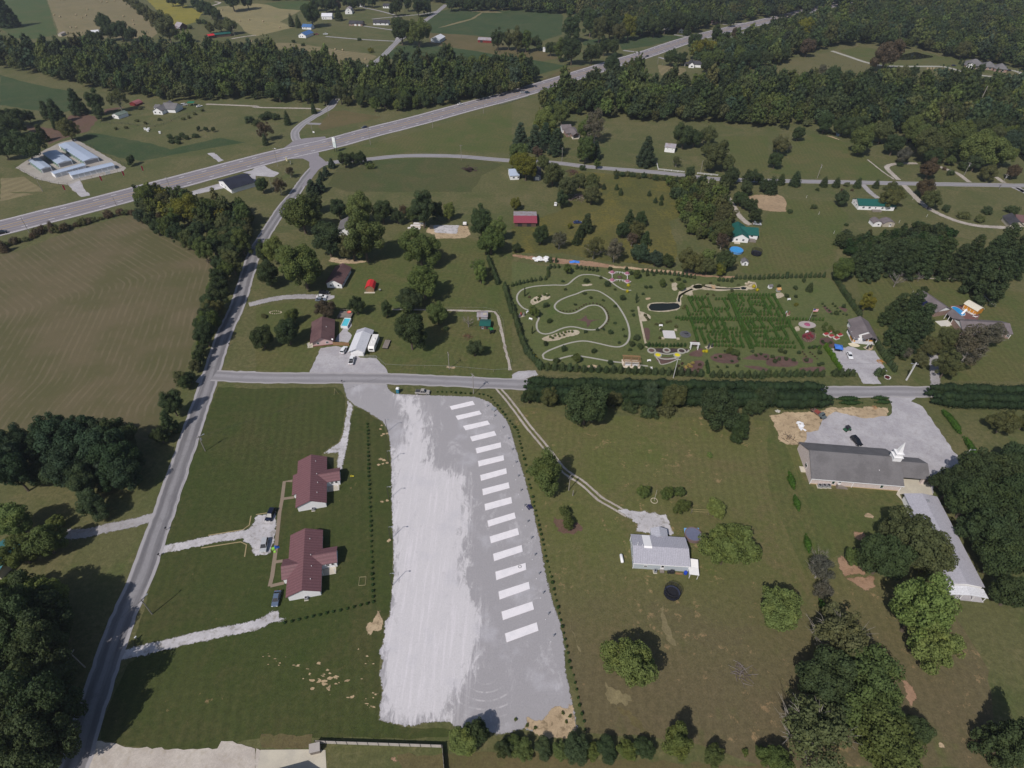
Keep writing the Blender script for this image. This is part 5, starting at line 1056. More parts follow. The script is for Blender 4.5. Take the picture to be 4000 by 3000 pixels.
MB().cyl(21.2,3.6,4.9,5.4,.12,n=8).obj('roof_vent',P_white,r)
for x in(443,482,520):ac_unit(w1(11,x,887),'grey condenser in the line of three at the church wall',1.15,'condensers at the church wall',R(-7))
NW=np.array(w1(11,1190,950,3.0)[:2]);d=np.array([math.cos(R(-96.3)),math.sin(R(-96.3))]);SW=NW+d*31.0
r,L=site('church_annex','long low annex with ribbed silver roof running from the church','building',SW,NW)
block(r,0,L,-9.4,0,2.7,'x',.8,.35,W_white,R_silver)
b=(0,L,-9.4,0)
opening(r,b,'B',L-4.0,1.0,1.0,1.0);opening(r,b,'B',L-9.0,1.0,1.0,1.0);opening(r,b,'R',6.5,1.0,.1,2.05,'d')
MB().ext([(-9.7,2.0),(-4.7,2.62),(.2,2.0),(.2,2.1),(-4.7,2.72),(-9.7,2.1)],'x',-3.3,-.4).obj('porch_roof',R_whitex,r)
for y in(-9.3,-6.3,-3.2,-.1):MB().box(-3.1,-2.95,y-.07,y+.07,0,2.1).obj('porch_post',P_white,r)
MB().box(L-3.2,L-2.4,-5.6,-5.0,3.2,4.2).obj('roof_duct',P_metal,r)
MB().box(-3.4,0,-9.4,0,0,.07).obj('porch_slab',M_gravel,r)
# ---- middle yard houses
r,L=house('bungalow','pink bungalow with maroon roof above the gravel forecourt','house',w1(5,495,1337),w1(5,667,1318),14.0,2.6,'y',1.9,.9,W_pink,R_maroon2,
[('F',2.2,1.1,.95,1.1),('F',5.9,1.1,.95,1.1),('R',4,1.1,.95,1.1),('R',9.5,1.6,.1,2.1,'d')])
MB().box(-.05,L+.05,-.06,0,.0,.38).obj('foundation_band',paint((.22,.08,.07)),r);MB().box(-2.2,-.05,-.6,3.0,0,.25).obj('porch_slab',M_conc,r);MB().box(-2.0,-1.85,-.5,-.35,.25,2.4).obj('porch_post',P_white,r);MB().cyl(5.8,7.6,3.9,4.3,.1,n=8).obj('roof_vent',P_white,r)
dish(w1(5,660,1275,2.7),'white satellite dish on the eave of the pink bungalow',0,2.55)
r,L=house('garage','white garage with pale metal gable roof beside the travel trailer','garage',w1(5,822,1416),w1(5,932,1420),11.0,2.8,'y',1.3,.75,W_white,R_white,[('F',1.6,2.2,.05,2.1,'g'),('F',4.0,1.9,.05,2.1,'g',P_white),('R',5,1,1,1)])
MB().ext([(-.9,2.2),(2.9,3.7),(L+1.2,2.4),(L+1.2,2.3),(2.9,3.6),(-.9,2.1)],'y',11.8,15.0).obj('lean_to_roof',R_silvery,r)
for x in(-.6,L+.9):MB().box(x-.07,x+.07,14.7,14.84,0,2.35).obj('post',P_white,r)
house('cottage','white cottage with dark maroon roof beside the small red barn shed','house',w1(5,617,826),w1(5,746,833),14.8,2.6,'y',1.9,.6,W_white,R_maroon2,[('F',2.0,1.1,.9,1.1),('F',5.6,1.0,.1,2.0,'d'),('R',3.5,1.1,.9,1.1),('R',10,1.1,.9,1.1)])
r,L=site('barn_shed','small barn shed with bright red gambrel roof on the lawn','shed',w1(5,950,864),w1(5,1022,864));gambrel(r,0,L,0,5.6,1.9,1.5,W_wood,R_red);opening(r,(0,L,0,5.6),'F',L/2,1.7,.05,1.9,'g',M_wood);MB().box(-.6,L+.4,-1.2,-.1,0,.12).obj('porch_slab',M_conc,r)
house('bungalow','grey-roofed house almost hidden under the yard trees','house',w1(5,715,375),w1(5,850,372),12,2.7,'y',2.0,.5,W_white,R_grey,[('F',2.4,1.1,.9,1.1),('F',6,1.1,.9,1.1)])
r,L=house('animal_shed','tin-roofed animal shed behind the teal-roofed shed','shed',w1(5,1912,1110),w1(5,2000,1110),4.2,1.9,'x',.5,.2,W_grey,R_rust,[('F',1.2,.9,.1,1.6,'d',M_wood)]);MB().box(2.6,4.2,.6,2.2,2.5,2.6).obj('roof_patch',W_tan,r)
r,L=house('animal_shed','teal-roofed animal shed beside the green tractor','shed',w1(5,1935,1185),w1(5,2020,1188),4.4,1.9,'x',.6,.3,W_dkwood,R_green,[('F',1.2,.9,.1,1.5,'d',P_grey),('F',3.2,1.1,.3,1.2,'g',P_dark)])
# ---- meadow barn, green-roofed houses
house('barn','meadow barn with red and grey two-tone tin roof','barn',w1(6,22,298),w1(6,207,300),13.5,2.4,'x',.75,.6,W_dkwood,R_redm,[('F',3,2.4,.05,2.2,'g',P_dark),('F',8,2.4,.05,2.2,'g',P_dark)],rm2=R_rust)
r,L=house('bungalow','white house with dark green cross-gable roof by the round pool','house',w1(6,1900,430),w1(6,2035,440),14.5,2.7,'y',2.2,.4,W_white,R_greeny,[('F',5.6,1.2,.9,1.2),('F',2.2,1.1,.9,1.2)])
block(r,L-3.5,L+5.6,4.6,13.6,2.6,'x',2.1,.4,W_white,R_green,rname='wing_roof');opening(r,(L-3.5,L+5.6,4.6,13.6),'F',6.0,1.5,.6,1.8,'d');MB().box(L+.4,L+4.5,1.0,4.5,0,.5).obj('deck',M_woodg,r)
for x in(L+.5,L+4.4):MB().box(x-.05,x+.05,1.0,1.1,.5,1.4).obj('rail_post',M_woodg,r)
MB().box(L+.4,L+4.5,1.0,1.08,1.3,1.4).obj('handrail',M_woodg,r);MB().box(1,4,-2.2,-.1,0,.3).obj('deck',M_conc,r)
r,L=house('ranch_house','long white ranch house with dark green roof','house',w1(7,772,152),w1(7,1082,163),9.5,2.7,'x',2.0,.35,W_white,R_green,[('F',3,1.3,.9,1.2),('F',6.5,1.3,.9,1.2),('F',10,1,.1,2.0,'d'),('F',14,1.3,.9,1.2),('F',18,1.3,.9,1.2),('L',3,1,1,1.2),('L',6.5,1,1,1.2),('L',4.7,.8,2.9,.8)])
MB().box(8,13,-2.6,-.1,0,.55).obj('deck',M_woodg,r);MB().box(8,13,-2.6,-2.5,1.3,1.4).obj('handrail',M_woodg,r)
for lb,x0,x1,y in(('pale gambrel garden shed, the one nearer the grove path',903,972,300),('pale gambrel garden shed with the wide door, next to its twin',990,1085,302)):
 r,L=site('garden_shed',lb,'shed',w1(7,x0,y),w1(7,x1,y));gambrel(r,0,L,0,5.0,2.0,1.4,W_white if x0<950 else W_tan,R_brown);opening(r,(0,L,0,5),'F',L*.62,1.2,.1,1.8,'d')
r,L=house('cabin','dark brown-roofed house at the photo edge by the curving drive','house',w1(7,2075,318),w1(7,2190,330),11,2.6,'y',2.2,.4,W_tan,R_dk,[('F',2.2,1.2,.8,1.2),('F',5.4,1,.1,2,'d')])
block(r,4.5,13,5,12,2.8,'x',2.4,.4,W_tan,R_maroon2,rname='wing_roof')
# ---- garden shop
r,L=house('garden_shop','garden visitor house with brown roof, front porch and white trim','house',w1(7,742,1278),w1(7,905,1292),10.6,2.9,'y',2.2,.5,W_white,R_brown,[('R',3,1.1,.9,1.2),('R',7,1.1,.9,1.2),('L',3,1,.9,1.2)])
MB().box(-1.6,L+.1,-2.6,-.05,0,.35).obj('porch_deck',paint((.55,.54,.55)),r);MB().box(-1.6,-.05,-.05,5.5,0,.35).obj('porch_deck',paint((.55,.54,.55)),r)
for x,y in((-1.4,-2.4),(1.4,-2.4),(4.4,-2.4),(L-.1,-2.4),(-1.4,2.0),(-1.4,5.3)):MB().box(x-.09,x+.09,y-.09,y+.09,.35,2.8).obj('porch_post',P_white,r)
block(r,2.6,L+.1,-2.7,1.5,2.75,'y',1.3,.3,W_white,R_brown,wall=False,rname='porch_roof');MB().ext([(-2.0,2.4),(.4,3.2),(.4,3.3),(-2.0,2.5)],'y',-2.7,5.8).obj('porch_roof',R_brown,r)
MB().box(-1.5,-.2,-1.9,-.3,.36,.8).obj('bench',paint((.50,.24,.05)),r);MB().box(-1.5,-1.3,-1.9,1.5,.36,1.2).obj('bench',paint((.50,.24,.05)),r);MB().box(4.6,7.6,-.6,-.3,.36,1.1).obj('bench',paint((.50,.24,.05)),r)
opening(r,(0,L,0,10.6),'F',3.2,1.1,.36,2.1,'d');opening(r,(0,L,0,10.6),'F',6.2,1.6,1.0,1.2)
# ---- large house with pool
A=np.array(w1(7,1455,1032,3.0)[:2]);B=np.array(w1(7,1583,1010,3.0)[:2])
r,L=house('large_house','big grey-roofed brick house with solar panels and breezeway','house',A,B,13.4,2.8,'y',2.0,.45,W_brickb,R_brown,[('R',4,1.2,.9,1.2)])
MB().ext([(.15,2.75),(L-.15,2.75),(L/2,4.55)],'y',-.12,-.02).obj('gable_trim',P_white,r)
for i in range(4):
 for j in range(2):
  sl=2.0/(L/2);x0=.1-2.6+j*1.9;x1=x0+1.8;y0=6.0+i*1.75
  MB().add([(x0,y0,2.8+x0*sl+.30),(x1,y0,2.8+x1*sl+.30),(x1,y0+1.65,2.8+x1*sl+.30),(x0,y0+1.65,2.8+x0*sl+.30),(x0,y0,2.8+x0*sl+.24),(x1,y0,2.8+x1*sl+.24),(x1,y0+1.65,2.8+x1*sl+.24),(x0,y0+1.65,2.8+x0*sl+.24)],[(0,1,2,3),(7,6,5,4),(0,4,5,1),(1,5,6,2),(2,6,7,3),(3,7,4,0)]).obj('solar_panel',paint((.012,.014,.05),.2,.1),r)
inv=Matrix.Rotation(-r.rotation_euler.z,2)
def loc_(P):v=inv@Vector((P[0]-r.location.x,P[1]-r.location.y));return(v.x,v.y)
def polyroof(z,pts,nm,mat,th=.15):MB().prism([loc_(p)for p in pts],z,z+th).obj(nm,mat,r)
p0,p1,p2,p3=[loc_(w1(7,x,y,3.0))for x,y in((1545,1045),(1590,1015),(1700,1110),(1640,1120))]
MB().add([(*p0,2.6),(*p1,3.5),(*p2,3.5),(*p3,2.6),(*p0,2.75),(*p1,3.65),(*p2,3.65),(*p3,2.75)],[(0,3,2,1),(4,5,6,7),(0,1,5,4),(1,2,6,5),(2,3,7,6),(3,0,4,7)]).obj('breezeway_roof',R_brown,r)
for k in range(4):
 x=p0[0]+(p3[0]-p0[0])*(k+.1)/3.4;y=p0[1]+(p3[1]-p0[1])*(k+.1)/3.4;MB().box(x-.09,x+.09,y-.09,y+.09,0,2.6).obj('porch_post',P_white,r)
r2,L2=site('house_wing','long grey-roofed brick wing joined to the breezeway','building',w1(7,1660,1243),w1(7,2075,1268))
block(r2,0,L2,0,9.0,2.8,'x',2.0,.45,W_brickb,R_brown);b=(0,L2,0,9.0)
for u in(2.2,5.5,9.0,12.5,16,19):opening(r2,b,'F',u,1.3,.9,1.2)
MB().ext([(.2,2.75),(8.8,2.75),(4.5,4.6)],'x',-.12,-.02).obj('gable_trim',P_white,r2)
for x in(0,L2):MB().box(x-.08,x+.08,-.1,0,0,2.7).obj('downpipe',P_white,r2)
mt=(Matrix.Translation(r.location)@Matrix.Rotation(r.rotation_euler.z,4,'Z')).inverted()@Matrix.Translation(r2.location)@Matrix.Rotation(r2.rotation_euler.z,4,'Z')
for ch in list(r2.children):ch.parent=r;ch.matrix_basis=mt
bpy.data.objects.remove(r2)
sheet('pool_deck',W(7,'1560,985 1690,980 1740,1010 1830,1070 1810,1105 1680,1105 1590,1010'),.09,M_mulchd if 0 else paint((.16,.08,.075),.8,.15),3,.01)
r,L=site('barn_shed','orange barn shed with cream gambrel roof on the pool deck','shed',w1(7,1790,1062),w1(7,1838,1048));gambrel(r,0,L+.4,0,6.5,2.0,1.4,paint((.55,.23,.03),.7,.12),m_ribbed('cream_roof',(.62,.57,.48),1,.6,.08));opening(r,(0,L+.4,0,6.5),'F',L/2+.2,1.4,.1,1.8,'g',paint((.5,.2,.03)));MB().box(-1.6,-.1,.5,5.5,0,.1).obj('porch_slab',M_conc,r)
for y in(.6,2.2,3.8,5.4):MB().box(-1.5,-1.38,y-.06,y+.06,.1,2.0).obj('porch_post',P_white,r)
# ---- storage units
gS='storage unit buildings'
for lb,A,B,L,Wd in(('shortest pale blue storage building at the yard corner',(370,1498),(470,1478),22.4,5.8),('middle pale blue storage building with green doors',(515,1450),(648,1420),27.0,8.4),('longest pale blue storage building beside the meadow fence',(738,1428),(866,1390),44.0,9.0)):
 P=np.array(w1(0,*A)[:2]);a=R(139.0);d=np.array([math.cos(a),math.sin(a)]);n_=np.array([d[1],-d[0]])
 r=empty('storage_building',(P[0],P[1],0),a,lb,'storage building',gS)
 block(r,0,L,-Wd,0,2.6,'x',.55,.3,W_white,R_sky)
 for k in range(int(L/3)):MB().box(.6+k*3,2.8+k*3,-.0,.05,.05,2.3).obj('roller_door',paint((.03,.12,.07),.6),r)
 MB().box(-.05,0,-Wd+.6,-.6,.1,2.3).obj('end_panel',P_grey,r)
for lb,A,B,Wd in(('low pale storage building inside the row, facing the highway',(485,1537),(752,1462),5.0),('front storage building along the highway fence',(632,1550),(1000,1462),6.4)):
 r,L=site('storage_building',lb,'storage building',w1(0,*A),w1(0,*B),gS);block(r,0,L,0,Wd,2.5,'x',.5,.3,W_white,R_sky)
 for k in range(int(L/3.4)):MB().box(.6+k*3.4,3.2+k*3.4,-.05,0,.05,2.2).obj('roller_door',paint((.55,.56,.58),.5),r)
r,L=site('storage_fence','chain-link fence with dark posts around the storage yard','fence',(0,0),(1,0))
fp=catmull(W(0,'140,1455 300,1545 440,1590 590,1608',z=0),6)+catmull(W(0,'700,1565 900,1525 1090,1452 880,1330 660,1200'),6)
for i,p in enumerate(fp):
 MB().cyl(p[0],p[1],0,2.0,.07,n=5).obj('post',P_dark,r)
 if i and np.linalg.norm(p-fp[i-1])<9:MB().tube([(*fp[i-1],1.95),(*p,1.95)],.04,4).obj('rail',P_dark,r)
 # ---- black-roofed building
A=np.array(w1(0,1900,1600)[:2]);a1=R(-45)
r=empty('shop_building',(A[0],A[1],0),R(-45),'white building with black gable roof beside the highway','building');block(r,0,17,0,15,2.9,'y',2.6,.6,W_white,R_black);opening(r,(0,17,0,15),'F',4,1.4,.8,1.3);opening(r,(0,17,0,15),'F',9,1.2,.1,2.1,'d');opening(r,(0,17,0,15),'L',5,1.4,.8,1.3)
# ---- far houses ---------------
fw=[('F',2.2,1.3,.9,1.2),('F',5.2,1.3,.9,1.2)]
r,L=house('farmhouse','white gabled farmhouse with grey roof inside the fenced yard','house',w1(0,1330,988),w1(0,1408,992),19,2.8,'y',2.2,.4,W_white,R_grey,[('F',1.8,1.3,.9,1.3),('F',5.6,1.3,.9,1.3)]);block(r,4,15,6,17,2.8,'x',2.8,.5,W_white,R_grey,rname='wing_roof');block(r,-4,0,8,15,2.6,'x',1.4,.3,W_white,R_grey,rname='wing_roof')
house('outbuilding','small white outbuilding with green roof in the fenced yard','shed',w1(0,975,1020),w1(0,1030,1030),9,2.5,'y',1.2,.3,W_white,m_shingle('pale_green_roof',(.15,.19,.16)),fw[:1])
r,L=site('barn_shed','pink round-topped shed at the edge of the long wood','shed',w1(0,1125,912),w1(0,1185,918));gambrel(r,0,L,0,7,1.4,1.6,W_red,paint((.28,.10,.11)))
house('farmhouse','white house with bright blue roof beyond the long wood','house',w1(1,370,325),w1(1,432,330),17,2.8,'y',2.4,.5,W_white,R_blue,fw)
house('garage','white garage with bright blue roof behind the blue-roofed house','garage',w1(1,400,252),w1(1,478,256),9,2.6,'x',2.2,.4,W_white,R_blue,fw)
house('ranch_house','low ranch house with charcoal roof in the dark far lawn','house',w1(1,805,222),w1(1,920,226),10,2.6,'x',2.2,.5,W_brickb,R_dk,[('F',3,1.6,.8,1.3),('F',8,2.6,.1,2.1,'g'),('F',13,2.6,.1,2.1,'g')])
house('ranch_house','charcoal-roofed house with white porch posts in the dark far lawn','house',w1(1,1015,216),w1(1,1145,218),10,2.6,'x',2.4,.5,W_white,R_dk,[('F',3,1.6,.8,1.3),('F',9,1.6,.1,2.1,'d'),('F',15,1.6,.8,1.3)])
house('barn','far white barn with pale roof beside the big dark tree','barn',w1(1,570,168),w1(1,658,168),12,3.4,'x',2.6,.4,W_white,R_whitex,fw)
r,L=site('gambrel_house','far white gambrel-roofed house','house',w1(1,772,122),w1(1,832,122));gambrel(r,0,L,0,14,3.0,4.0,W_white,R_rust);opening(r,(0,L,0,14),'F',L/2,1.6,1,1.4);opening(r,(0,L,0,14),'F',L/2,1.4,4,1.3)
house('cottage','tiny far white house with grey roof at the top lane','house',w1(1,878,62),w1(1,942,60),10,2.8,'x',2.2,.4,W_white,R_grey,fw);house('cottage','tiny far dark-roofed white house by the top lane trees','house',w1(1,1098,70),w1(1,1160,72),10,2.6,'x',2.2,.4,W_white,R_dk,fw)
house('metal_barn','pale blue-grey metal barn beside the big tree pair','barn',w1(1,1512,366),w1(1,1590,372),17,3.4,'y',2.2,.3,W_blue,R_white,[('F',4,3.2,.1,2.8,'g'),('R',6,2,1,1)])
house('barn','far red barn with weathered tin roof in the tan strip','barn',w1(1,1918,366),w1(1,2033,372),10,2.6,'x',1.6,.4,W_red,R_rust,[('F',4,3,.1,2.2,'g',P_dark)])
house('barn','old grey plank barn with steep tin roof by the soybean field','barn',w1(0,1560,262),w1(0,1625,250),10,3.6,'y',3.4,.5,W_dkwood,R_rust);house('lean_to_shed','low reddish lean-to beside the old grey barn','shed',w1(0,1522,262),w1(0,1558,264),8,2.0,'x',1.0,.2,W_dkwood,R_rust)
house('equipment_shed','long open shed with teal roof under the willow trees','shed',w1(0,1865,325),w1(0,2000,312),7,2.8,'x',1.0,.4,W_dkwood,R_green);house('equipment_shed','short red-roofed shed beside the teal-roofed shed','shed',w1(0,1810,335),w1(0,1860,328),7,2.8,'x',1.0,.4,W_dkwood,R_red)
house('hay_shelter','small pale shelter at the corner of the brown bale field','shed',w1(0,505,315),w1(0,535,315),10,2.4,'y',.8,.2,W_tan,paint((.4,.34,.3)));house('farmhouse','white gabled roof half hidden in the clump by the bale field','house',w1(0,805,318),w1(0,880,312),10,3.0,'x',2.6,.6,W_white,R_white)
r,L=house('farmhouse','brown-roofed brick house with porch among spruces on the upper road','house',w1(2,470,1185),w1(2,572,1180),13,2.8,'x',2.2,.5,W_brickb,R_brown,[('F',2,1.3,.9,1.2)],hip=1.0);block(r,3.5,8.8,-5,2,2.7,'y',1.6,.4,W_brickb,R_brown,wall=False,rname='porch_roof');block(r,-1,6,9,17,2.8,'x',2.0,.4,W_white,R_brown,rname='wing_roof')
for x in(3.8,8.4):MB().box(x-.12,x+.12,-4.8,-4.56,0,2.7).obj('porch_post',P_white,r)
MB().box(3.4,8.9,-5.2,-.05,0,.2).obj('porch_slab',M_conc,r)
house('gambrel_shed' if 0 else 'lawn_barn','white two-storey shed with brown tin roof on the open lawn','shed',w1(2,1315,1312),w1(2,1402,1322),8,3.4,'x',1.4,.3,W_white,R_rust,[('F',2.0,.6,2.2,.5,'v'),('F',5.2,.6,2.2,.5,'v')])
house('bungalow','white house with blue-grey roof behind yellowing trees on the upper road','house',w1(2,-15,1555),w1(2,60,1552),11,2.8,'x',2.0,.4,W_white,R_sky,fw);house('garage','dark blue-grey garage behind the yellowing trees','garage',w1(2,185,1558),w1(2,245,1560),12,3.0,'y',1.6,.3,paint((.10,.12,.17)),R_dk,[('F',2.4,2.4,.1,2.2,'g')])
r,L=house('cottage','bright white cottage with charcoal roof beside the highway grove','house',w1(2,1525,585),w1(2,1572,588),14,2.8,'y',2.2,.4,W_white,R_dk,[('F',3,2.0,.8,1.3)]);block(r,2,12,3,12,2.8,'x',2.2,.4,W_white,R_dk,rname='wing_roof');block(r,12,15,4,9,2.4,'x',1.0,.3,W_white,R_dk,rname='wing_roof');block(r,-4,0,4,10,2.6,'x',.8,.3,W_white,R_dk,wall=False,rname='porch_roof')
for x,y in((-3.8,4.2),(-3.8,9.8)):MB().box(x-.12,x+.12,y-.12,y+.12,0,2.5).obj('porch_post',P_white,r)
house('cottage','far white cottage with brown roof beside the highway','house',w1(2,1432,285),w1(2,1480,288),15,3.0,'y',2.6,.5,W_white,R_maroon2,[('F',3,1.6,.9,1.4),('F',6,1.6,.9,1.4)]);house('camper_shed','tiny white shed beside the far brown-roofed cottage','shed',w1(2,1332,265),w1(2,1368,263),6,2.4,'x',.8,.2,W_white,R_white)
house('ranch_house','far maroon hip-roofed brick house at the highway bend','house',w1(2,1692,212),w1(2,1780,210),13,2.8,'x',3.0,.6,W_brickb,R_maroon2,fw,hip=1.0)
house('pump_shed','tiny white box shed in the broken tree row','shed',w1(2,268,448),w1(2,288,448),4,3.0,'y',.8,.2,W_white,R_white)
r,L=site('mansion','large brick house with grey hip roofs on the hill meadow','house',w1(3,1690,585),w1(3,2055,625));
block(r,0,L*.45,0,15,3.2,'x',4.2,.7,W_brickb,R_grey,hip=1.0);block(r,L*.40,L*.74,1.5,14,3.0,'x',3.6,.6,W_brickb,R_grey,hip=1.0,rname='wing_roof');block(r,L*.70,L,-2,12,3.0,'x',3.6,.6,W_brickb,R_grey,hip=1.0,rname='wing_roof');block(r,1.5,8.5,-3.2,3,3.2,'y',2.4,.4,W_brickb,R_grey,wall=False,rname='porch_roof')
for x in(1.8,3.8,6.2,8.2):MB().box(x-.3,x+.3,-3.0,-2.4,0,3.2).obj('porch_pillar',P_white,r)
MB().ext([(1.6,3.25),(8.4,3.25),(5,5.4)],'y',-3.3,-3.2).obj('porch_gable',P_white,r)
for u in(11,14.5):opening(r,(0,L*.45,0,15),'F',u,2.0,.7,1.9)
for u in(4,8):opening(r,(L*.4,L*.74,1.5,14),'F',u,2.0,.7,1.9)
for u in(3,7.5):opening(r,(L*.7,L,-2,12),'F',u,2.0,.7,1.9)
house('farmhouse','tiny white-gabled house in the far hill wood','house',w1(3,1270,26),w1(3,1330,22),14,4.0,'y',4,.6,W_white,R_grey,fw)
sx=np.array(w1(13,440,1605)[:2])-np.array([math.sin(SUN_AZ),math.cos(SUN_AZ)])*5.6/math.tan(SUN_EL)
r=empty('bungalow',(sx[0]-5.5,sx[1]-12.0,0),R(-1),'house below the photo edge shading the concrete yard','house');block(r,0,11,0,12,2.9,'y',2.6,.4,W_tan,R_brown);opening(r,(0,11,0,12),'B',5.5,4.5,.1,2.2,'g')
house('metal_barn','teal-roofed barn half hidden at the photo edge','barn',w1(8,-160,1659),w1(12,20,30),10,2.8,'x',1.4,.3,W_tan,m_ribbed('teal_roof',(.06,.20,.22),0,.5,.12))
# ================================================================== VEHICLES
_cp=NT('car_paint');_cp.b.inputs['Coat Weight'].default_value=.5;M_car=_cp.out(_cp.N.new('ShaderNodeObjectInfo').outputs['Color'],.28)
M_tyre=paint((.02,.02,.02),.85,.1);M_rim=paint((.35,.35,.37),.3,.1,metal=.6);M_lampw=paint((.75,.75,.72),.2,.05);M_lampr=paint((.35,.02,.02),.3,.05);M_carglass=m_glass('car_glass',(.012,.015,.02));M_bed=paint((.05,.05,.055),.8,.2)
def bev(mb,name,mat,off=.07,seg=2):
 m=mb.mesh(name,mat);bm=bmesh.new();bm.from_mesh(m)
 bmesh.ops.remove_doubles(bm,verts=bm.verts,dist=1e-5)
 bmesh.ops.bevel(bm,geom=[e for e in bm.edges if e.calc_face_angle(0)>.5],offset=off,segments=seg,affect='EDGES',profile=.5);bm.to_mesh(m);bm.free()
 for p in m.polygons:p.use_smooth=False
 return m
CARS={}
def car_proto(kind):
 spec=dict(
 sedan=dict(prof=[(-2.35,.32),(2.3,.32),(2.36,.58),(2.2,.80),(1.05,.94),(-1.55,.98),(-2.25,.95),(-2.38,.6)],W=1.8,cab=((-1.85,1.15,.95),(-1.05,.35,1.42)),ax=(1.4,-1.4),wr=.33),
 suv=dict(prof=[(-2.3,.38),(2.3,.38),(2.36,.7),(2.22,.98),(1.1,1.08),(-2.2,1.12),(-2.36,.9)],W=1.9,cab=((-2.25,1.25,1.08),(-1.95,.35,1.74)),ax=(1.42,-1.38),wr=.37),
 van=dict(prof=[(-2.5,.36),(2.4,.36),(2.46,.65),(2.3,.95),(1.5,1.1),(-2.4,1.12),(-2.52,.8)],W=1.95,cab=((-2.45,1.65,1.1),(-2.25,.7,1.78)),ax=(1.5,-1.5),wr=.35),
 pickup=dict(prof=[(-2.75,.45),(2.7,.45),(2.76,.75),(2.62,1.05),(1.4,1.12),(-2.72,1.15),(-2.8,.9)],W=1.95,cab=((-.75,1.5,1.12),(-.45,.7,1.82)),ax=(1.75,-1.75),wr=.40,bed=True))[kind]
 W2=spec['W']/2;parts={}
 parts['body']=bev(MB().ext(spec['prof'],'y',-W2,W2),'body',M_car,.09,2)
 (b0,b1,bz),(t0,t1,tz)=spec['cab'];wb,wt=W2-.06,W2-.26
 v=[(b0,-wb,bz),(b1,-wb,bz),(b1,wb,bz),(b0,wb,bz),(t0,-wt,tz),(t1,-wt,tz),(t1,wt,tz),(t0,wt,tz)]
 parts['window_band']=MB().add(v,[(0,3,2,1),(4,5,6,7),(0,1,5,4),(1,2,6,5),(2,3,7,6),(3,0,4,7)]).mesh('window_band',M_carglass)
 rp=MB().box(t0-.02,t1+.02,-wt-.02,wt+.02,tz-.03,tz+.05)
 for sx,(bx,tx)in((0,(b0,t0)),(1,(b1,t1))):
  for sy in(-1,1):rp.tube([(bx,sy*wb,bz),(tx,sy*wt,tz)],.055,4)
 mid=(b0+b1)/2
 for sy in(-1,1):rp.tube([(mid,sy*(wb+.005),bz),((t0+t1)/2,sy*(wt+.005),tz)],.05,4)
 parts['roof']=rp.mesh('roof',M_car)
 if spec.get('bed'):parts['truck_bed']=MB().box(-2.66,-.85,-W2+.14,W2-.14,1.0,1.165).mesh('truck_bed',M_bed)
 wh=MB().tube([(0,-.11,0),(0,.11,0)],spec['wr'],14).mesh('tyre',M_tyre);rim=MB().tube([(0,-.118,0),(0,.118,0)],spec['wr']*.6,10).mesh('rim',M_rim)
 hl=MB().box(-.03,.05,-.2,.2,-.08,.08).mesh('headlight',M_lampw);tl=MB().box(-.05,.03,-.16,.16,-.1,.1).mesh('tail_light',M_lampr)
 CARS[kind]=(spec,parts,wh,rim,hl,tl)
for k in('sedan','suv','van','pickup'):car_proto(k)
def car(t,back,front,kind,col,label,group=None,z=.07,cx=None):
 """back/front: pixels of the rear and front bumpers on the ground"""
 a=np.array(w1(t,*back)[:2]);b=np.array(w1(t,*front)[:2]);c=(a+b)/2
 spec,parts,wh,rim,hl,tl=CARS[kind]
 nm={'sedan':'sedan_car','suv':'suv_car','van':'minivan','pickup':'pickup_truck'}[kind]
 r=empty(nm,(c[0],c[1],z),math.atan2(b[1]-a[1],b[0]-a[0]),label,{'pickup':'truck','van':'van'}.get(kind,'car'),group)
 for n_,m in parts.items():link(n_,m,r).color=(*col,1)
 for x in spec['ax']:
  for y in(-1,1):
   w=link('wheel',wh,r,loc=(x,y*(spec['W']/2-.08),spec['wr']));link('rim',rim,w)
 for y in(-.6,.6):link('headlight',hl,r,loc=(max(p[0]for p in spec['prof'])-.03,y,.68));link('tail_light',tl,r,loc=(min(p[0]for p in spec['prof'])+.03,y,.75))
 return r
WHT,SIL,BLK,NAV=(.72,.72,.74),(.40,.41,.43),(.012,.012,.016),(.02,.025,.05)
car(9,(150,1100),(110,1185),'suv',(.010,.013,.030),'black SUV parked on the gravel court of the duplexes')
car(9,(88,1350),(65,1462),'suv',SIL,'silver SUV parked on the gravel court beside the toys')
car(13,(193,150),(168,262),'sedan',(.10,.135,.20),'blue-grey sedan parked beside the lower duplex')
car(9,(1372,78),(1510,85),'pickup',(.33,.31,.29),'silver-beige pickup parked by the portable toilet')
car(5,(745,1405),(778,1350),'suv',WHT,'white SUV parked beside the pink bungalow garage')
car(5,(822,1495),(838,1435),'pickup',WHT,'white pickup with black bed cover in front of the garage')
car(5,(540,880),(640,880),'suv',BLK,'black SUV at the head of the gravel driveway');car(5,(525,912),(615,915),'sedan',WHT,'white car between black and grey cars on the driveway');car(5,(522,940),(600,938),'sedan',(.16,.19,.24),'grey-blue car nearest the lawn on the driveway')
car(7,(690,1395),(712,1448),'sedan',WHT,'white sedan parked on the garden gravel lot')
car(6,(2085,282),(2145,288),'suv',SIL,'silver off-roader beside the green-roofed house drive');car(6,(540,272),(590,270),'sedan',(.03,.05,.14),'dark blue car standing in the gold meadow')
car(11,(735,480),(780,530),'suv',BLK,'black vehicle parked behind the church');car(11,(1400,845),(1455,850),'van',(.30,.30,.29),'silver-green van under the end of the church canopy')
car(3,(1582,572),(1625,572),'sedan',NAV,'dark blue car on the mansion driveway');car(3,(2062,615),(2100,612),'sedan',NAV,'dark car at the garage end of the mansion')
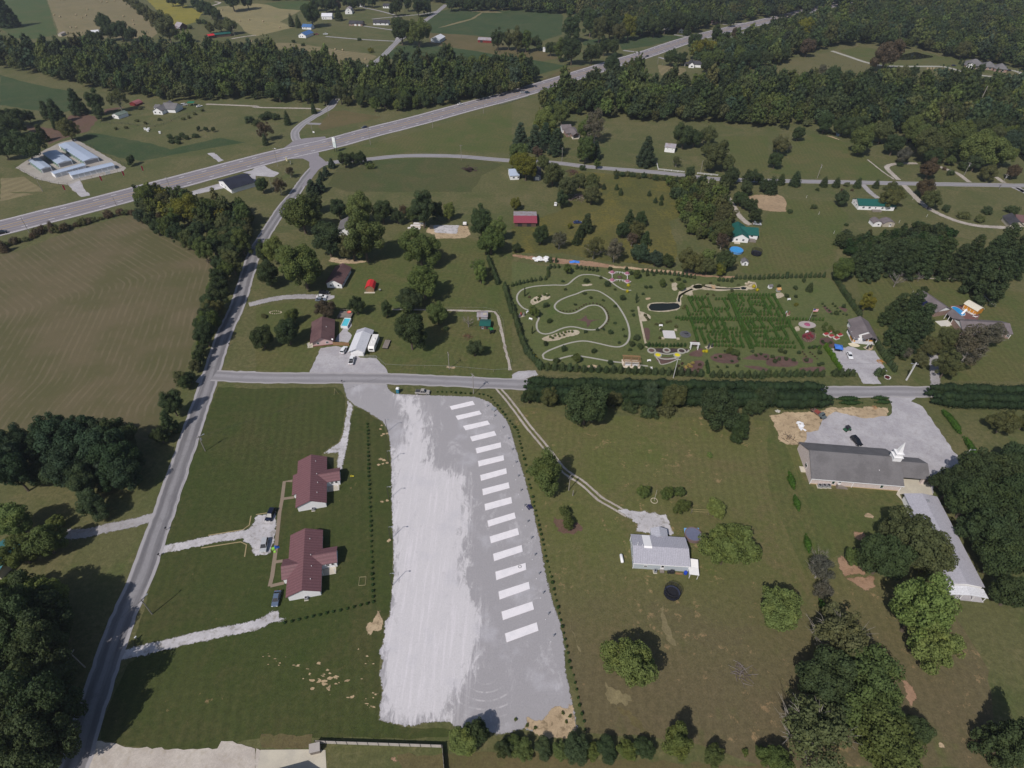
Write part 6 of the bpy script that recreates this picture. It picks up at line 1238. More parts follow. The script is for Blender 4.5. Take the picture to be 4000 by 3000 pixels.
car(1,(500,300),(545,302),'pickup',(.2,.06,.05),'dark red truck beside the blue-roofed house',z=.03);car(1,(580,300),(625,300),'pickup',WHT,'white truck on the lawn of the blue-roofed house',z=.03)
gH='cars driving on the highway'
car(1,(965,1102),(915,1112),'sedan',NAV,'dark blue car on the highway above the pylon sign',gH,.09);car(1,(1745,910),(1785,903),'sedan',WHT,'white car on the highway before the long wood end',gH,.09)
car(2,(75,806),(108,803),'sedan',SIL,'silver car following the blue one on the highway',gH,.09);car(2,(113,810),(150,803),'suv',(.05,.09,.14),'blue car leading the silver one on the highway',gH,.09)
car(2,(1180,488),(1152,495),'sedan',BLK,'black car on the highway above the white cottage',gH,.09);car(2,(1880,287),(1860,290),'sedan',BLK,'black car far off at the highway bend',gH,.09);car(4,(-40,372),(75,350),'pickup',BLK,'black pickup at the photo edge of the highway',gH,.09);car(3,(415,66),(435,62),'sedan',WHT,'tiny white car on the highway beyond the wood',gH,.09)
car(0,(1580,915),(1612,910),'van',WHT,'white van beside the green awning at the farmhouse fence',z=.03);car(0,(1705,928),(1745,920),'sedan',WHT,'white car at the end of the gravel lane',z=.03)
r=empty('utility_cart',(*w1(11,680,400)[:2],.06),R(20),'green utility cart with dark canopy on the church lot','cart')
bd=link('body',bev(MB().ext([(-1.4,.35),(1.3,.35),(1.4,.7),(1.0,.95),(.2,.8),(-.3,.75),(-1.4,.8)],'y',-.7,.7),'body',paint((.03,.09,.05),.5)),r)
MB().box(-.9,.6,-.72,.72,1.85,1.92).obj('canopy',P_dark,r)
for x in(-.8,.5):
 for y in(-.65,.65):MB().tube([(x,y,.8),(x,y,1.86)],.03,5).obj('canopy_post',P_dark,r)
MB().box(-.5,0,-.6,.6,.76,1.0).obj('seat',P_dark,r)
for x in(-.9,.9):
 for y in(-.7,.7):MB().tube([(x,y-.1,.3),(x,y+.1,.3)],.3,12).obj('wheel',M_tyre,r)
c=w1(11,432,268);r=empty('flatbed_truck',(c[0],c[1],.06),R(-62),'old rusty flatbed truck parked under the hedge end','truck')
link('cab',bev(MB().ext([(.6,.5),(2.9,.5),(2.95,1.1),(2.0,1.25),(1.7,1.9),(.7,1.9)],'y',-.9,.9),'cab',paint((.10,.12,.13),.6)),r);MB().box(-3.0,.5,-1.1,1.1,.75,.88).obj('flatbed',paint((.16,.10,.085),.9,.3),r);MB().box(-1.5,.2,-.8,.7,.88,1.3).obj('tool_box',paint((.24,.06,.05)),r);MB().box(1.75,2.0,-.75,.75,1.3,1.82).obj('windscreen',M_carglass,r)
for x in(-2.1,1.9):
 for y in(-.85,.85):MB().tube([(x,y-.14,.42),(x,y+.14,.42)],.42,12).obj('wheel',M_tyre,r)
a=np.array(w1(5,968,1388)[:2]);r=empty('travel_trailer',(a[0]+.2,a[1],.07),R(-3),'long white travel trailer beside the garage','trailer')
link('body',bev(MB().ext([(-.1,.5),(8.8,.5),(8.8,2.85),(.5,2.85),(-.1,2.2)],'x',0,0.001)if 0 else MB().ext([(0,.5),(9.0,.5),(9.0,2.85),(.7,2.85),(0,2.1)],'x',0,2.6),'body',paint((.70,.68,.66),.5,.05),.1),r)
MB().box(.8,1.3,3.2,3.7,2.85,3.05).obj('roof_vent',P_white,r);MB().box(1.0,1.8,5.2,6.2,2.85,3.12).obj('roof_unit',P_white,r);MB().box(.5,2.1,-.02,.06,1.3,1.9).obj('window',M_carglass,r);MB().box(2.58,2.63,3,4.6,1.3,2.0).obj('window',M_carglass,r);MB().tube([(.8,0,.5),(1.3,-1.3,.5),(1.8,0,.5)],.06,5).obj('hitch',P_dark,r)
for y in(4.4,5.4):
 for x in(.12,2.48):MB().tube([(x-.1,y,.36),(x+.1,y,.36)],.36,12).obj('wheel',M_tyre,r)
a=np.array(w1(5,1090,1358)[:2]);r=empty('flat_trailer',(a[0],a[1],.03),R(-4),'weathered wooden flat trailer on the lawn','trailer')
for k in range(6):MB().box(.05+k*.38,.41+k*.38,0,5.6,.62,.68).obj('plank',M_woodg,r)
MB().box(0,2.4,-.1,5.7,.5,.61).obj('frame',P_dark,r);MB().tube([(.5,5.7,.55),(1.2,7.0,.55),(1.9,5.7,.55)],.05,5).obj('hitch',P_dark,r)
for x in(-.12,2.52):MB().tube([(x-.1,2.6,.34),(x+.1,2.6,.34)],.34,12).obj('wheel',M_tyre,r)
c=w1(5,2035,1215);r=empty('tractor',(c[0],c[1],.03),R(100),'green tractor parked beside the teal-roofed shed','tractor')
link('body',bev(MB().box(-.4,1.7,-.4,.4,.6,1.3),'body',paint((.02,.17,.04),.5),.08),r);MB().box(-.9,-.3,-.35,.35,.9,1.5).obj('seat',P_dark,r);MB().box(-1.0,.4,-.75,.75,2.15,2.25).obj('canopy',paint((.02,.17,.04),.5),r)
for y in(-.6,.6):MB().tube([(-.7,y,.9),(-.7,y,2.15)],.04,5).obj('canopy_post',P_dark,r);MB().tube([(-.5,y*1.15-.16,.75),(-.5,y*1.15+.16,.75)],.75,14).obj('wheel',M_tyre,r);MB().tube([(1.4,y-.1,.42),(1.4,y+.1,.42)],.42,12).obj('wheel',M_tyre,r)
link('body',bev(MB().box(0,1.6,0,1.0,.3,.9),'mower',paint((.03,.20,.05),.5),.08),None,loc=(c[0]-1.6,c[1]+2.2,.03),label='low green mower beside the tractor',cat='mower').name='ride_on_mower'
c=w1(6,377,118);r=empty('utility_cart',(c[0],c[1],.03),R(80),'white utility cart parked by the dark meadow tree','cart')
link('body',bev(MB().box(-1.5,1.5,-.8,.8,.4,1.0),'body',P_white,.1),r);MB().box(-.8,.6,-.8,.8,1.8,1.88).obj('canopy',P_white,r)
for x in(-.9,.9):
 for y in(-.75,.75):MB().tube([(x,y-.1,.32),(x,y+.1,.32)],.32,10).obj('wheel',M_tyre,r)
for x in(-.7,.5):
 for y in(-.7,.7):MB().tube([(x,y,1.0),(x,y,1.8)],.03,5).obj('canopy_post',P_white,r)
 # ================================================================== POLES, LAMPS, SIGNS
M_pole=paint((.26,.235,.215),.85,.2);M_polel=paint((.50,.49,.49),.6,.1)
def upole(P,h,label,cat='utility pole',arm=True,lamp=False,trafo=False,az=0.0,r0=.16,mat=None,group=None,name='utility_pole'):
 r=empty(name,(P[0],P[1],0),az,label,cat,group);m=mat or M_pole
 MB().cyl(0,0,0,h,r0,r0*.65,8).obj('pole',m,r)
 if arm:
  a=MB().box(-1.1,1.1,-.06,.06,h-.75,h-.6).obj('crossarm',m,r)
  for x in(-1.0,-.4,.4,1.0):MB().cyl(x,0,h-.6,h-.42,.05,n=6).obj('insulator',P_grey,a)
 if trafo:MB().cyl(.38,0,h-2.4,h-1.4,.24,n=10).obj('transformer',P_grey,r)
 if lamp:
  l=MB().tube([(0,0,h-.9),(.6,0,h-.5),(1.5,0,h-.45)],.05,5).obj('lamp_arm',P_metal,r);MB().box(1.2,1.9,-.15,.15,h-.5,h-.36).obj('lamp_head',P_metal,l)
 return r
U={}
for key,t_,x,y,h,lb,kw in(
('a',8,1775,580,7.6,'utility pole on the duplex lawn near the county road bend',dict(trafo=True,lamp=True)),('b',12,1315,330,7.9,'utility pole with lamp beside the lower duplex lawn',dict(lamp=True)),('c',12,735,790,8.0,'utility pole in the deep shade beside the county road',{}),
('d',5,1670,1530,8.4,'utility pole on the fenced lawn beside the cross road',{}),('e',9,1880,85,10.0,'tall utility pole beside the campsite shrubs on the cross road',dict(trafo=True)),('f',6,1393,1607,10.2,'pale tall pole rising from the garden front hedge',dict(mat=M_polel)),('g',7,1195,1625,8.8,'thick silver-grey pole with lamp beside the garden lot',dict(mat=M_polel,r0=.36,lamp=True,trafo=True)),
('h',1,1775,1385,10.4,'utility pole on the upper road bend',{}),('i',2,430,1395,9.5,'utility pole beside the spruces on the upper road',{}),('j',2,1625,1505,9.0,'utility pole by the white rail bridge on the upper road',{}),('k',3,425,1540,9.2,'utility pole at the sloping meadow on the upper road',dict(trafo=True)),('l',3,1690,1520,9.0,'utility pole beside the second gravel drive',dict(trafo=True)),('m',3,1997,1635,9.8,'utility pole with transformer at the photo edge of the upper road',dict(trafo=True)),
('n',0,1480,1655,9.2,'highway-side utility pole near the black-roofed building',dict(lamp=True)),('o',1,190,1438,12.2,'tall pole inside the highway junction island',dict(lamp=True)),('p',1,990,1255,12.4,'tall light pole below the dark blue highway car',dict(lamp=True)),('r',1,1527,1108,11.5,'utility pole on the highway verge above the open field',{}),('s',1,1965,980,12.0,'tall light pole on the highway verge near the guard rail',dict(lamp=True)),
('t',1,490,1150,9.0,'utility pole on the side road island',{}),('u',1,628,1005,9.0,'utility pole at the side road by the wood',{}),('v',4,255,355,9.5,'utility pole in the highway fence row',{}),('w',4,1005,115,5.0,'short post in the highway verge',dict(arm=False)),('x',2,1258,552,9.5,'utility pole before the white cottage',{}),('y',2,1790,235,13,'far utility pole by the maroon-roofed house',{}),('z',2,1830,200,13,'second far utility pole by the maroon-roofed house',{}),
('aa',0,370,1655,9.0,'utility pole at the straw patch by the storage yard',{}),('ab',1,145,1659,8.5,'thin pole in the reddish scrub',dict(arm=False)),('ac',10,525,965,2.6,'short leaning wooden post beside the farm track',dict(arm=False)),('ad',0,2030,320,11,'far utility pole beside the teal-roofed shed',{}),('ae',1,497,205,10,'far pole beside the big dark tree',{}),('af',1,1290,130,12,'far utility pole at the crossroads lane',{}),('ag',2,1300,490 if 0 else 560,1.5,'low marker post in the stubble patch',dict(arm=False)),('ah',10,490,920,7.5,'utility pole standing in the shade of the olive-green track tree',dict(trafo=True))):
 P=w1(t_,x,y);U[key]=(P,h);upole(P,h,lb,az=.3+.4*len(U),**kw)
def wire(a,b,label,off=0.0,sag=.8):
 (P,h),(Q,k)=U[a],U[b];pts=[]
 for i in range(13):
  s=i/12;pts.append((P[0]+(Q[0]-P[0])*s+off,P[1]+(Q[1]-P[1])*s,(h-.45)*(1-s)+(k-.45)*s-sag*4*s*(1-s)))
 MB().tube(pts,.022,3,False).obj('power_line',P_dark,None,label=label,cat='power line')
for a,b,lb in(('a','b','power line over the duplex lawn'),('b','c','power line crossing the county road in the shade'),('d','e','power line across the cross road by the campsite'),('e','f','power line along the cross road to the garden'),('f','g','power line along the garden front'),('h','i','power line along the upper road bend'),('i','j','power line above the upper hedgerow'),('j','k','power line past the evergreen row'),('k','l','power line along the sloping meadow'),('l','m','power line on the east upper road'),('r','p','power line along the highway verge'),('p','o','power line across the highway junction'),('a','d','power line across the crossroads')):
 wire(a,b,lb)
for i,(t_,x,y)in enumerate(((9,1135,413),(9,1150,687),(9,1150,997),(9,1165,1342),(13,1178,82))):
 P=w1(t_,x,y);r=upole(P,6.3,'%s slim light pole from the crossroads along the gravel lot edge'%('first','second','third','fourth','fifth')[i],'light pole',False,False,False,R(0),.10,paint((.05,.045,.04),.6),'light poles along the gravel lot','light_pole')
 MB().tube([(0,0,6.1),(.5,0,6.25),(.9,0,6.25)],.05,5).obj('lamp_arm',P_metal,r);MB().box(.8,1.35,-.14,.14,6.18,6.3).obj('lamp_head',P_metal,r)
c=w1(1,690,1312);r=empty('pylon_sign',(c[0],c[1],0),R(-35),'tall white pylon sign at the highway junction','sign')
for x in(-1.1,1.1):MB().box(x-.12,x+.12,-.12,.12,0,3.0).obj('post',P_dark,r)
MB().box(-1.6,1.6,-.25,.25,3.0,6.6).obj('sign_panel',paint((.55,.60,.60)),r);MB().box(-1.5,1.5,-.3,.3,6.7,9.6).obj('sign_panel',paint((.72,.74,.74)),r)
c=w1(1,270,1405);r=empty('roadside_sign',(c[0],c[1],0),R(-30),'small cream sign inside the junction island','sign');MB().box(-.7,.7,-.05,.05,1.0,3.2).obj('sign_panel',paint((.6,.52,.32)),r);MB().box(-.06,.06,-.05,.05,0,1.0).obj('post',P_dark,r)
c=w1(1,300,1420);r=empty('roadside_sign',(c[0],c[1],0),R(-70),'white board leaning beside the cream junction sign','sign');MB().box(-1.0,1.0,-.05,.05,.3,2.0).obj('sign_panel',P_white,r);MB().box(-.8,-.7,-.04,.04,0,.3).obj('post',P_dark,r);MB().box(.7,.8,-.04,.04,0,.3).obj('post',P_dark,r)
c=w1(1,500,1155);r=empty('roadside_sign',(c[0],c[1],0),R(-20),'small white board on the side road island','sign');MB().box(-.7,.7,-.05,.05,.6,1.7).obj('sign_panel',P_white,r);MB().box(-.05,.05,-.04,.04,0,.6).obj('post',P_dark,r)
for i,(t_,x,y)in enumerate(((0,560,1655),(0,878,1575),(0,1070,1530),(0,1235,1487))):
 c=w1(t_,x,y);r=empty('feather_banner',(c[0],c[1],0),R(40),'red feather banner, %s from the straw patch along the highway verge'%('first','second','third','fourth')[i],'banner','red banners before the storage yard')
 MB().tube([(0,0,0),(0,0,3.6),(.25,0,4.2)],.04,5).obj('pole',P_grey,r);MB().add([(0,0,.8),(.8,.05,.9),(.95,.1,3.3),(.3,.0,4.2),(0,0,3.6),(0,.03,.8),(.8,.08,.9),(.95,.13,3.3),(.3,.03,4.2),(0,.03,3.6)],[(0,1,2,3,4),(9,8,7,6,5),(0,5,6,1),(1,6,7,2),(2,7,8,3),(3,8,9,4),(4,9,5,0)]).obj('flag',paint((.40,.03,.05)),r)
c=w1(0,940,1510);r=empty('roadside_sign',(c[0],c[1],0),R(42),'white roadside board before the front storage building','sign');MB().box(-1.4,1.4,-.08,.08,.6,2.3).obj('sign_panel',P_white,r);MB().box(-1.2,-1.05,-.06,.06,0,.6).obj('post',P_dark,r);MB().box(1.05,1.2,-.06,.06,0,.6).obj('post',P_dark,r)
gr=catmull(W(1,'2110,908 2212,880',2,'0,878 140,838'),4);r=empty('guard_rail',(0,0,0),0,'steel guard rail on the highway edge before the wood','guard rail')
for i,p in enumerate(gr):
 MB().box(p[0]-.08,p[0]+.08,p[1]-.08,p[1]+.08,0,.75).obj('post',P_dark,r)
 if i:MB().tube([(*gr[i-1],.62),(*p,.62)],.14,5).obj('rail',P_metal,r)
for s_,lb in(('1250,1415 1262,1470 1490,1495','white board fence along the upper road lawn'),('1600,1505 1780,1522','white rail fence by the gravel drive on the upper road')):
 pp=[np.array(p[:2])for p in W(2,s_)];r=empty('rail_fence',(0,0,0),0,lb,'fence')
 for a,b in zip(pp[:-1],pp[1:]):
  n_=max(1,int(np.linalg.norm(b-a)/4))
  for k in range(n_):
   u,v=a+(b-a)*k/n_,a+(b-a)*(k+1)/n_;MB().box(u[0]-.08,u[0]+.08,u[1]-.08,u[1]+.08,0,1.2).obj('post',P_white,r)
   for z in(.5,1.05):MB().tube([(*u,z),(*v,z)],.09,4).obj('rail',P_white,r)
   # ================================================================== CAMPSITE THINGS
PADS=[[q(9,x,y)for x,y in S(s)]for s in('1675,195 1872,148 1892,180 1690,225','1725,278 1930,232 1950,262 1745,312','1790,365 2000,318 2022,350 1812,402','1850,458 2060,408 2078,445 1868,497','1898,558 2115,507 2120,548 1908,602','1918,668 2138,617 2145,660 1925,715','1937,790 2162,730 2168,775 1945,838','1955,910 2182,852 2192,900 1962,963','1975,1040 2205,978 2214,1030 1982,1095')]
PADS+=[S('1903.7,2034.9 2009.7,2002.9 2015,2025 1908.4,2058.2'),S('1913,2097 2022,2063.6 2028,2089 1918,2122.8'),S('1925.9,2164.6 2038,2130 2042,2155 1930.4,2192.6'),S('1934.9,2234.6 2053,2200 2056,2225.6 1939,2267'),S('1947,2312 2065.6,2273.5 2070,2300.6 1951.6,2342.7'),S('1959,2390.5 2079,2350.6 2086,2381 1964.7,2423'),S('1972.6,2475.8 2097,2431.7 2103.6,2464 1979,2510')]
ORD='first second third fourth fifth sixth seventh eighth ninth tenth eleventh twelfth thirteenth fourteenth fifteenth sixteenth'.split()
for i,p in enumerate(PADS):
 P=[g(*c)for c in p][::-1]
 MB().prism(P,.0,.17).obj('concrete_pad',M_pad,None,label='pale concrete parking pad, %s from the crossroads end of the row'%ORD[i],cat='pad',group='concrete pads on the gravel lot')
PED=[q(9,x,y)for x,y in S('1998,198 2060,283 2132,385 2180,480')]+[q(10,x,y)for x,y in S('0,575 32,685 52,803 75,928 108,1058 134,1197 166,1340 196,1485 232,1648')]+[q(14,x,y)for x,y in S('268,155 312,338 357,527')]
for i,p in enumerate(PED):
 c=g(*p);r=empty('hookup_post',(c[0],c[1],.06),R(20),'small grey hookup post, %s along the row of pads'%ORD[i],'post','hookup posts beside the pads')
 MB().box(-.07,.07,-.07,.07,0,.9).obj('post',P_grey,r);MB().box(-.16,.16,-.12,.12,.75,1.25).obj('meter_box',P_metal,r);MB().cyl(-1.1,-1.0,0,.18,.09,n=8).obj('water_cap',P_white,r)
c=w1(9,1228,74);r=empty('portable_toilet',(c[0],c[1],.03),R(-6),'teal portable toilet with white roof at the lot entrance','toilet')
MB().box(-.55,.55,-.55,.55,0,2.1).obj('cabin',paint((.02,.13,.20),.5),r);MB().add([(-.62,-.62,2.1),(.62,-.62,2.1),(.62,.62,2.1),(-.62,.62,2.1),(-.4,-.4,2.4),(.4,-.4,2.4),(.4,.4,2.4),(-.4,.4,2.4)],[(0,3,2,1),(4,5,6,7),(0,1,5,4),(1,2,6,5),(2,3,7,6),(3,0,4,7)]).obj('roof',P_white,r);d_=MB().box(-.4,.4,-.59,-.55,.1,1.95).obj('door',paint((.03,.17,.25),.5),r);MB().box(.25,.33,-.62,-.59,1.0,1.1).obj('handle',P_grey,d_)
for(t_,x,y,a,lb,cc)in((9,2052,228,-40,'grey picnic table at the top corner of the gravel lot',(.28,.30,.33)),(10,150,1072,-60,'dark blue picnic table at the gravel lot edge',(.03,.03,.09))):
 c=w1(t_,x,y);r=empty('picnic_table',(c[0],c[1],.06),R(a),lb,'table');m_=paint(cc)
 for k in range(4):MB().box(-.9,.9,-.38+k*.19,-.21+k*.19,.72,.76).obj('plank',m_,r)
 for y_ in(-.75,.6):MB().box(-.9,.9,y_,y_+.22,.43,.47).obj('bench_seat',m_,r)
 for x_ in(-.6,.6):MB().tube([(x_,-.65,0),(x_,-.15,.72)],.04,4).obj('leg',m_,r);MB().tube([(x_,.65,0),(x_,.15,.72)],.04,4).obj('leg',m_,r);MB().box(x_-.03,x_+.03,-.7,.7,.38,.43).obj('brace',m_,r)
c=w1(10,67,1580,.17);MB().lathe([(.5,.2),(.5,.32),(.42,.34),(.35,.32),(.35,.2),(.5,.2)],18).obj('fire_ring',P_grey,None,loc=(c[0],c[1],0),label='grey fire ring lying on a concrete pad',cat='fire ring')
c=w1(9,165,1420);r=empty('toy_slide',(c[0],c[1],.03),.4,'bright green and blue plastic toys beside the silver SUV','toy');MB().ext([(0,.0),(1.2,0),(.3,.9),(0,.9)],'y',-.3,.3).obj('slide',paint((.03,.12,.5),.4),r);MB().box(-.9,-.1,-.5,.3,0,.4).obj('box',paint((.25,.55,.08),.4),r);MB().box(-.5,.1,-1.6,-1.0,0,.3).obj('seat',paint((.3,.6,.08),.4),r)
c=w1(13,920,45);r=empty('goal_frame',(c[0],c[1],.03),R(5),'low timber frame lying on the duplex lawn','frame')
for a,b in(((-.9,-1.3),(.9,-1.3)),((-.9,1.3),(.9,1.3)),((-.9,-1.3),(-.9,1.3)),((.9,-1.3),(.9,1.3))):MB().tube([(*a,.06),(*b,.06)],.06,4).obj('beam',paint((.33,.28,.16)),r)
c=w1(9,822,797);r=empty('yellow_toy',(c[0],c[1],.03),0,'yellow toy ring on the lawn beside the duplex wing','toy');MB().lathe([(.3,.02),(.36,.12),(.3,.2),(.22,.12),(.3,.02)],12).obj('ring',paint((.6,.5,.03),.4),r);MB().box(.3,.9,-.15,.15,0,.15).obj('tray',paint((.6,.5,.05),.4),r)
for t_,x,y,lb in((8,1440,1262,'black mailbox by the upper duplex driveway'),(8,1380,1490,'black mailbox and paper box below the upper duplex driveway'),(12,1185,548,'white mailbox by the lower duplex driveway'),(4,1985,1330,'mailbox beside the corner lawn on the county road'),(4,1712,1552,'white mailbox opposite the cross road mouth'),(5,745,1650,'dark mailbox at the campsite entrance')):
 c=w1(t_,x,y);m_=P_white if 'white' in lb else P_dark;r=empty('mailbox',(c[0],c[1],.03),R(70),lb,'mailbox');MB().box(-.06,.06,-.06,.06,0,1.05).obj('post',M_woodg,r);MB().ext([(-.16,1.05),(.16,1.05),(.16,1.25),(.08,1.36),(-.08,1.36),(-.16,1.25)],'x',-.28,.28).obj('box',m_,r)
c=w1(9,690,85);r=empty('teepee_frame',(c[0],c[1],.03),0,'small wooden tripod stand at the duplex lawn corner','stand')
for k in range(3):MB().tube([(1.0*math.cos(k*2.1),1.0*math.sin(k*2.1),0),(0,0,2.6)],.05,4).obj('leg',paint((.33,.28,.15)),r)
# ---- board fence at the bottom
def board_fence(label,A,B,n,h=1.75,nb=4):
 a,b=np.array(A[:2]),np.array(B[:2]);d=b-a;L=np.linalg.norm(d);r=empty('board_fence',(a[0],a[1],0),math.atan2(d[1],d[0]),label,'fence');s=L/n
 pm=MB().box(-.07,.07,-.07,.07,0,h+.1).mesh('post',P_dark);bm_=MB().box(.02,s-.02,-.05,-.02,0,h/nb-.07).mesh('plank',paint((.42,.38,.35),.85,.2));back=MB().box(.0,s,-.02,.0,.0,h-.1).mesh('backing',M_woodg)
 for k in range(n+1):link('post',pm,r,loc=(k*s,0,0))
 for k in range(n):
  for j in range(nb):link('plank',bm_,r,loc=(k*s,0,.08+j*h/nb))
  link('backing',back,r,loc=(k*s,.03,.05))
board_fence('weathered board fence along the back of the lower lawn',w1(13,520,1445),w1(13,1605,1482),12)
board_fence('short board fence running down from the fence corner',w1(13,1612,1484),w1(13,1632,1720),3)
r,L=site('garden_box','grey box shed with sloped lid at the fence end','shed',w1(13,475,1550),w1(13,560,1530));MB().ext([(0,0),(1.6,0),(1.6,1.9),(0,1.6)],'x',0,L).obj('body',M_woodg,r);MB().ext([(-.1,1.62),(1.7,1.95),(1.7,2.02),(-.1,1.69)],'x',-.1,L+.1).obj('lid',paint((.34,.31,.29)),r)
# ================================================================== PADDOCK THINGS
def round_pool(P,rad,h,label,water,wallm,cover=False):
 r=empty('round_pool',(P[0],P[1],.03),0,label,'pool')
 MB().lathe([(rad,0),(rad,h),(rad+.14,h),(rad+.14,h+.06),(rad-.14,h+.06),(rad-.14,h-.1)],28).obj('pool_wall',wallm,r)
 MB().lathe([(rad-.14,h-.02),(rad*.5,h-.06),(0,h-.08)],28).obj('cover' if cover else 'water',water,r);return r
def trampoline(P,rad,label,net=1.9):
 r=empty('trampoline',(P[0],P[1],.03),0,label,'trampoline');blk=paint((.015,.015,.02),.7)
 MB().lathe([(0,.86),(rad*.8,.86),(rad*.8,.9),(0,.9)],24).obj('mat',blk,r);MB().lathe([(rad*.8,.9),(rad,.92),(rad,.98),(rad*.8,.95)],24).obj('pad_ring',paint((.03,.035,.06),.6),r);MB().lathe([(rad*.985,.45),(rad*.99,.9)],24).obj('skirt',blk,r)
 for k in range(8):
  a=k*math.pi/4;MB().tube([(rad*math.cos(a),rad*math.sin(a),0),(rad*math.cos(a),rad*math.sin(a),.9),(rad*1.02*math.cos(a),rad*1.02*math.sin(a),net+.9)],.04,5).obj('pole',P_dark,r)
 MB().tube([(rad*1.02*math.cos(a*math.pi/12),rad*1.02*math.sin(a*math.pi/12),net+.88)for a in range(25)],.035,4).obj('top_ring',P_dark,r)
 nt=NT('net_%d'%len(bpy.data.materials));tr=nt.N.new('ShaderNodeBsdfTransparent');mx=nt.N.new('ShaderNodeMixShader');mx.inputs[0].default_value=.45;nt.out((.01,.01,.012),.9);nt.L.new(tr.outputs[0],mx.inputs[1]);nt.L.new(nt.b.outputs[0],mx.inputs[2]);nt.L.new(mx.outputs[0],nt.N['Material Output'].inputs[0])
 MB().lathe([(rad*1.0,.95),(rad*1.01,net+.88)],24).obj('safety_net',nt.m,r)
sheet('tarp',W(10,'1482,1245 1615,1245 1640,1358 1505,1358'),.05,paint((.16,.36,.66),.5,.1),1.2,.05,kind=None,label='blue tarpaulin spread under the covered round pool',cat='tarp')
round_pool(w1(10,1560,1318),2.45,1.2,'round covered pool with brown wall beside the silver-roofed bungalow',paint((.13,.14,.21),.6,.15),paint((.17,.12,.12),.7),True)
trampoline(w1(14,1378,160),2.25,'black netted trampoline in front of the silver-roofed bungalow')
c=w1(10,945,1520);r=empty('propane_tank',(c[0],c[1],.03),R(92),'white propane tank on the grass west of the bungalow','tank')
MB().tube([(-1.45,0,.75),(-1.35,0,.75),(-1.2,0,.75),(1.2,0,.75),(1.35,0,.75),(1.45,0,.75)],[.1,.32,.46,.46,.32,.1],14).obj('vessel',P_white,r,True)
for x in(-.8,.8):MB().box(x-.15,x+.15,-.35,.35,0,.45).obj('saddle',P_grey,r)
MB().cyl(0,0,1.15,1.38,.2,n=10).obj('dome',P_white,r)
c=w1(10,1380,1632);r=empty('covered_grill',(c[0],c[1],.03),0,'grill under a black cover at the bungalow wall','grill');link('cover',bev(MB().ext([(-.7,0),(.7,0),(.6,1.1),(-.5,1.2)],'y',-.4,.4),'cover',P_dark,.12),r);MB().box(-1.3,-.75,-.3,.3,0,.8).obj('side_table',P_dark,r)
r=empty('firewood_stack',w1(10,1415,1640),R(-5),'low stack of split firewood at the bungalow wall','firewood')
for k in range(10):MB().tube([(k*.19,-.2,.12),(k*.19,.25,.12)],.1,6).obj('log',M_wood,r);MB().tube([(k*.19+.08,-.2,.3),(k*.19+.08,.25,.3)],.1,6).obj('log',M_wood,r)
c=w1(10,1497,1640);MB().tube([(0,0,0),(0,0,.1),(0,0,.9),(0,0,1.0)],[.45,.5,.5,.42],14).obj('water_barrel',paint((.02,.06,.42),.4),None,loc=(c[0],c[1],.03),label='bright blue barrel at the corner of the bungalow',cat='barrel')
c=w1(10,1228,1010);r=empty('flagpole',(c[0],c[1],.03),0,'slim flagpole with stone ring on the paddock lawn','flagpole');MB().cyl(0,0,0,5.4,.05,.03,6).obj('pole',M_polel,r);MB().lathe([(.95,0),(.95,.14),(1.15,.14),(1.15,0)],16).obj('stone_ring',M_stone,r)
r=empty('clothes_line',w1(10,1545,1122),R(-3),'clothes line between the tree trio and the pale bush','clothes line')
for x in(0,5.4):MB().cyl(x,0,0,1.9,.06,n=6).obj('post',M_woodg,r);MB().box(x-.05,x+.05,-.5,.5,1.82,1.9).obj('crossbar',M_woodg,r)
for y in(-.4,.4):MB().tube([(0,y,1.88),(2.7,y,1.8),(5.4,y,1.88)],.03,4).obj('line',paint((.5,.42,.2)),r)
def pile(P,label,n,rad,cols,cat,name,thick=.07,ln=2.0,seed=1,hgt=.6):
 rr=random.Random(seed);r=empty(name,(P[0],P[1],.03),0,label,cat)
 for k in range(n):
  a=rr.uniform(0,6.3);x,y=rad*rr.gauss(0,.4),rad*rr.gauss(0,.4);l=ln*rr.uniform(.4,1);z=thick+hgt*rr.random()*max(0,1-math.hypot(x,y)/rad)
  MB().tube([(x-l/2*math.cos(a),y-l/2*math.sin(a),max(thick,z-.1)),(x+l/2*math.cos(a),y+l/2*math.sin(a),z+rr.uniform(0,.25))],[thick,thick*.5],4).obj('branch' if cat=='brush pile' else 'timber',paint(cols[k%len(cols)],.9,.2),r)
pile(w1(14,1975,840),'grey brush pile of cut branches in the lower paddock',46,3.2,((.16,.13,.13),(.10,.075,.075),(.24,.21,.20)),'brush pile','brush_pile',.06,2.6,2,.8)
pile(w1(5,1825,1258),'rusty brush pile on the fenced lawn',34,2.6,((.15,.07,.05),(.11,.06,.045)),'brush pile','brush_pile',.07,2.2,3,.8)
pile(w1(6,560,50),'large pale brush pile by the meadow trees',60,7,((.22,.16,.16),(.13,.09,.09),(.3,.26,.25)),'brush pile','brush_pile',.12,4.5,4,1.6)
pile(w1(2,520,1490),'dark brush heap on the upper edge of the gold meadow',40,6,((.10,.05,.045),(.07,.04,.04)),'brush pile','brush_pile',.14,4,5,1.4)
pile(w1(1,1840,1465),'dark brush heap in the upper field',36,6,((.08,.05,.05),(.06,.04,.04)),'brush pile','brush_pile',.14,4,6,1.0)
pile(w1(11,185,470),'heap of long timbers on the church building soil',20,2.2,((.06,.05,.045),(.28,.2,.13)),'timber heap','timber_heap',.09,3.6,7,.5)
pile(w1(11,925,205),'small orange heap of broken boards on the church lot',12,1.2,((.42,.25,.13),(.32,.17,.09)),'timber heap','timber_heap',.08,1.8,8,.5)
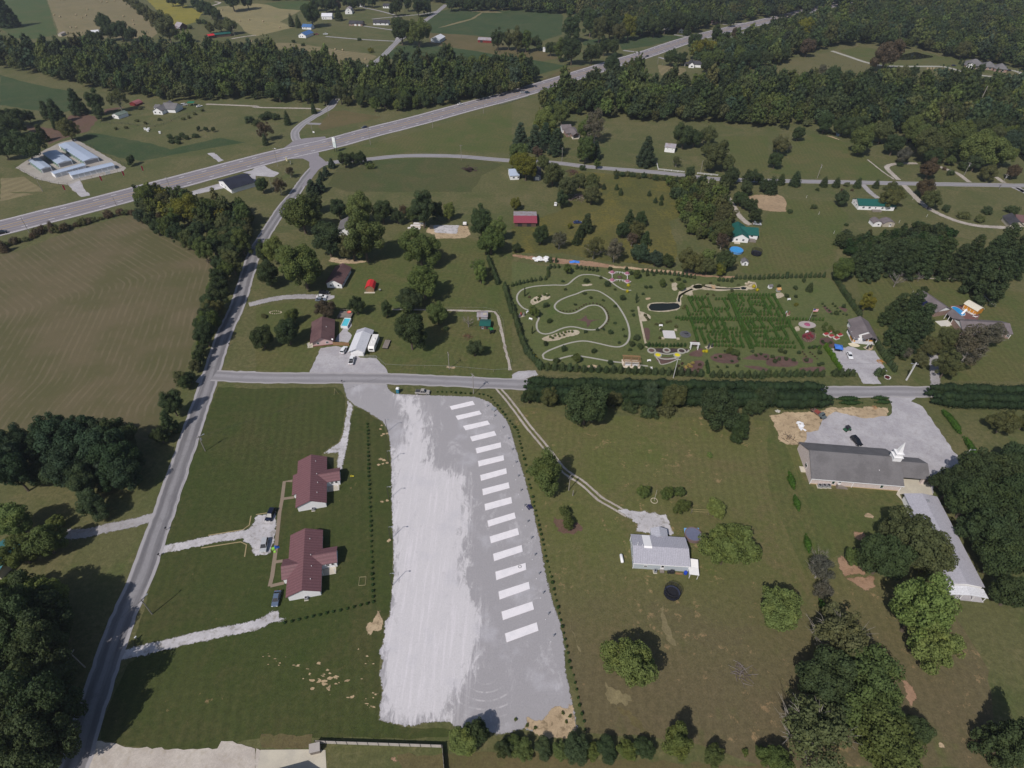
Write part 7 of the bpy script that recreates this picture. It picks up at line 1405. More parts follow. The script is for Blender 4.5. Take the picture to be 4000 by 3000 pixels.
pile(w1(7,968,1468),'orange heap of brush at the garden lot corner',26,1.8,((.42,.22,.07),(.35,.17,.05)),'brush pile','brush_pile',.1,1.9,9,.7)
def sacks(P,label,n,sx,sy,col,s,name='sack_heap',cat='sacks',seed=1,h=.5):
 rr=random.Random(seed);r=empty(name,(P[0],P[1],.03),0,label,cat);m_=bev(MB().box(-.5,.5,-.35,.35,0,.3),'sack',paint(col,.6,.1),.1)
 for k in range(n):
  o=link('sack',m_,r,loc=(sx*rr.uniform(-1,1),sy*rr.uniform(-1,1),h*rr.random()),rz=rr.uniform(0,3));o.scale=(s,s,s)
sacks(w1(11,285,370),'heap of white sacks on the church building soil',26,1.0,2.0,(.74,.74,.76),1.0)
sacks(w1(11,80,238),'pale stack of blocks under the hedge at the soil patch',5,1.0,.5,(.5,.48,.44),.8,'block_stack','blocks',3,.2)
sacks(w1(6,250,590),'heap of white wrapped pallets behind the garden',22,3.6,1.6,(.74,.73,.74),2.0,'pallet_heap','pallets',4,1.0)
r=empty('blue_tarp_heap',w1(6,540,605),0,'crumpled blue tarpaulin heap at the garden soil bank','tarp')
rr=random.Random(4);mb=MB();V=[]
for j in range(6):
 for i in range(9):V.append((-2.6+i*.65+rr.uniform(-.15,.15),-1.2+j*.48,max(.03,(1.1-abs(i-4)*.2-abs(j-2.5)*.25)*rr.uniform(.6,1.1))))
mb.add(V,[(j*9+i,j*9+i+1,(j+1)*9+i+1,(j+1)*9+i)for j in range(5)for i in range(8)]).obj('sheet',paint((.06,.20,.62),.5),r)
def mound(P,label,rx,ry,h,mat,name='gravel_mound',cat='gravel mound',seed=1):
 rr=random.Random(seed);V=[(0,0,h)];F=[];n=14
 for k,f in enumerate((.35,.7,1.0)):
  for i in range(n):
   a=i*2*math.pi/n;j=rr.uniform(.82,1.12);V.append((rx*f*j*math.cos(a),ry*f*j*math.sin(a),max(.02,h*(1-f)**.9*rr.uniform(.85,1.15))if f<1 else.01))
 F+=[(0,1+i,1+(i+1)%n)for i in range(n)]
 for k in range(2):F+=[(1+k*n+i,1+(k+1)*n+i,1+(k+1)*n+(i+1)%n,1+k*n+(i+1)%n)for i in range(n)]
 o=MB().add(V,F).obj(name,mat,None,label=label,cat=cat);o.location=(P[0],P[1],.03)
mound(w1(6,600,640),'pale gravel mound next to the blue tarpaulin',4.0,3.0,1.7,M_gravel2,seed=1);mound(w1(6,690,640),'smaller pale gravel mound beside the first',3.6,2.8,1.5,M_gravel2,seed=2);mound(w1(6,770,640),'orange soil mound beside the gravel mounds',4.2,2.6,1.1,M_redsoil,'soil_mound','soil mound',3)
mound(w1(11,130,505),'tan soil mound at the church building corner',2.0,1.6,.9,M_soil,'soil_mound','soil mound',5)
# ---- middle yards
c=w1(5,768,1175);r=empty('rectangular_pool',(c[0]-1.6,c[1]-.3,.05),R(-3),'rectangular turquoise pool with white wall at the deck','pool')
wl_=MB();[wl_.box(*b)for b in((0,3.0,0,.2,0,1.2),(0,3.0,6.0,6.2,0,1.2),(0,.2,.2,6.0,0,1.2),(2.8,3.0,.2,6.0,0,1.2))];wl_.obj('pool_wall',P_white,r);MB().box(.2,2.8,.2,6.0,.9,1.0).obj('water',paint((.10,.50,.60),.1,.03),r)
c=w1(5,705,1100);r=empty('pool_deck_platform',(c[0],c[1],.03),R(-3),'weathered raised deck with rails behind the turquoise pool','deck')
for k in range(9):MB().box(0,6.0,.02+k*.55,.55+k*.55,1.0,1.08).obj('plank',M_woodg,r)
for x in(.1,3,5.9):
 for y in(.1,4.8):MB().box(x-.07,x+.07,y-.07,y+.07,0,2.0).obj('post',M_woodg,r)
MB().box(0,6,4.85,4.95,1.9,2.0).obj('handrail',M_woodg,r);MB().box(5.85,5.95,0,4.9,1.9,2.0).obj('handrail',M_woodg,r)
MB().lathe([(.2,0),(.6,.12),(.9,.3),(1.0,.36),(.9,.22),(.5,.05)],12).obj('pool_float',paint((.7,.16,.12),.4),None,loc=(c[0]+4.5,c[1]+3.6,1.12),label='orange and pink pool float lying on the raised deck',cat='pool float')
r,L=site('plank_fence','brown plank fence between pink bungalow and garage','fence',w1(5,668,1325),w1(5,815,1328))
for k in range(int(L/.45)):MB().box(k*.45,k*.45+.43,-.03,.03,0,1.7).obj('plank',M_wood,r)
r,L=site('gate_fence','low mesh gate behind the travel trailer hitch','gate',w1(5,930,1430),w1(5,1042,1432))
for z in(.15,.6,1.1):MB().tube([(0,0,z),(L,0,z)],.035,4).obj('rail',P_grey,r)
for k in range(5):MB().tube([(k*L/4,0,0),(k*L/4,0,1.15)],.04,4).obj('post',P_grey,r)
r=empty('lawn_fence',(0,0,0),0,'thin wire fence around the middle lawn','fence')
for s_ in(W(5,'1045,1440 1120,1505 1650,1520 2190,1545 2150,1350 2085,1040 1650,1020 1180,1015'),):
 pp=catmull(s_,7)
 for i,p in enumerate(pp):
  MB().cyl(p[0],p[1],0,1.2,.05,n=5).obj('post',M_woodg,r)
  if i:MB().tube([(*pp[i-1],1.1),(*p,1.1)],.025,3).obj('wire',P_grey,r)
strip('dry_strip',W(5,'1180,1015 1650,1022 2060,1035 2090,1070 2130,1250 2170,1420 2195,1540'),1.4,.034,M_driveb,2,.3)
r=empty('lumber_stack',w1(5,1310,318),R(-4),'pale lumber stacks beside the gravel building pad','lumber')
for k,(x,y,z,l,w_)in enumerate(((0,0,0,7,1.2),(1,2.0,0,6,1.4),(1.2,2.1,.5,5.5,1.2),(2.2,4.4,0,7,1.6),(2.4,4.5,.6,6.5,1.4))):MB().box(x,x+l,y,y+w_,z+.05,z+.5).obj('plank_bundle',paint((.60,.50,.42)if k%2 else(.66,.63,.62)),r)
c=w1(5,1805,290);r=empty('concrete_mixer',(c[0],c[1],.05),0,'white mixer trailer at the corner of the gravel pad','trailer');link('drum',bev(MB().box(-1,1,-.8,.8,.6,1.9),'drum',P_white,.2),r);MB().tube([(-.9,-.9,.35),(-.9,.9,.35)],.35,10).obj('wheel',M_tyre,r);MB().tube([(1,0,.7),(2.2,0,.4)],.06,5).obj('hitch',P_dark,r)
c=w1(5,1072,858);r=empty('yard_grill',(c[0],c[1],.03),0,'grey grill beside the red-roofed barn shed','grill');link('lid',bev(MB().box(-.5,.5,-.35,.35,.7,1.2),'lid',P_grey,.15),r);[MB().tube([(x,y,0),(x,y,.72)],.04,4).obj('leg',P_dark,r)for x in(-.4,.4)for y in(-.25,.25)]
r=empty('rock_ring',w1(5,170,1042),0,'ring of pale rocks on the corner lawn','rock bed');rk=bev(MB().box(-.3,.3,-.22,.22,0,.28),'rock',M_stone,.1,1)
for k in range(16):a=k*.39;link('rock',rk,r,loc=(2.6*math.cos(a),1.1*math.sin(a),0),rz=a*2)
# ---- east: pools, trampoline, playhouse
round_pool(w1(6,1935,515),3.4,1.1,'round bright blue pool behind the green-roofed house',paint((.05,.28,.62),.1,.03),paint((.10,.25,.5),.6))
trampoline(w1(6,2107,540),2.6,'dark netted trampoline on the lawn by the green-roofed house')
r,L=site('playhouse','white playhouse with grey roof near the garden hedge','playhouse',w1(6,1985,635),w1(6,2035,637));block(r,0,3,0,3.2,1.7,'y',1.0,.25,P_white,R_grey);opening(r,(0,3,0,3.2),'F',1.5,.8,.05,1.5,'d',P_grey)
r=empty('kidney_pool',(0,0,0),0,'bright blue free-form pool set in the brown deck','pool')
pp=[p[:2]for p in W(7,'1585,998 1610,992 1650,1008 1680,1030 1700,1050 1695,1068 1670,1070 1640,1050 1605,1022')];pc=catmull(pp+[pp[0]],.8)[:-1];c_=np.mean(pc,0)
MB().prism([tuple(c_+(p-c_)*1.08)for p in pc][::-1]if 0 else[tuple(c_+(p-c_)*1.09)for p in pc],.06,.14).obj('coping',paint((.55,.52,.48)),r);MB().prism([tuple(p)for p in pc],.145,.155).obj('water',paint((.03,.25,.55),.08,.03),r)
for x,y,lb in((1670,992,'dark lounger at the far end of the pool deck'),(1690,998,'second dark lounger at the far end of the pool deck'),(1765,1062,'pale lounger on the deck before the orange shed'),(1785,1083,'pale lounger at the lower corner of the pool deck')):
 c=w1(7,x,y);r=empty('sun_lounger',(c[0],c[1],.1),R(-40),lb,'lounger');m_=P_white if 'pale' in lb else P_dark;MB().box(-.9,.35,-.32,.32,.3,.38).obj('seat',m_,r);MB().add([(.35,-.32,.3),(.95,-.32,.75),(.95,.32,.75),(.35,.32,.3),(.35,-.32,.38),(.95,-.32,.83),(.95,.32,.83),(.35,.32,.38)],[(0,3,2,1),(4,5,6,7),(0,1,5,4),(1,2,6,5),(2,3,7,6),(3,0,4,7)]).obj('backrest',m_,r)
 for x_ in(-.8,.3):
  for y_ in(-.28,.28):MB().box(x_-.03,x_+.03,y_-.03,y_+.03,0,.3).obj('leg',m_,r)
c=w1(7,1690,1050);r=empty('pool_slide',(c[0],c[1],.15),R(30),'white slide standing over the free-form pool','slide');MB().ext([(-1.6,0),(-1.4,0),(.2,1.5),(.9,1.7),(.9,1.82),(.1,1.65),(-1.6,.2)],'y',-.4,.4).obj('chute',P_white,r);MB().tube([(.8,0,0),(.8,0,1.7)],.06,5).obj('post',P_white,r)
c=w1(7,1530,1140);r=empty('parked_boat' if 0 else 'patio_slab',(c[0],c[1],.05),R(10),'pale patio slab with steps by the breezeway','patio');MB().box(-3.2,3.0,-1.5,2.4,0,.12).obj('slab',paint((.56,.53,.48)),r);MB().box(-1,1,-2.0,-1.5,0,.06).obj('step',paint((.56,.53,.48)),r)
strip('fence_path',W(7,'1180,745 1400,748 1730,770 1850,880 1960,990'),1.0,.034,M_driveb,2,.3);r=empty('lawn_fence',(0,0,0),0,'thin wire fence around the back lawn of the large house','fence');pp=catmull(W(7,'1250,870 1180,750 1400,750 1730,768 1850,880 1960,990 1680,985'),7)
for i,p in enumerate(pp):
 MB().cyl(p[0],p[1],0,1.2,.05,n=5).obj('post',M_polel,r)
 if i:MB().tube([(*pp[i-1],1.1),(*p,1.1)],.025,3).obj('wire',P_grey,r)
r=empty('yard_fence',(0,0,0),0,'dark wire fence around the grey-roofed farmhouse yard','fence');pp=catmull(W(0,'870,1065 1050,1072 1340,1098 1550,1020 1760,940'),7)
for i,p in enumerate(pp):
 MB().cyl(p[0],p[1],0,1.5,.08,n=5).obj('post',P_dark,r)
 if i:MB().tube([(*pp[i-1],1.3),(*p,1.3)],.05,3).obj('wire',P_dark,r);MB().tube([(*pp[i-1],.7),(*p,.7)],.05,3).obj('wire',P_dark,r)
for i,(x,y)in enumerate(S('1255,1122 1272,1130 1287,1122 1280,1136 1383,1152')):
 c=w1(0,x,y);r=empty('beehive',(c[0],c[1],0),.3,('white beehive in the cluster on the dry lawn' if i<4 else 'single white beehive apart from the cluster'),'beehive','white beehives' if i<4 else None);MB().box(-.6,.6,-.6,.6,0,1.2).obj('box',P_white,r);MB().box(-.68,.68,-.68,.68,1.2,1.35).obj('lid',P_white,r)
r,L=site('awning','green awning carport between the white van and white car','carport',w1(0,1620,920),w1(0,1680,918));MB().box(0,L,0,5,2.4,2.5).obj('roof',paint((.02,.16,.09)),r);[MB().box(x-.08,x+.08,y-.08,y+.08,0,2.4).obj('post',P_grey,r)for x in(.1,L-.1)for y in(.1,4.9)]
bale=MB().tube([(-.75,0,.8),(.75,0,.8)],.8,12).mesh('hay_bale',m_plain('straw',(.34,.27,.17),.95,.25,3))
for s_,t_,lb,gp in(('515,5 470,132 520,150 552,3 612,240 660,243 658,132 712,158 745,140 757,85 878,20 925,22 992,10 1070,146 1150,182 1157,215 1192,122 1207,105',0,'round bale on the brown field below the pasture','bales on the brown field'),('1920,90 2010,48 2075,185 2155,175 2175,360 2060,78',0,'round bale on the pale field behind the willow sheds','bales on the pale field'),('62,190 205,242',1,'round bale at the near end of the pale field','bales at the end of the pale field'),('687,433 750,438 945,515',1,'round bale on the narrow tan strip','bales on the tan strip')):
 for x,y in S(s_):c=w1(t_,x,y);link('hay_bale',bale,None,loc=(c[0],c[1],.03),rz=trng.uniform(0,3),label=lb,cat='hay bale',group=gp)
for i,(x,y)in enumerate(S('437,195 567,360 1250,68 1370,215 330,52 1748-0,84'.replace('1748-0,84','1130,268'))):
 c=w1(7,x,y);upole(c,1.8,'short white marker post in the east lawn, %s counted from the bare patch'%ORD[i],'post',False,r0=.07,mat=P_white,group='marker posts',name='marker_post')
c=w1(11,1720,605);upole(c,2.6,'short white lamp post beside the bright hedge row','lamp post',False,True,r0=.09,mat=P_white,name='lamp_post')
M_pondg=M_water
sheet('hill_pond',W(3,'1110,515 1150,480 1270,450 1330,465 1430,492 1250,515'),.05,M_pondg,3,.3,smooth=True);sheet('creek',W(3,'400,1130 600,1150 900,1260 1200,1200 1500,1180 1750,1170 2000,1180 2212,1160 2240,1420 2090,1290 1990,1250 1750,1250 1500,1290 1100,1250 600,1180'),.045,M_pondg,4,.5)
sheet('creek_bank',W(3,'1770,960 1800,955 1850,1040 1810,1100 1750,1180 1740,1150 1780,1060'),.05,M_soil,2,.6);sheet('creek_bank',W(3,'1330,980 1400,975 1350,1020 1310,1035'),.05,M_redsoil,2,.5);sheet('creek_bank',W(3,'400,1150 470,1160 640,1220 700,1240 650,1220 560,1180'),.05,M_soil,2,.4)
for i,(x,y)in enumerate(S('590,575 645,570 700,570 755,575 805,578 850,590 905,582 960,596 1060,600 1110,598')):upole(w1(3,x,y),1.6,'dark fence post in the row across the hill meadow','post',False,r0=.12,mat=P_dark,group='fence posts across the hill meadow',name='fence_post')
for i,x in enumerate((1375,1405,1430)):c=w1(3,x,598);link('round_bale',bale,None,loc=(c[0],c[1],.03),rz=1.2,label='white wrapped bale in the trio below the hill driveway',cat='hay bale',group='trio of bales below the hill driveway')
for t_,x,y,h,lb in((3,1790,965,20,'tall pale dead trunk above the creek bank'),(3,1378,985,14,'pale bare trunk in the creek wood')):c=w1(t_,x,y);upole(c,h,lb,'dead trunk',False,r0=.4,mat=M_bark2,name='dead_trunk')
# ================================================================== HEDGES
def hedge(pts,width,height,tint,label,leaf=.4,dens=5.0,seed=1,name='hedge',group=None,taper=.75):
 P=catmull(pts,max(.9,width*.16));rng_=np.random.default_rng(seed);L=[]
 for i,p in enumerate(P):
  d=P[min(i+1,len(P)-1)]-P[max(i-1,0)];d/=np.linalg.norm(d);n_=np.array([-d[1],d[0]])
  endf=min(1,(min(i,len(P)-1-i)+1.2)/4)
  for s_ in((-.28,.28)if width>2.5 else(0,)):
   for zf in((.35,.72)if height>1.3 else(.5,)):
    rr_=(width*(.30 if width>2.5 else.48))*(1 if zf<.6 else taper)*endf*rng_.uniform(.97,1.05)
    c=p+n_*(s_+rng_.uniform(-.05,.05))*width;L.append((c[0],c[1],height*(zf+rng_.uniform(-.08,.08))*(.85+.15*endf),max(rr_,.2)))
 L=np.array(L);o=L[:,:2].mean(0);L[:,:2]-=o
 n=int(dens*len(P)*max(.9,width*.16)*(width+2*height))
 V=leaves(L,n,leaf,seed,.8,.6);V[:,2]=np.minimum(V[:,2],height*1.04+rng_.uniform(-.05,.05,len(V)));nq=len(V)//4
 CV=np.concatenate([l[:3]+ICV*l[3]*.86 for l in L]);CV[:,2]=np.clip(CV[:,2],.02,height*.97);CF=np.concatenate([ICF+i*len(ICV)for i in range(len(L))])
 ob=link(name,np_mesh(name,np.concatenate([V,CV]),np.arange(nq*4).reshape(-1,4),CF+nq*4,M_leaf),None,loc=(float(o[0]),float(o[1]),0),label=label,cat='hedge',group=group)
 ob.color=(*TINT[tint],1);return ob
hedge(W(10,'110,100 500,112 1000,122 1600,134 2212,146',11,'250,152 500,150'),10.0,7.0,'k','very long dark clipped hedge along the cross road before the church',.42,6.5,1)
hedge(W(11,'1370,140 1700,150 2100,160 2400,165'),9.0,6.2,'k','dark clipped hedge along the cross road east of the church entrance',.42,6.5,2)
hedge(W(11,'600,152 700,152 800,153'),4.2,1.3,'h','low oval hedge island at the church entrance, nearer the long hedge',.3,7,3);hedge(W(11,'905,148 980,148 1050,149'),4.0,1.3,'h','low oval hedge island at the church entrance, nearer the open drive',.3,7,4)
for i,(t_,s_,lb)in enumerate(((11,'175,775 195,840 222,915','bright green hedge strip beside the church gable'),(11,'222,980 245,1040 262,1105','bright green hedge strip below the church gable strip'),(11,'318,1320 335,1390 352,1465','bright green hedge strip beside the bare silver tree'),(15,'440,205 465,270 492,350','bright green hedge strip between the lower trees'),(11,'1500,240 1580,330 1655,440','bright green hedge row behind the church lot'),(11,'1685,470 1740,550 1800,645','bright green hedge row near the white lamp post'))):
 hedge(W(t_,s_),2.5,1.9,'v',lb,.28,12,20+i,taper=.8)
def crow(segs,sp,kind,sc,tint,label,group,zs=1.0,jit=.1):
 out=[]
 for t_,s_ in segs:
  P=[np.array(p[:2])for p in W(t_,s_)]
  for a,b in zip(P[:-1],P[1:]):
   n_=max(1,int(round(np.linalg.norm(b-a)/sp)))
   for k in range(n_):out.append(a+(b-a)*k/n_+np.array([trng.uniform(-jit,jit),trng.uniform(-jit,jit)]))
 for p in out:put_tree(p,sc*trng.uniform(.88,1.12),kind,tint,label,group,zs*trng.uniform(.9,1.12))
crow([(6,'245,1525 620,1548 1000,1562 1350,1575 1680,1590'),(6,'1730,1595 2212,1605'),(7,'0,1592 520,1588'),(7,'570,1585 775,1582'),(7,'940,1580 1025,1572')],2.7,'cone',2.3,'d','dark conical conifer in the front row of the show garden','front conifer row of the garden',.72)
crow([(6,'0,1000 40,1130 80,1270 130,1395 245,1520')],1.7,'cone',2.1,'d','dark conifer in the curved west hedge of the show garden','west conifer hedge of the garden',.75)
crow([(6,'5,815 100,790 200,770 290,760 312,735 310,655'),(6,'330,658 440,655'),(6,'560,665 770,690'),(6,'1130,692 1400,720 1610,752'),(6,'1785,768 1930,780')],2.1,'cone',1.4,'d','small dark conifer along the upper edge of the show garden','upper conifer row of the garden',.8)
crow([(6,'1930,752 2212,754'),(7,'0,748 200,742 520,735'),(6,'335,605 430,612')],2.3,'cone',1.6,'d','dark conifer in the back row behind the garden maze','back conifer row of the garden',.8)
crow([(7,'570,750 640,860 720,980 805,1095')],1.5,'cone',1.9,'d','dark conifer in the east hedge of the show garden','east conifer hedge of the garden',.75)
crow([(7,'920,1300 980,1400 1050,1500 1110,1575')],1.6,'cone',1.9,'d','dark conifer in the hedge beside the garden gravel lot','conifers beside the garden lot',.75)
crow([(5,'2010,590 2050,700 2095,810'),(5,'2150,830 2185,960 2212,1060')],1.6,'cone',2.0,'d','dark conifer in the short hedge west of the garden','short conifer hedge',.8)
crow([(7,'490,1345 560,1450 630,1555')],1.1,'cone',1.3,'G','bright green conifer in the row between garden and gravel lot','bright conifers at the gravel lot',1.0)
crow([(6,'1180,1335 1520,1335'),(6,'1680,1480 1695,1590')],1.5,'cone',1.1,'h','small conifer in the row behind the dark flower beds','conifers behind the flower beds',.9)
# ---- the maze: conifer bushes along hand-read rows
def cz(x,y):return(2640+x*700/2212,1080+y*700/2212)
TR='''150,268,355,268 165,298,330,298 490,290,640,285 310,385,420,385 230,435,350,432 440,410,640,412 160,475,300,475 500,440,560,440 705,235,1215,240 740,270,790,270 900,275,1090,270 720,335,800,335 930,325,1060,320 745,365,830,365
950,350,1160,380 770,410,900,410 1090,400,1250,405 800,440,920,440 1040,445,1130,440 820,480,930,475 1040,480,1220,480 0,520,1400,535 60,540,1400,552 1400,535,1810,545 230,575,430,570 240,650,360,650 440,645,500,645 560,600,600,600
380,690,560,690 620,660,740,655 400,725,580,725 480,765,630,765 690,700,840,700 700,745,830,745 440,815,690,815 440,860,830,870 820,575,950,575 1240,590,1400,580 920,640,1130,640 1240,640,1380,625 890,695,1120,690 1160,680,1310,660
960,760,1080,740 1090,775,1210,780 1250,775,1380,785 980,815,1110,830 1190,825,1440,830 980,865,1460,885 1640,885,1760,895'''
DR='''165,290,230,420 255,320,290,400 310,300,350,385 390,290,430,390 130,390,160,490 590,300,645,400 645,240,910,890 675,240,945,890 345,430,390,510 430,430,465,510 480,420,520,480 620,420,660,500 700,230,745,300 800,260,835,310 890,300,960,450 1060,280,1110,360
1130,260,1200,370 1200,240,1340,500 1110,370,1165,460 960,430,1030,510 1240,430,1270,500 190,560,265,800 350,560,370,600 420,590,470,680 490,560,530,650 570,570,640,720 300,680,360,830 390,740,440,840 580,680,640,790 690,740,730,830 790,780,830,880
860,570,920,660 930,570,980,640 1040,560,1080,630 1150,560,1210,640 900,690,985,800 1090,680,1130,780 1220,690,1280,790 1310,650,1370,750 1380,570,1570,890 985,800,1000,860 1130,790,1160,870 1845,870,1900,945'''
MZ=[]
for s_,sp in((TR,1.35),(DR,.95)):
 for it in s_.split():
  x0,y0,x1,y1=map(float,it.split(','));a=np.array(g(*cz(x0,y0))[:2]);b=np.array(g(*cz(x1,y1))[:2]);n_=max(1,int(np.linalg.norm(b-a)/sp))
  for k in range(n_+1):MZ.append((a+(b-a)*k/n_,it))
MZ.sort(key=lambda m:np.linalg.norm(m[0]))
for p,_ in MZ[:300]:
 o=put_tree(p+np.array([trng.uniform(-.1,.1),trng.uniform(-.1,.1)]),trng.uniform(.88,1.05),'cone',(.052,.102,.022),'small bright green conifer bush in the near rows of the hedge maze','conifer bushes of the maze',trng.uniform(.75,.95));o.name='maze_bush'
Vc,nq_,CVc,CFc=crown_np('cone',3,60,.3,.88);VV=[];QQ=[];TT=[];CC=[];of=0
for p,_ in MZ[300:]:
 sc_=trng.uniform(.88,1.05);X=np.concatenate([Vc,CVc])*np.array([sc_,sc_,sc_*.85])+np.array([p[0],p[1],0]);VV.append(X);QQ.append(np.arange(nq_*4).reshape(-1,4)+of);TT.append(CFc+nq_*4+of);of+=len(X);CC.append(np.tile(np.array((.052,.102,.022))*trng.uniform(.8,1.2),(len(X),1)))
link('maze_foliage',np_mesh('maze_foliage',np.concatenate(VV),np.concatenate(QQ),np.concatenate(TT),M_leafv,np.concatenate(CC)),label='far rows of small conifers in the hedge maze',cat='maze',kind='stuff')
for it in TR.split()[:]:
 x0,y0,x1,y1=map(float,it.split(','));strip('mulch_strip',[g(*cz(x0,y0)),g(*cz(x1,y1))],.7,.040+.0007*(int(x0+y0)%9),G_brown,1.5,.12,smooth=False)
 # ---- garden ground: paths, ponds, beds
GP=W(6,'1030,850 965,845 900,810 840,765 770,732 690,715 600,718 540,750 500,785 460,805 350,805 200,815 100,840 55,875 42,920 60,965 100,1005 140,1020');walk(catmull(GP,1.2),.8,'garden_path',M_path,.06)
GP2=W(6,'220,1065 232,1095 215,1130 215,1180 240,1215 290,1228 350,1215 430,1180 500,1165 560,1170 640,1188 720,1190 770,1165 810,1120 820,1080 805,1035 770,995 720,978 660,985 590,1020 540,1045 480,1052 420,1040 380,1015 368,985 400,945 470,910 560,880 620,855 680,848 740,855 800,885 870,935 920,990 970,1070 1000,1140 1015,1210 1010,1270 980,1315 930,1338 860,1335 760,1312 650,1290 580,1290 480,1310 380,1345 300,1380 265,1410 275,1440 320,1452 380,1450 450,1430 520,1415 600,1420 720,1440 860,1465 980,1478 1080,1495 1175,1505');walk(catmull(GP2,1.2),.8,'garden_path',M_path,.061)
walk(catmull(W(6,'135,1390 155,1365 190,1360 220,1385 240,1420 290,1450 400,1470 460,1475 510,1450'),1.2),.8,'garden_path',M_redsoil,.058)
edge=W(6,'1090,990 1105,1080 1130,1200 1150,1290 1165,1345');walk(catmull(edge,2),.9,'stone_edge_path',M_stone,.06)
sheet('pond_stones',W(6,'1165,990 1180,965 1230,955 1330,955 1420,952 1430,900 1445,860 1500,835 1560,805 1610,795 1660,800 1720,800 1800,820 1900,830 1970,818 2030,810 2050,830 2030,850 1940,845 1860,850 1800,858 1700,848 1620,840 1560,855 1565,895 1520,895 1480,880 1462,920 1462,960 1450,1010 1420,1022 1330,1035 1230,1035 1180,1022'),.05,M_stone,1.0,.25)
sheet('garden_pond',W(6,'1182,990 1200,970 1260,962 1340,962 1430,962 1452,985 1440,1005 1400,1015 1300,1028 1200,1022'),.07,M_water,1.5,.1,smooth=True);sheet('garden_pond',W(6,'1560,822 1580,805 1620,800 1655,810 1640,830 1590,838'),.07,M_water,1.5,.1,smooth=True);sheet('garden_pond',W(6,'1970,830 1995,820 2030,825 2020,842 1990,845'),.07,M_water,1.5,.1,smooth=True);strip('garden_stream',W(6,'1440,950 1450,900 1500,865 1560,838'),1.1,.072,M_water,1,.1);strip('garden_stream',W(6,'1660,815 1730,830 1850,838 1970,834'),1.0,.072,M_water,1,.1)
for s_,m_ in(('160,940 200,905 260,890 300,875 330,900 320,920 260,940 220,960 190,975 165,965',M_stone),('255,1270 300,1245 400,1220 480,1195 560,1195 585,1210 560,1235 470,1255 380,1285 300,1290',M_stone),('545,1100 600,1098 640,1062 650,1095 680,1105 765,1103 690,1118 670,1150 650,1170 640,1125 600,1115',M_mulch),('640,1500 700,1490 770,1510 720,1525 650,1520',M_soil),('1095,1030 1140,1040 1195,1070 1190,1100 1130,1120 1110,1090',M_stone),('1140,1175 1185,1180 1190,1260 1160,1280',M_mulch),('1150,915 1200,910 1190,930 1155,935',M_soil),('1175,1350 1260,1352 1520,1355 1530,1370 1490,1395 1400,1385 1330,1400 1250,1385 1190,1380',M_mulchd),('1250,1430 1430,1430 1440,1445 1370,1470 1290,1490',M_mulch),('1540,1390 1640,1350 1640,1420 1540,1415',M_mulch),('1480,1520 1580,1460 1660,1470 1640,1530 1600,1590 1500,1590',M_mulch),('1710,1420 1780,1395 1880,1400 1960,1430 1940,1480 1820,1480 1740,1460',M_mulch),('1990,1440 2100,1400 2212,1400 2212,1450 2100,1450',M_mulch),('2000,1500 2120,1505 2212,1530 2212,1550 2090,1530',M_mulch),('600,800 690,795 680,810 610,812',M_stone),('1380,790 1420,785 1430,840 1390,850',M_stone),('2020,790 2100,780 2110,830 2040,840',M_stone),('1555,1290 1610,1285 1610,1330 1560,1325',M_mulch)):
 sheet('flower_bed',W(6,s_),.052,m_,.8,.15,smooth=True)
for s_,m_ in(('300,1230 360,1200 410,1230 400,1280 340,1300 295,1270',M_mulch),('460,1260 540,1260 580,1330 540,1345 450,1310',M_mulch),('0,1440 120,1420 260,1470 200,1510 0,1500',M_mulch),('230,1170 265,1160 270,1200 245,1205',M_stone),('280,1520 480,1510 470,1550 300,1545',M_mulch),('60,880 110,870 140,900 70,920',M_stone),('470,985 500,990 555,1040 520,1045',M_mulch),('610,990 680,1010 670,1040 640,1020',M_mulch),('680,1310 760,1305 800,1335 750,1340',M_soil),('700,1120 780,1095 770,1110 710,1135',M_soil),('300,1430 380,1440 380,1480 310,1470',M_mulch),('840,1340 910,1330 900,1370 850,1370',M_soil)):
 sheet('flower_bed',W(7,s_),.052,m_,.8,.15,smooth=True)
grng=random.Random(21)
def plants(t_,s_,w,kind,tint,label,group,zs=1.0):
 for x,y in S(s_):tree(t_,x,y,w*grng.uniform(.85,1.15),kind,tint,label,group,zs)
plants(6,'645,765 825,795 955,910 295,975 325,1110 1080,1255 1040,1310 1110,1330 450,1350 710,1370 850,1210 850,1470 385,1455 290,1310',62,'bush','d','dark young shrub scattered on the garden lawn','young shrubs on the garden lawn',1.3)
plants(6,'480,660 1460,815 1080,710 1300,785 190,1030 555,1430',80,'round','g','small green tree on the garden lawn','small trees on the garden lawn')
plants(6,'625,875 680,910 545,970 460,840 765,740 790,935 890,985 890,1130 960,1185 740,1190 790,1185 635,1205 925,1300 1050,1060 1040,1025 975,1245 440,770 890,840 1020,1360 1130,880 1160,1320',36,'bush','d','tiny shrub on the garden lawn','tiny shrubs on the garden lawn')
plants(6,'200,935 240,900 280,885 310,890 230,925',34,'bush','g','plant in the kidney-shaped stone bed','plants in the stone bed');plants(6,'330,1250 370,1240 400,1228 430,1220 460,1210 490,1205 520,1205 350,1260 410,1245 450,1235',22,'ball','g','tuft in the long stone-edged bed','tufts in the long bed')
plants(6,'1005,805 997,858 172,1398 207,1430 215,1455 1655,1375 1680,1375 2090,815 2120,845',30,'ball','Y','small vivid yellow shrub on the garden lawn','vivid yellow shrubs');plants(7,'403,1025 245,970',48,'bush','y','yellow-green shrub in the east garden','yellow shrubs of the east garden')
plants(6,'1170,710 1225,710 850,660 990,660 1030,700 1160,820 1200,820 1380,760 1440,750 1490,770',40,'bush','d','shrub along the upper garden border','shrubs of the upper garden border',1.3)
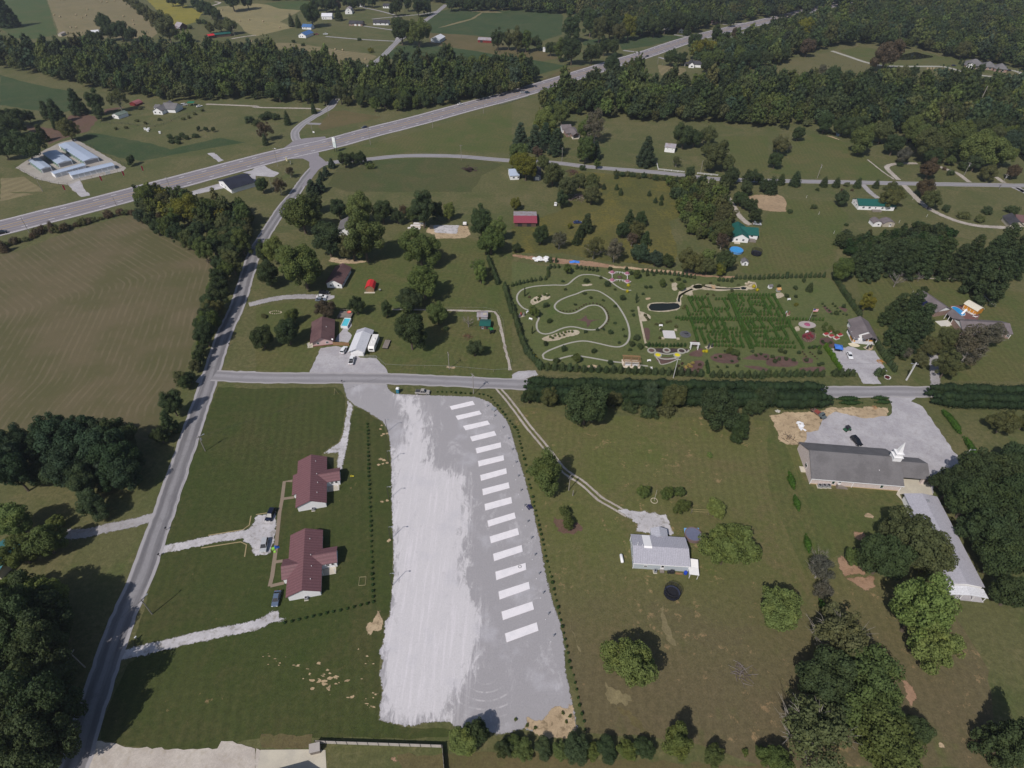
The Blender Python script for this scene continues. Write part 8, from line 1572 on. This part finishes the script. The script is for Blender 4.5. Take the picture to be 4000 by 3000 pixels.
plants(6,'110,860 175,1190 1075,900 1080,925',16,'column','d','slim column cypress on a red soil ring','column cypresses',2.0)
plants(6,'150,905 310,985 230,1070 185,1060',26,'bush','r','reddish shrub by the west garden path','reddish garden shrubs')
plants(6,'1250,1140 1290,1135 1340,1120 1370,1115 1420,1160 1290,1190 1280,1260 1150,1065 1165,1085 1175,1100 1480,1000 1495,985 1690,880 1740,890 1900,850 1650,805 1715,785 1780,800 1955,800',34,'bush','o','low shrub in the pond garden','low shrubs of the pond garden')
plants(6,'1910,1380 1940,1390 1880,1370',62,'round','g','small green tree beside the mulch circle','small trees at the mulch circle');plants(6,'1840,1375 1780,1510 1860,1510 1945,1500 2080,1375 2110,1410 2150,1400 2190,1420 1960,1440 1900,1460 1800,1420 1760,1430',34,'bush','d','shrub in the front garden beds','shrubs in the front garden beds');plants(6,'1500,1510 1530,1490 1560,1475 1545,1505 1515,1525',34,'bush',(.32,.27,.10),'pale straw-coloured shrub in the front bed','straw-coloured shrubs');plants(6,'1440,1500 1470,1480 1620,1490 1610,1530 1480,1550 1560,1560',34,'bush','r','reddish shrub in the front bed','reddish shrubs in the front bed')
plants(7,'165,895 240,900 365,820 95,820 170,700 310,760 240,825 590,1045 655,985 385,1190 265,1385 110,1370 450,1385 470,1480 440,1490 40,1420 100,1440 160,1440 220,1450 60,1460 150,1380 140,1535 330,1450',46,'bush','d','dark shrub in the east garden','dark shrubs of the east garden',1.2)
plants(7,'365,820',70,'cedar','d','small pointed evergreen on the east garden lawn',None,.8);plants(7,'330,1235 360,1225 380,1245 345,1260 310,1245',42,'bush','m','magenta flowering shrub in the round bed','magenta flowering shrubs');plants(7,'470,965 490,985 510,1005 530,1025 550,1050 560,965 580,985 600,1005 625,1030 650,1055 680,1060',20,'ball','d','clipped ball in the double row of the east garden','clipped balls of the east garden');plants(7,'500,1140 520,1200 560,1195 600,1215 490,1190 480,1160 540,1170',44,'bush','g','leafy plant beside the red planters','leafy plants by the planters',1.4)
plants(7,'480,1300 510,1310 540,1300 470,1290 360,1345 390,1340 420,1335 450,1335',36,'bush','d','shrub in the mulch bed by the garden house','shrubs by the garden house');plants(7,'300,1380 315,1400 330,1420 345,1440 365,1385 385,1400 405,1420 425,1440',16,'ball','r','tiny bush in the slanting double row','tiny bushes of the slanting rows')
ring=catmull(W(6,'415,1030 470,1035 530,1030 580,1005 640,972 700,965 760,980 810,1020 832,1070 830,1120 800,1160 770,1185'),1.4)
for p in ring:put_tree(p,trng.uniform(.6,.8),'ball','r','low reddish edging plant along the inner path curve','edging plants of the inner path')
for p in catmull(W(7,'300,1255 330,1290 370,1290 405,1270 412,1230'),.9):put_tree(p,.35,'ball',(.3,.26,.2),'pale stone edging the round flower bed','edging stones of the round bed').name='edging_stone'
# ---- garden structures
def ring(P,r0,r1,h,mat,label,name='planter_ring',cat='planter',fill=None,group=None):
 r=empty(name,(P[0],P[1],.05),0,label,cat,group);MB().lathe([(r1,0),(r1,h),(r0,h),(r0,0)],20).obj('rim',mat,r)
 if fill:MB().lathe([(r0,h*.7),(r0*.5,h*.9),(0,h)],20).obj('soil',fill,r)
 return r
ring(w1(6,1205,1374),1.2,1.8,.35,M_path,'pale ring planter at the west end of the dark bed',fill=M_mulch);ring(w1(6,1465,1378),1.2,1.8,.35,M_path,'pale ring planter at the east end of the dark bed',fill=M_mulchd);ring(w1(6,1335,1372),1.0,1.6,.35,M_path,'ring planter in the centre of the dark bed',fill=M_mulch)
for x,lb in((1260,'vivid yellow flower planter at the west end of the smile-shaped bed'),(1427,'vivid yellow flower planter at the east end of the smile-shaped bed')):ring(w1(6,x,1413),1.15,1.6,.4,M_path,lb,fill=paint((.62,.52,.02),.8,.15))
walk(catmull(W(6,'1180,1385 1250,1385 1300,1398 1350,1403 1400,1395 1460,1388 1510,1385 1530,1365'),1),.7,'stone_edge_path',M_path,.075);walk(catmull(W(6,'1240,1420 1290,1440 1345,1445 1400,1438 1440,1420'),1),.8,'stone_edge_path',M_path,.078);walk(catmull(W(6,'1245,1430 1270,1460 1285,1490 1350,1480 1435,1445'),1),.5,'stone_edge_path',M_path,.077)
r,L=site('garden_arch','white pergola arch at the maze entrance','arch',w1(6,1540,1362),w1(6,1580,1364))
for x in(0,3.0):
 for y in(0,1.2):MB().box(x-.12,x+.12,y-.12,y+.12,0,2.6).obj('post',P_white,r)
 MB().box(x-.06,x+.06,-.3,1.5,2.6,2.8).obj('beam',P_white,r)
for y in(-.1,.4,.9,1.3):MB().box(-.5,3.5,y-.06,y+.06,2.8,2.95).obj('rafter',P_white,r)
r,L=site('pergola','brown timber pergola with benches beside the front conifers','pergola',w1(6,965,1505),w1(6,1095,1512));MB().box(-.6,L+.6,-1.0,4.2,.0,.12).obj('floor_slab',paint((.60,.52,.42)),r)
for x in(0,L/2,L):
 for y in(0,3.4):MB().box(x-.1,x+.1,y-.1,y+.1,.12,2.6).obj('post',M_wood,r)
for y in(0,3.4):MB().box(-.5,L+.5,y-.08,y+.08,2.6,2.8).obj('beam',M_wood,r)
for k in range(7):MB().box(-.6,L+.6,-.4+k*.65,-.28+k*.65,2.8,2.95).obj('rafter',M_wood,r)
for x in(.6,L/2+.5):MB().box(x,x+2.0,.3,.9,.12,.55).obj('bench',paint((.5,.5,.52)),r)
c=w1(6,930,738);r=empty('rose_garden',(c[0],c[1],.05),R(38),'diamond of white picket corners with pink roses on the lawn','flower garden');
for k in range(4):
 a=k*math.pi/2;x,y=5.2*math.cos(a),5.2*math.sin(a)
 MB().box(x-1.3,x+1.3,y-1.3,y+1.3,0,.35).obj('planter',paint((.5,.42,.44)),r);MB().lathe([(1.1,.35),(.9,.9),(.4,1.2),(0,1.25)],8,(x,y)).obj('roses',paint((.30,.12,.17),.9,.4),r)
 b_=(k+1)*math.pi/2;x2,y2=5.2*math.cos(b_),5.2*math.sin(b_)
 for s_ in(.32,.5,.68):u,v=x+(x2-x)*s_,y+(y2-y)*s_;MB().box(u-.08,u+.08,v-.08,v+.08,0,1.0).obj('picket',P_white,r)
 MB().tube([(x+(x2-x)*.2,y+(y2-y)*.2,.8),(x+(x2-x)*.8,y+(y2-y)*.8,.8)],.08,4).obj('rail',P_white,r)
MB().lathe([(1.2,0),(1.2,.3),(.8,.5),(0,.6)],12).obj('centre_bed',M_mulch,r)
c=w1(6,1358,1232);r=empty('stone_terrace',(c[0],c[1],.05),R(-2),'square pale terrace with four corner blocks','terrace');MB().box(-2.6,2.6,-2.8,2.8,0,.1).obj('slab',paint((.55,.52,.52)),r);[MB().box(x-.6,x+.6,y-.5,y+.5,0,.5).obj('corner_block',M_stone,r)for x in(-3.2,3.2)for y in(-3.2,3.2)]
c=w1(6,1497,1232);r=empty('fountain',(c[0],c[1],.05),0,'dark tiered round fountain near the maze','fountain');MB().lathe([(2.4,0),(2.4,.2),(1.5,.2),(1.5,.6),(1.3,.6),(1.3,.3),(0,.3)],20).obj('basin',paint((.10,.10,.11)),r);MB().lathe([(.25,.3),(.2,1.0),(.9,1.2),(.9,1.3),(.1,1.2),(.1,1.8),(0,1.9)],14).obj('tiers',paint((.08,.08,.09)),r)
c=w1(7,337,1150);r=empty('oval_bed',(c[0],c[1],.05),0,'pale oval bed with pink flowers below the flag','flower bed');o=MB().lathe([(3.0,0),(3.0,.3),(2.3,.3),(2.3,.2),(0,.25)],24).obj('rim',paint((.38,.33,.32)),r);o2=MB().lathe([(1.3,.25),(1.0,.6),(0,.75)],14).obj('flowers',paint((.30,.08,.15),.9,.4),r);o.scale=(1.25,.85,1)
c=w1(7,352,1118);r=empty('flagpole',(c[0],c[1],.05),0,'flagpole with a red white and blue flag in the east garden','flag');MB().cyl(0,0,0,7.0,.06,.04,6).obj('pole',M_polel,r)
for k in range(7):MB().box(.05,2.2,-.02,.02,5.2+k*.2,5.2+k*.2+.2).obj('stripe',paint((.62,.10,.12)if k%2==0 else(.75,.73,.73)),r)
MB().box(.05,.95,-.035,.035,5.9,6.6).obj('canton',paint((.05,.06,.25)),r)
for i,(x,y)in enumerate(S('500,1235 530,1212 545,1250 590,1268 618,1240')):
 c=w1(7,x,y);r=empty('planter_box',(c[0],c[1],.05),R(25),'raised planter of red flowers in the group by the garden house','planter','red flower planters');MB().box(-1.1,1.1,-.8,.8,0,.5).obj('box',paint((.58,.53,.50)),r);MB().box(-.95,.95,-.65,.65,.5,.72).obj('flowers',paint((.30,.035,.04),.9,.3),r)
c=w1(7,597,1372);r=empty('canopy_tent',(c[0],c[1],.06),R(-15),'bright blue pop-up canopy on the garden gravel lot','canopy');MB().add([(-1.6,-1.6,2.1),(1.6,-1.6,2.1),(1.6,1.6,2.1),(-1.6,1.6,2.1),(0,0,3.0),(-1.6,-1.6,1.85),(1.6,-1.6,1.85),(1.6,1.6,1.85),(-1.6,1.6,1.85)],[(0,1,4),(1,2,4),(2,3,4),(3,0,4),(0,5,6,1),(1,6,7,2),(2,7,8,3),(3,8,5,0)]).obj('canopy_top',paint((.05,.16,.52),.5),r);[MB().tube([(x,y,0),(x,y,2.1)],.035,5).obj('leg',P_metal,r)for x in(-1.55,1.55)for y in(-1.55,1.55)];MB().box(-1.2,1.0,-.4,.4,.05,.75).obj('table',P_dark,r)
for t_,x,y,lb,c1,c2 in((7,165,1065,'brown and blue statue group at the maze corner',(.20,.09,.07),(.35,.42,.45)),(6,85,1075,'grey and red statue group by the west garden hedge',(.22,.20,.21),(.35,.06,.06)),(6,1710,1345,'dark statue in front of the maze',(.05,.05,.055),(.05,.05,.055)),(7,870,1350,'dark animal statue at the garden lot edge',(.03,.03,.03),(.5,.5,.5))):
 c=w1(t_,x,y);r=empty('statue',(c[0],c[1],.05),.5,lb,'statue')
 for k in range(3):MB().lathe([(.5,0),(.38,.5),(.3,1.0),(.36,1.2),(.2,1.45),(.18,1.6),(.2,1.75),(0,1.9)],8,(k*1.0-1,(k%2)*.8)).obj('figure',paint(c1 if k!=1 else c2),r)
 MB().box(-1.8,1.4,-.6,1.4,0,.06).obj('plinth',M_stone,r)
c=w1(6,1738,826);r=empty('footbridge',(c[0],c[1],.07),R(85),'small wooden footbridge over the garden stream','bridge');[MB().box(-1.4+k*.4,-1.04+k*.4,-.7,.7,.25,.33).obj('plank',paint((.45,.30,.18)),r)for k in range(7)];[MB().tube([(-1.4,y,.9),(1.4,y,.9)],.05,4).obj('handrail',paint((.45,.30,.18)),r)for y in(-.7,.7)];[MB().box(x-.05,x+.05,y-.05,y+.05,0,.9).obj('post',paint((.45,.30,.18)),r)for x in(-1.3,1.3)for y in(-.7,.7)]
def bench(P,rz,label):
 r=empty('garden_bench',(P[0],P[1],.05),rz,label,'bench');MB().box(-.8,.8,-.22,.22,.42,.48).obj('seat',P_white,r);MB().box(-.8,.8,.18,.24,.5,.95).obj('backrest',P_white,r);[MB().box(x-.05,x+.05,-.2,.2,0,.42).obj('leg',P_white,r)for x in(-.7,.7)]
bench(w1(6,1183,1465),.2,'white bench on the lawn east of the pergola');bench(w1(6,1195,1530),.1,'white bench beside the front conifer row');bench(w1(6,133,1042),1.0,'white bench beside the west garden path');bench(w1(6,160,1105),-.4,'white bench below the small green garden tree');bench(w1(6,1285,1162),.0,'white bench at the mulch row near the terrace');bench(w1(7,180,935),.2,'white bench below the dark shrubs of the east garden');bench(w1(7,335,1215),.5,'white bench above the magenta flower bed')
r=empty('boulder_waterfall',w1(6,2048,805),0,'pale boulder waterfall at the head of the garden stream','waterfall')
for k in range(11):a=k*1.9;o=link('boulder',bev(MB().box(-.6,.6,-.5,.5,0,.9),'boulder',M_stone,.22,1)if k==0 else bl,r,loc=(1.8*math.cos(a)*(.3+.07*k),1.4*math.sin(a)*(.3+.07*k),.9 if k<3 else 0),rz=a);bl=o.data
for t_,x,y,lb,s_ in((7,85,858,'orange roofed little well house in the east garden',1),(7,15,830,'small white ornament house in the east garden',0)):
 c=w1(t_,x,y);r=empty('ornament_house',(c[0],c[1],.05),.2,lb,'garden ornament');block(r,-.8,.8,-.7,.7,1.3,'x',.6,.25,P_grey if s_ else P_white,paint((.5,.28,.12))if s_ else R_grey)
ring(w1(7,1030,1605),.9,1.25,.4,paint((.6,.58,.56)),'white ring planter with dark red plants beside the garden lot mouth',fill=M_mulch);tree(7,1030,1600,46,'bush',(.10,.015,.02),'dark red bush in the white ring planter')
sheet('stone_slab',W(7,'690,1310 740,1305 800,1330 780,1340 720,1335'),.075,paint((.66,.58,.42)),1,.1,smooth=True);
# ---- things that share a label get their place in the row
def _ord(n):return str(n)+('th' if 10<=n%100<=20 else{1:'st',2:'nd',3:'rd'}.get(n%10,'th'))
bpy.context.view_layer.update()
sh={}
for o in bpy.data.objects:
 if o.parent is None and 'label' in o and 'category' in o:sh.setdefault(o['label'],[]).append(o)
for lb,os_ in sh.items():
 if not 2<=len(os_)<=120:continue
 pp=[proj(o.matrix_world.translation)for o in os_]
 xs=[p[0]for p in pp];ys=[p[1]for p in pp];horiz=max(xs)-min(xs)>(max(ys)-min(ys))
 od=sorted(range(len(os_)),key=lambda i:(pp[i][0]if horiz else pp[i][1]))
 if len(lb.split())>13:continue
 for k,i in enumerate(od):os_[i]['label']='%s, %s from %s'%(lb,_ord(k+1),'left' if horiz else 'top')
 # ---- the air
hm=bpy.data.materials.new('haze_air');hm.use_nodes=True;hn_=hm.node_tree.nodes;hn_.remove(hn_['Principled BSDF'])
pv=hn_.new('ShaderNodeVolumePrincipled');pv.inputs['Color'].default_value=(.80,.86,1.0,1);pv.inputs['Density'].default_value=HAZE;pv.inputs['Anisotropy'].default_value=.2
hm.node_tree.links.new(pv.outputs[0],hn_['Material Output'].inputs['Volume'])
MB().box(-5200,5200,-5200,5200,-1.0,153.5).obj('haze',hm,None,label='thin blue haze over the whole countryside',cat='haze',kind='stuff')
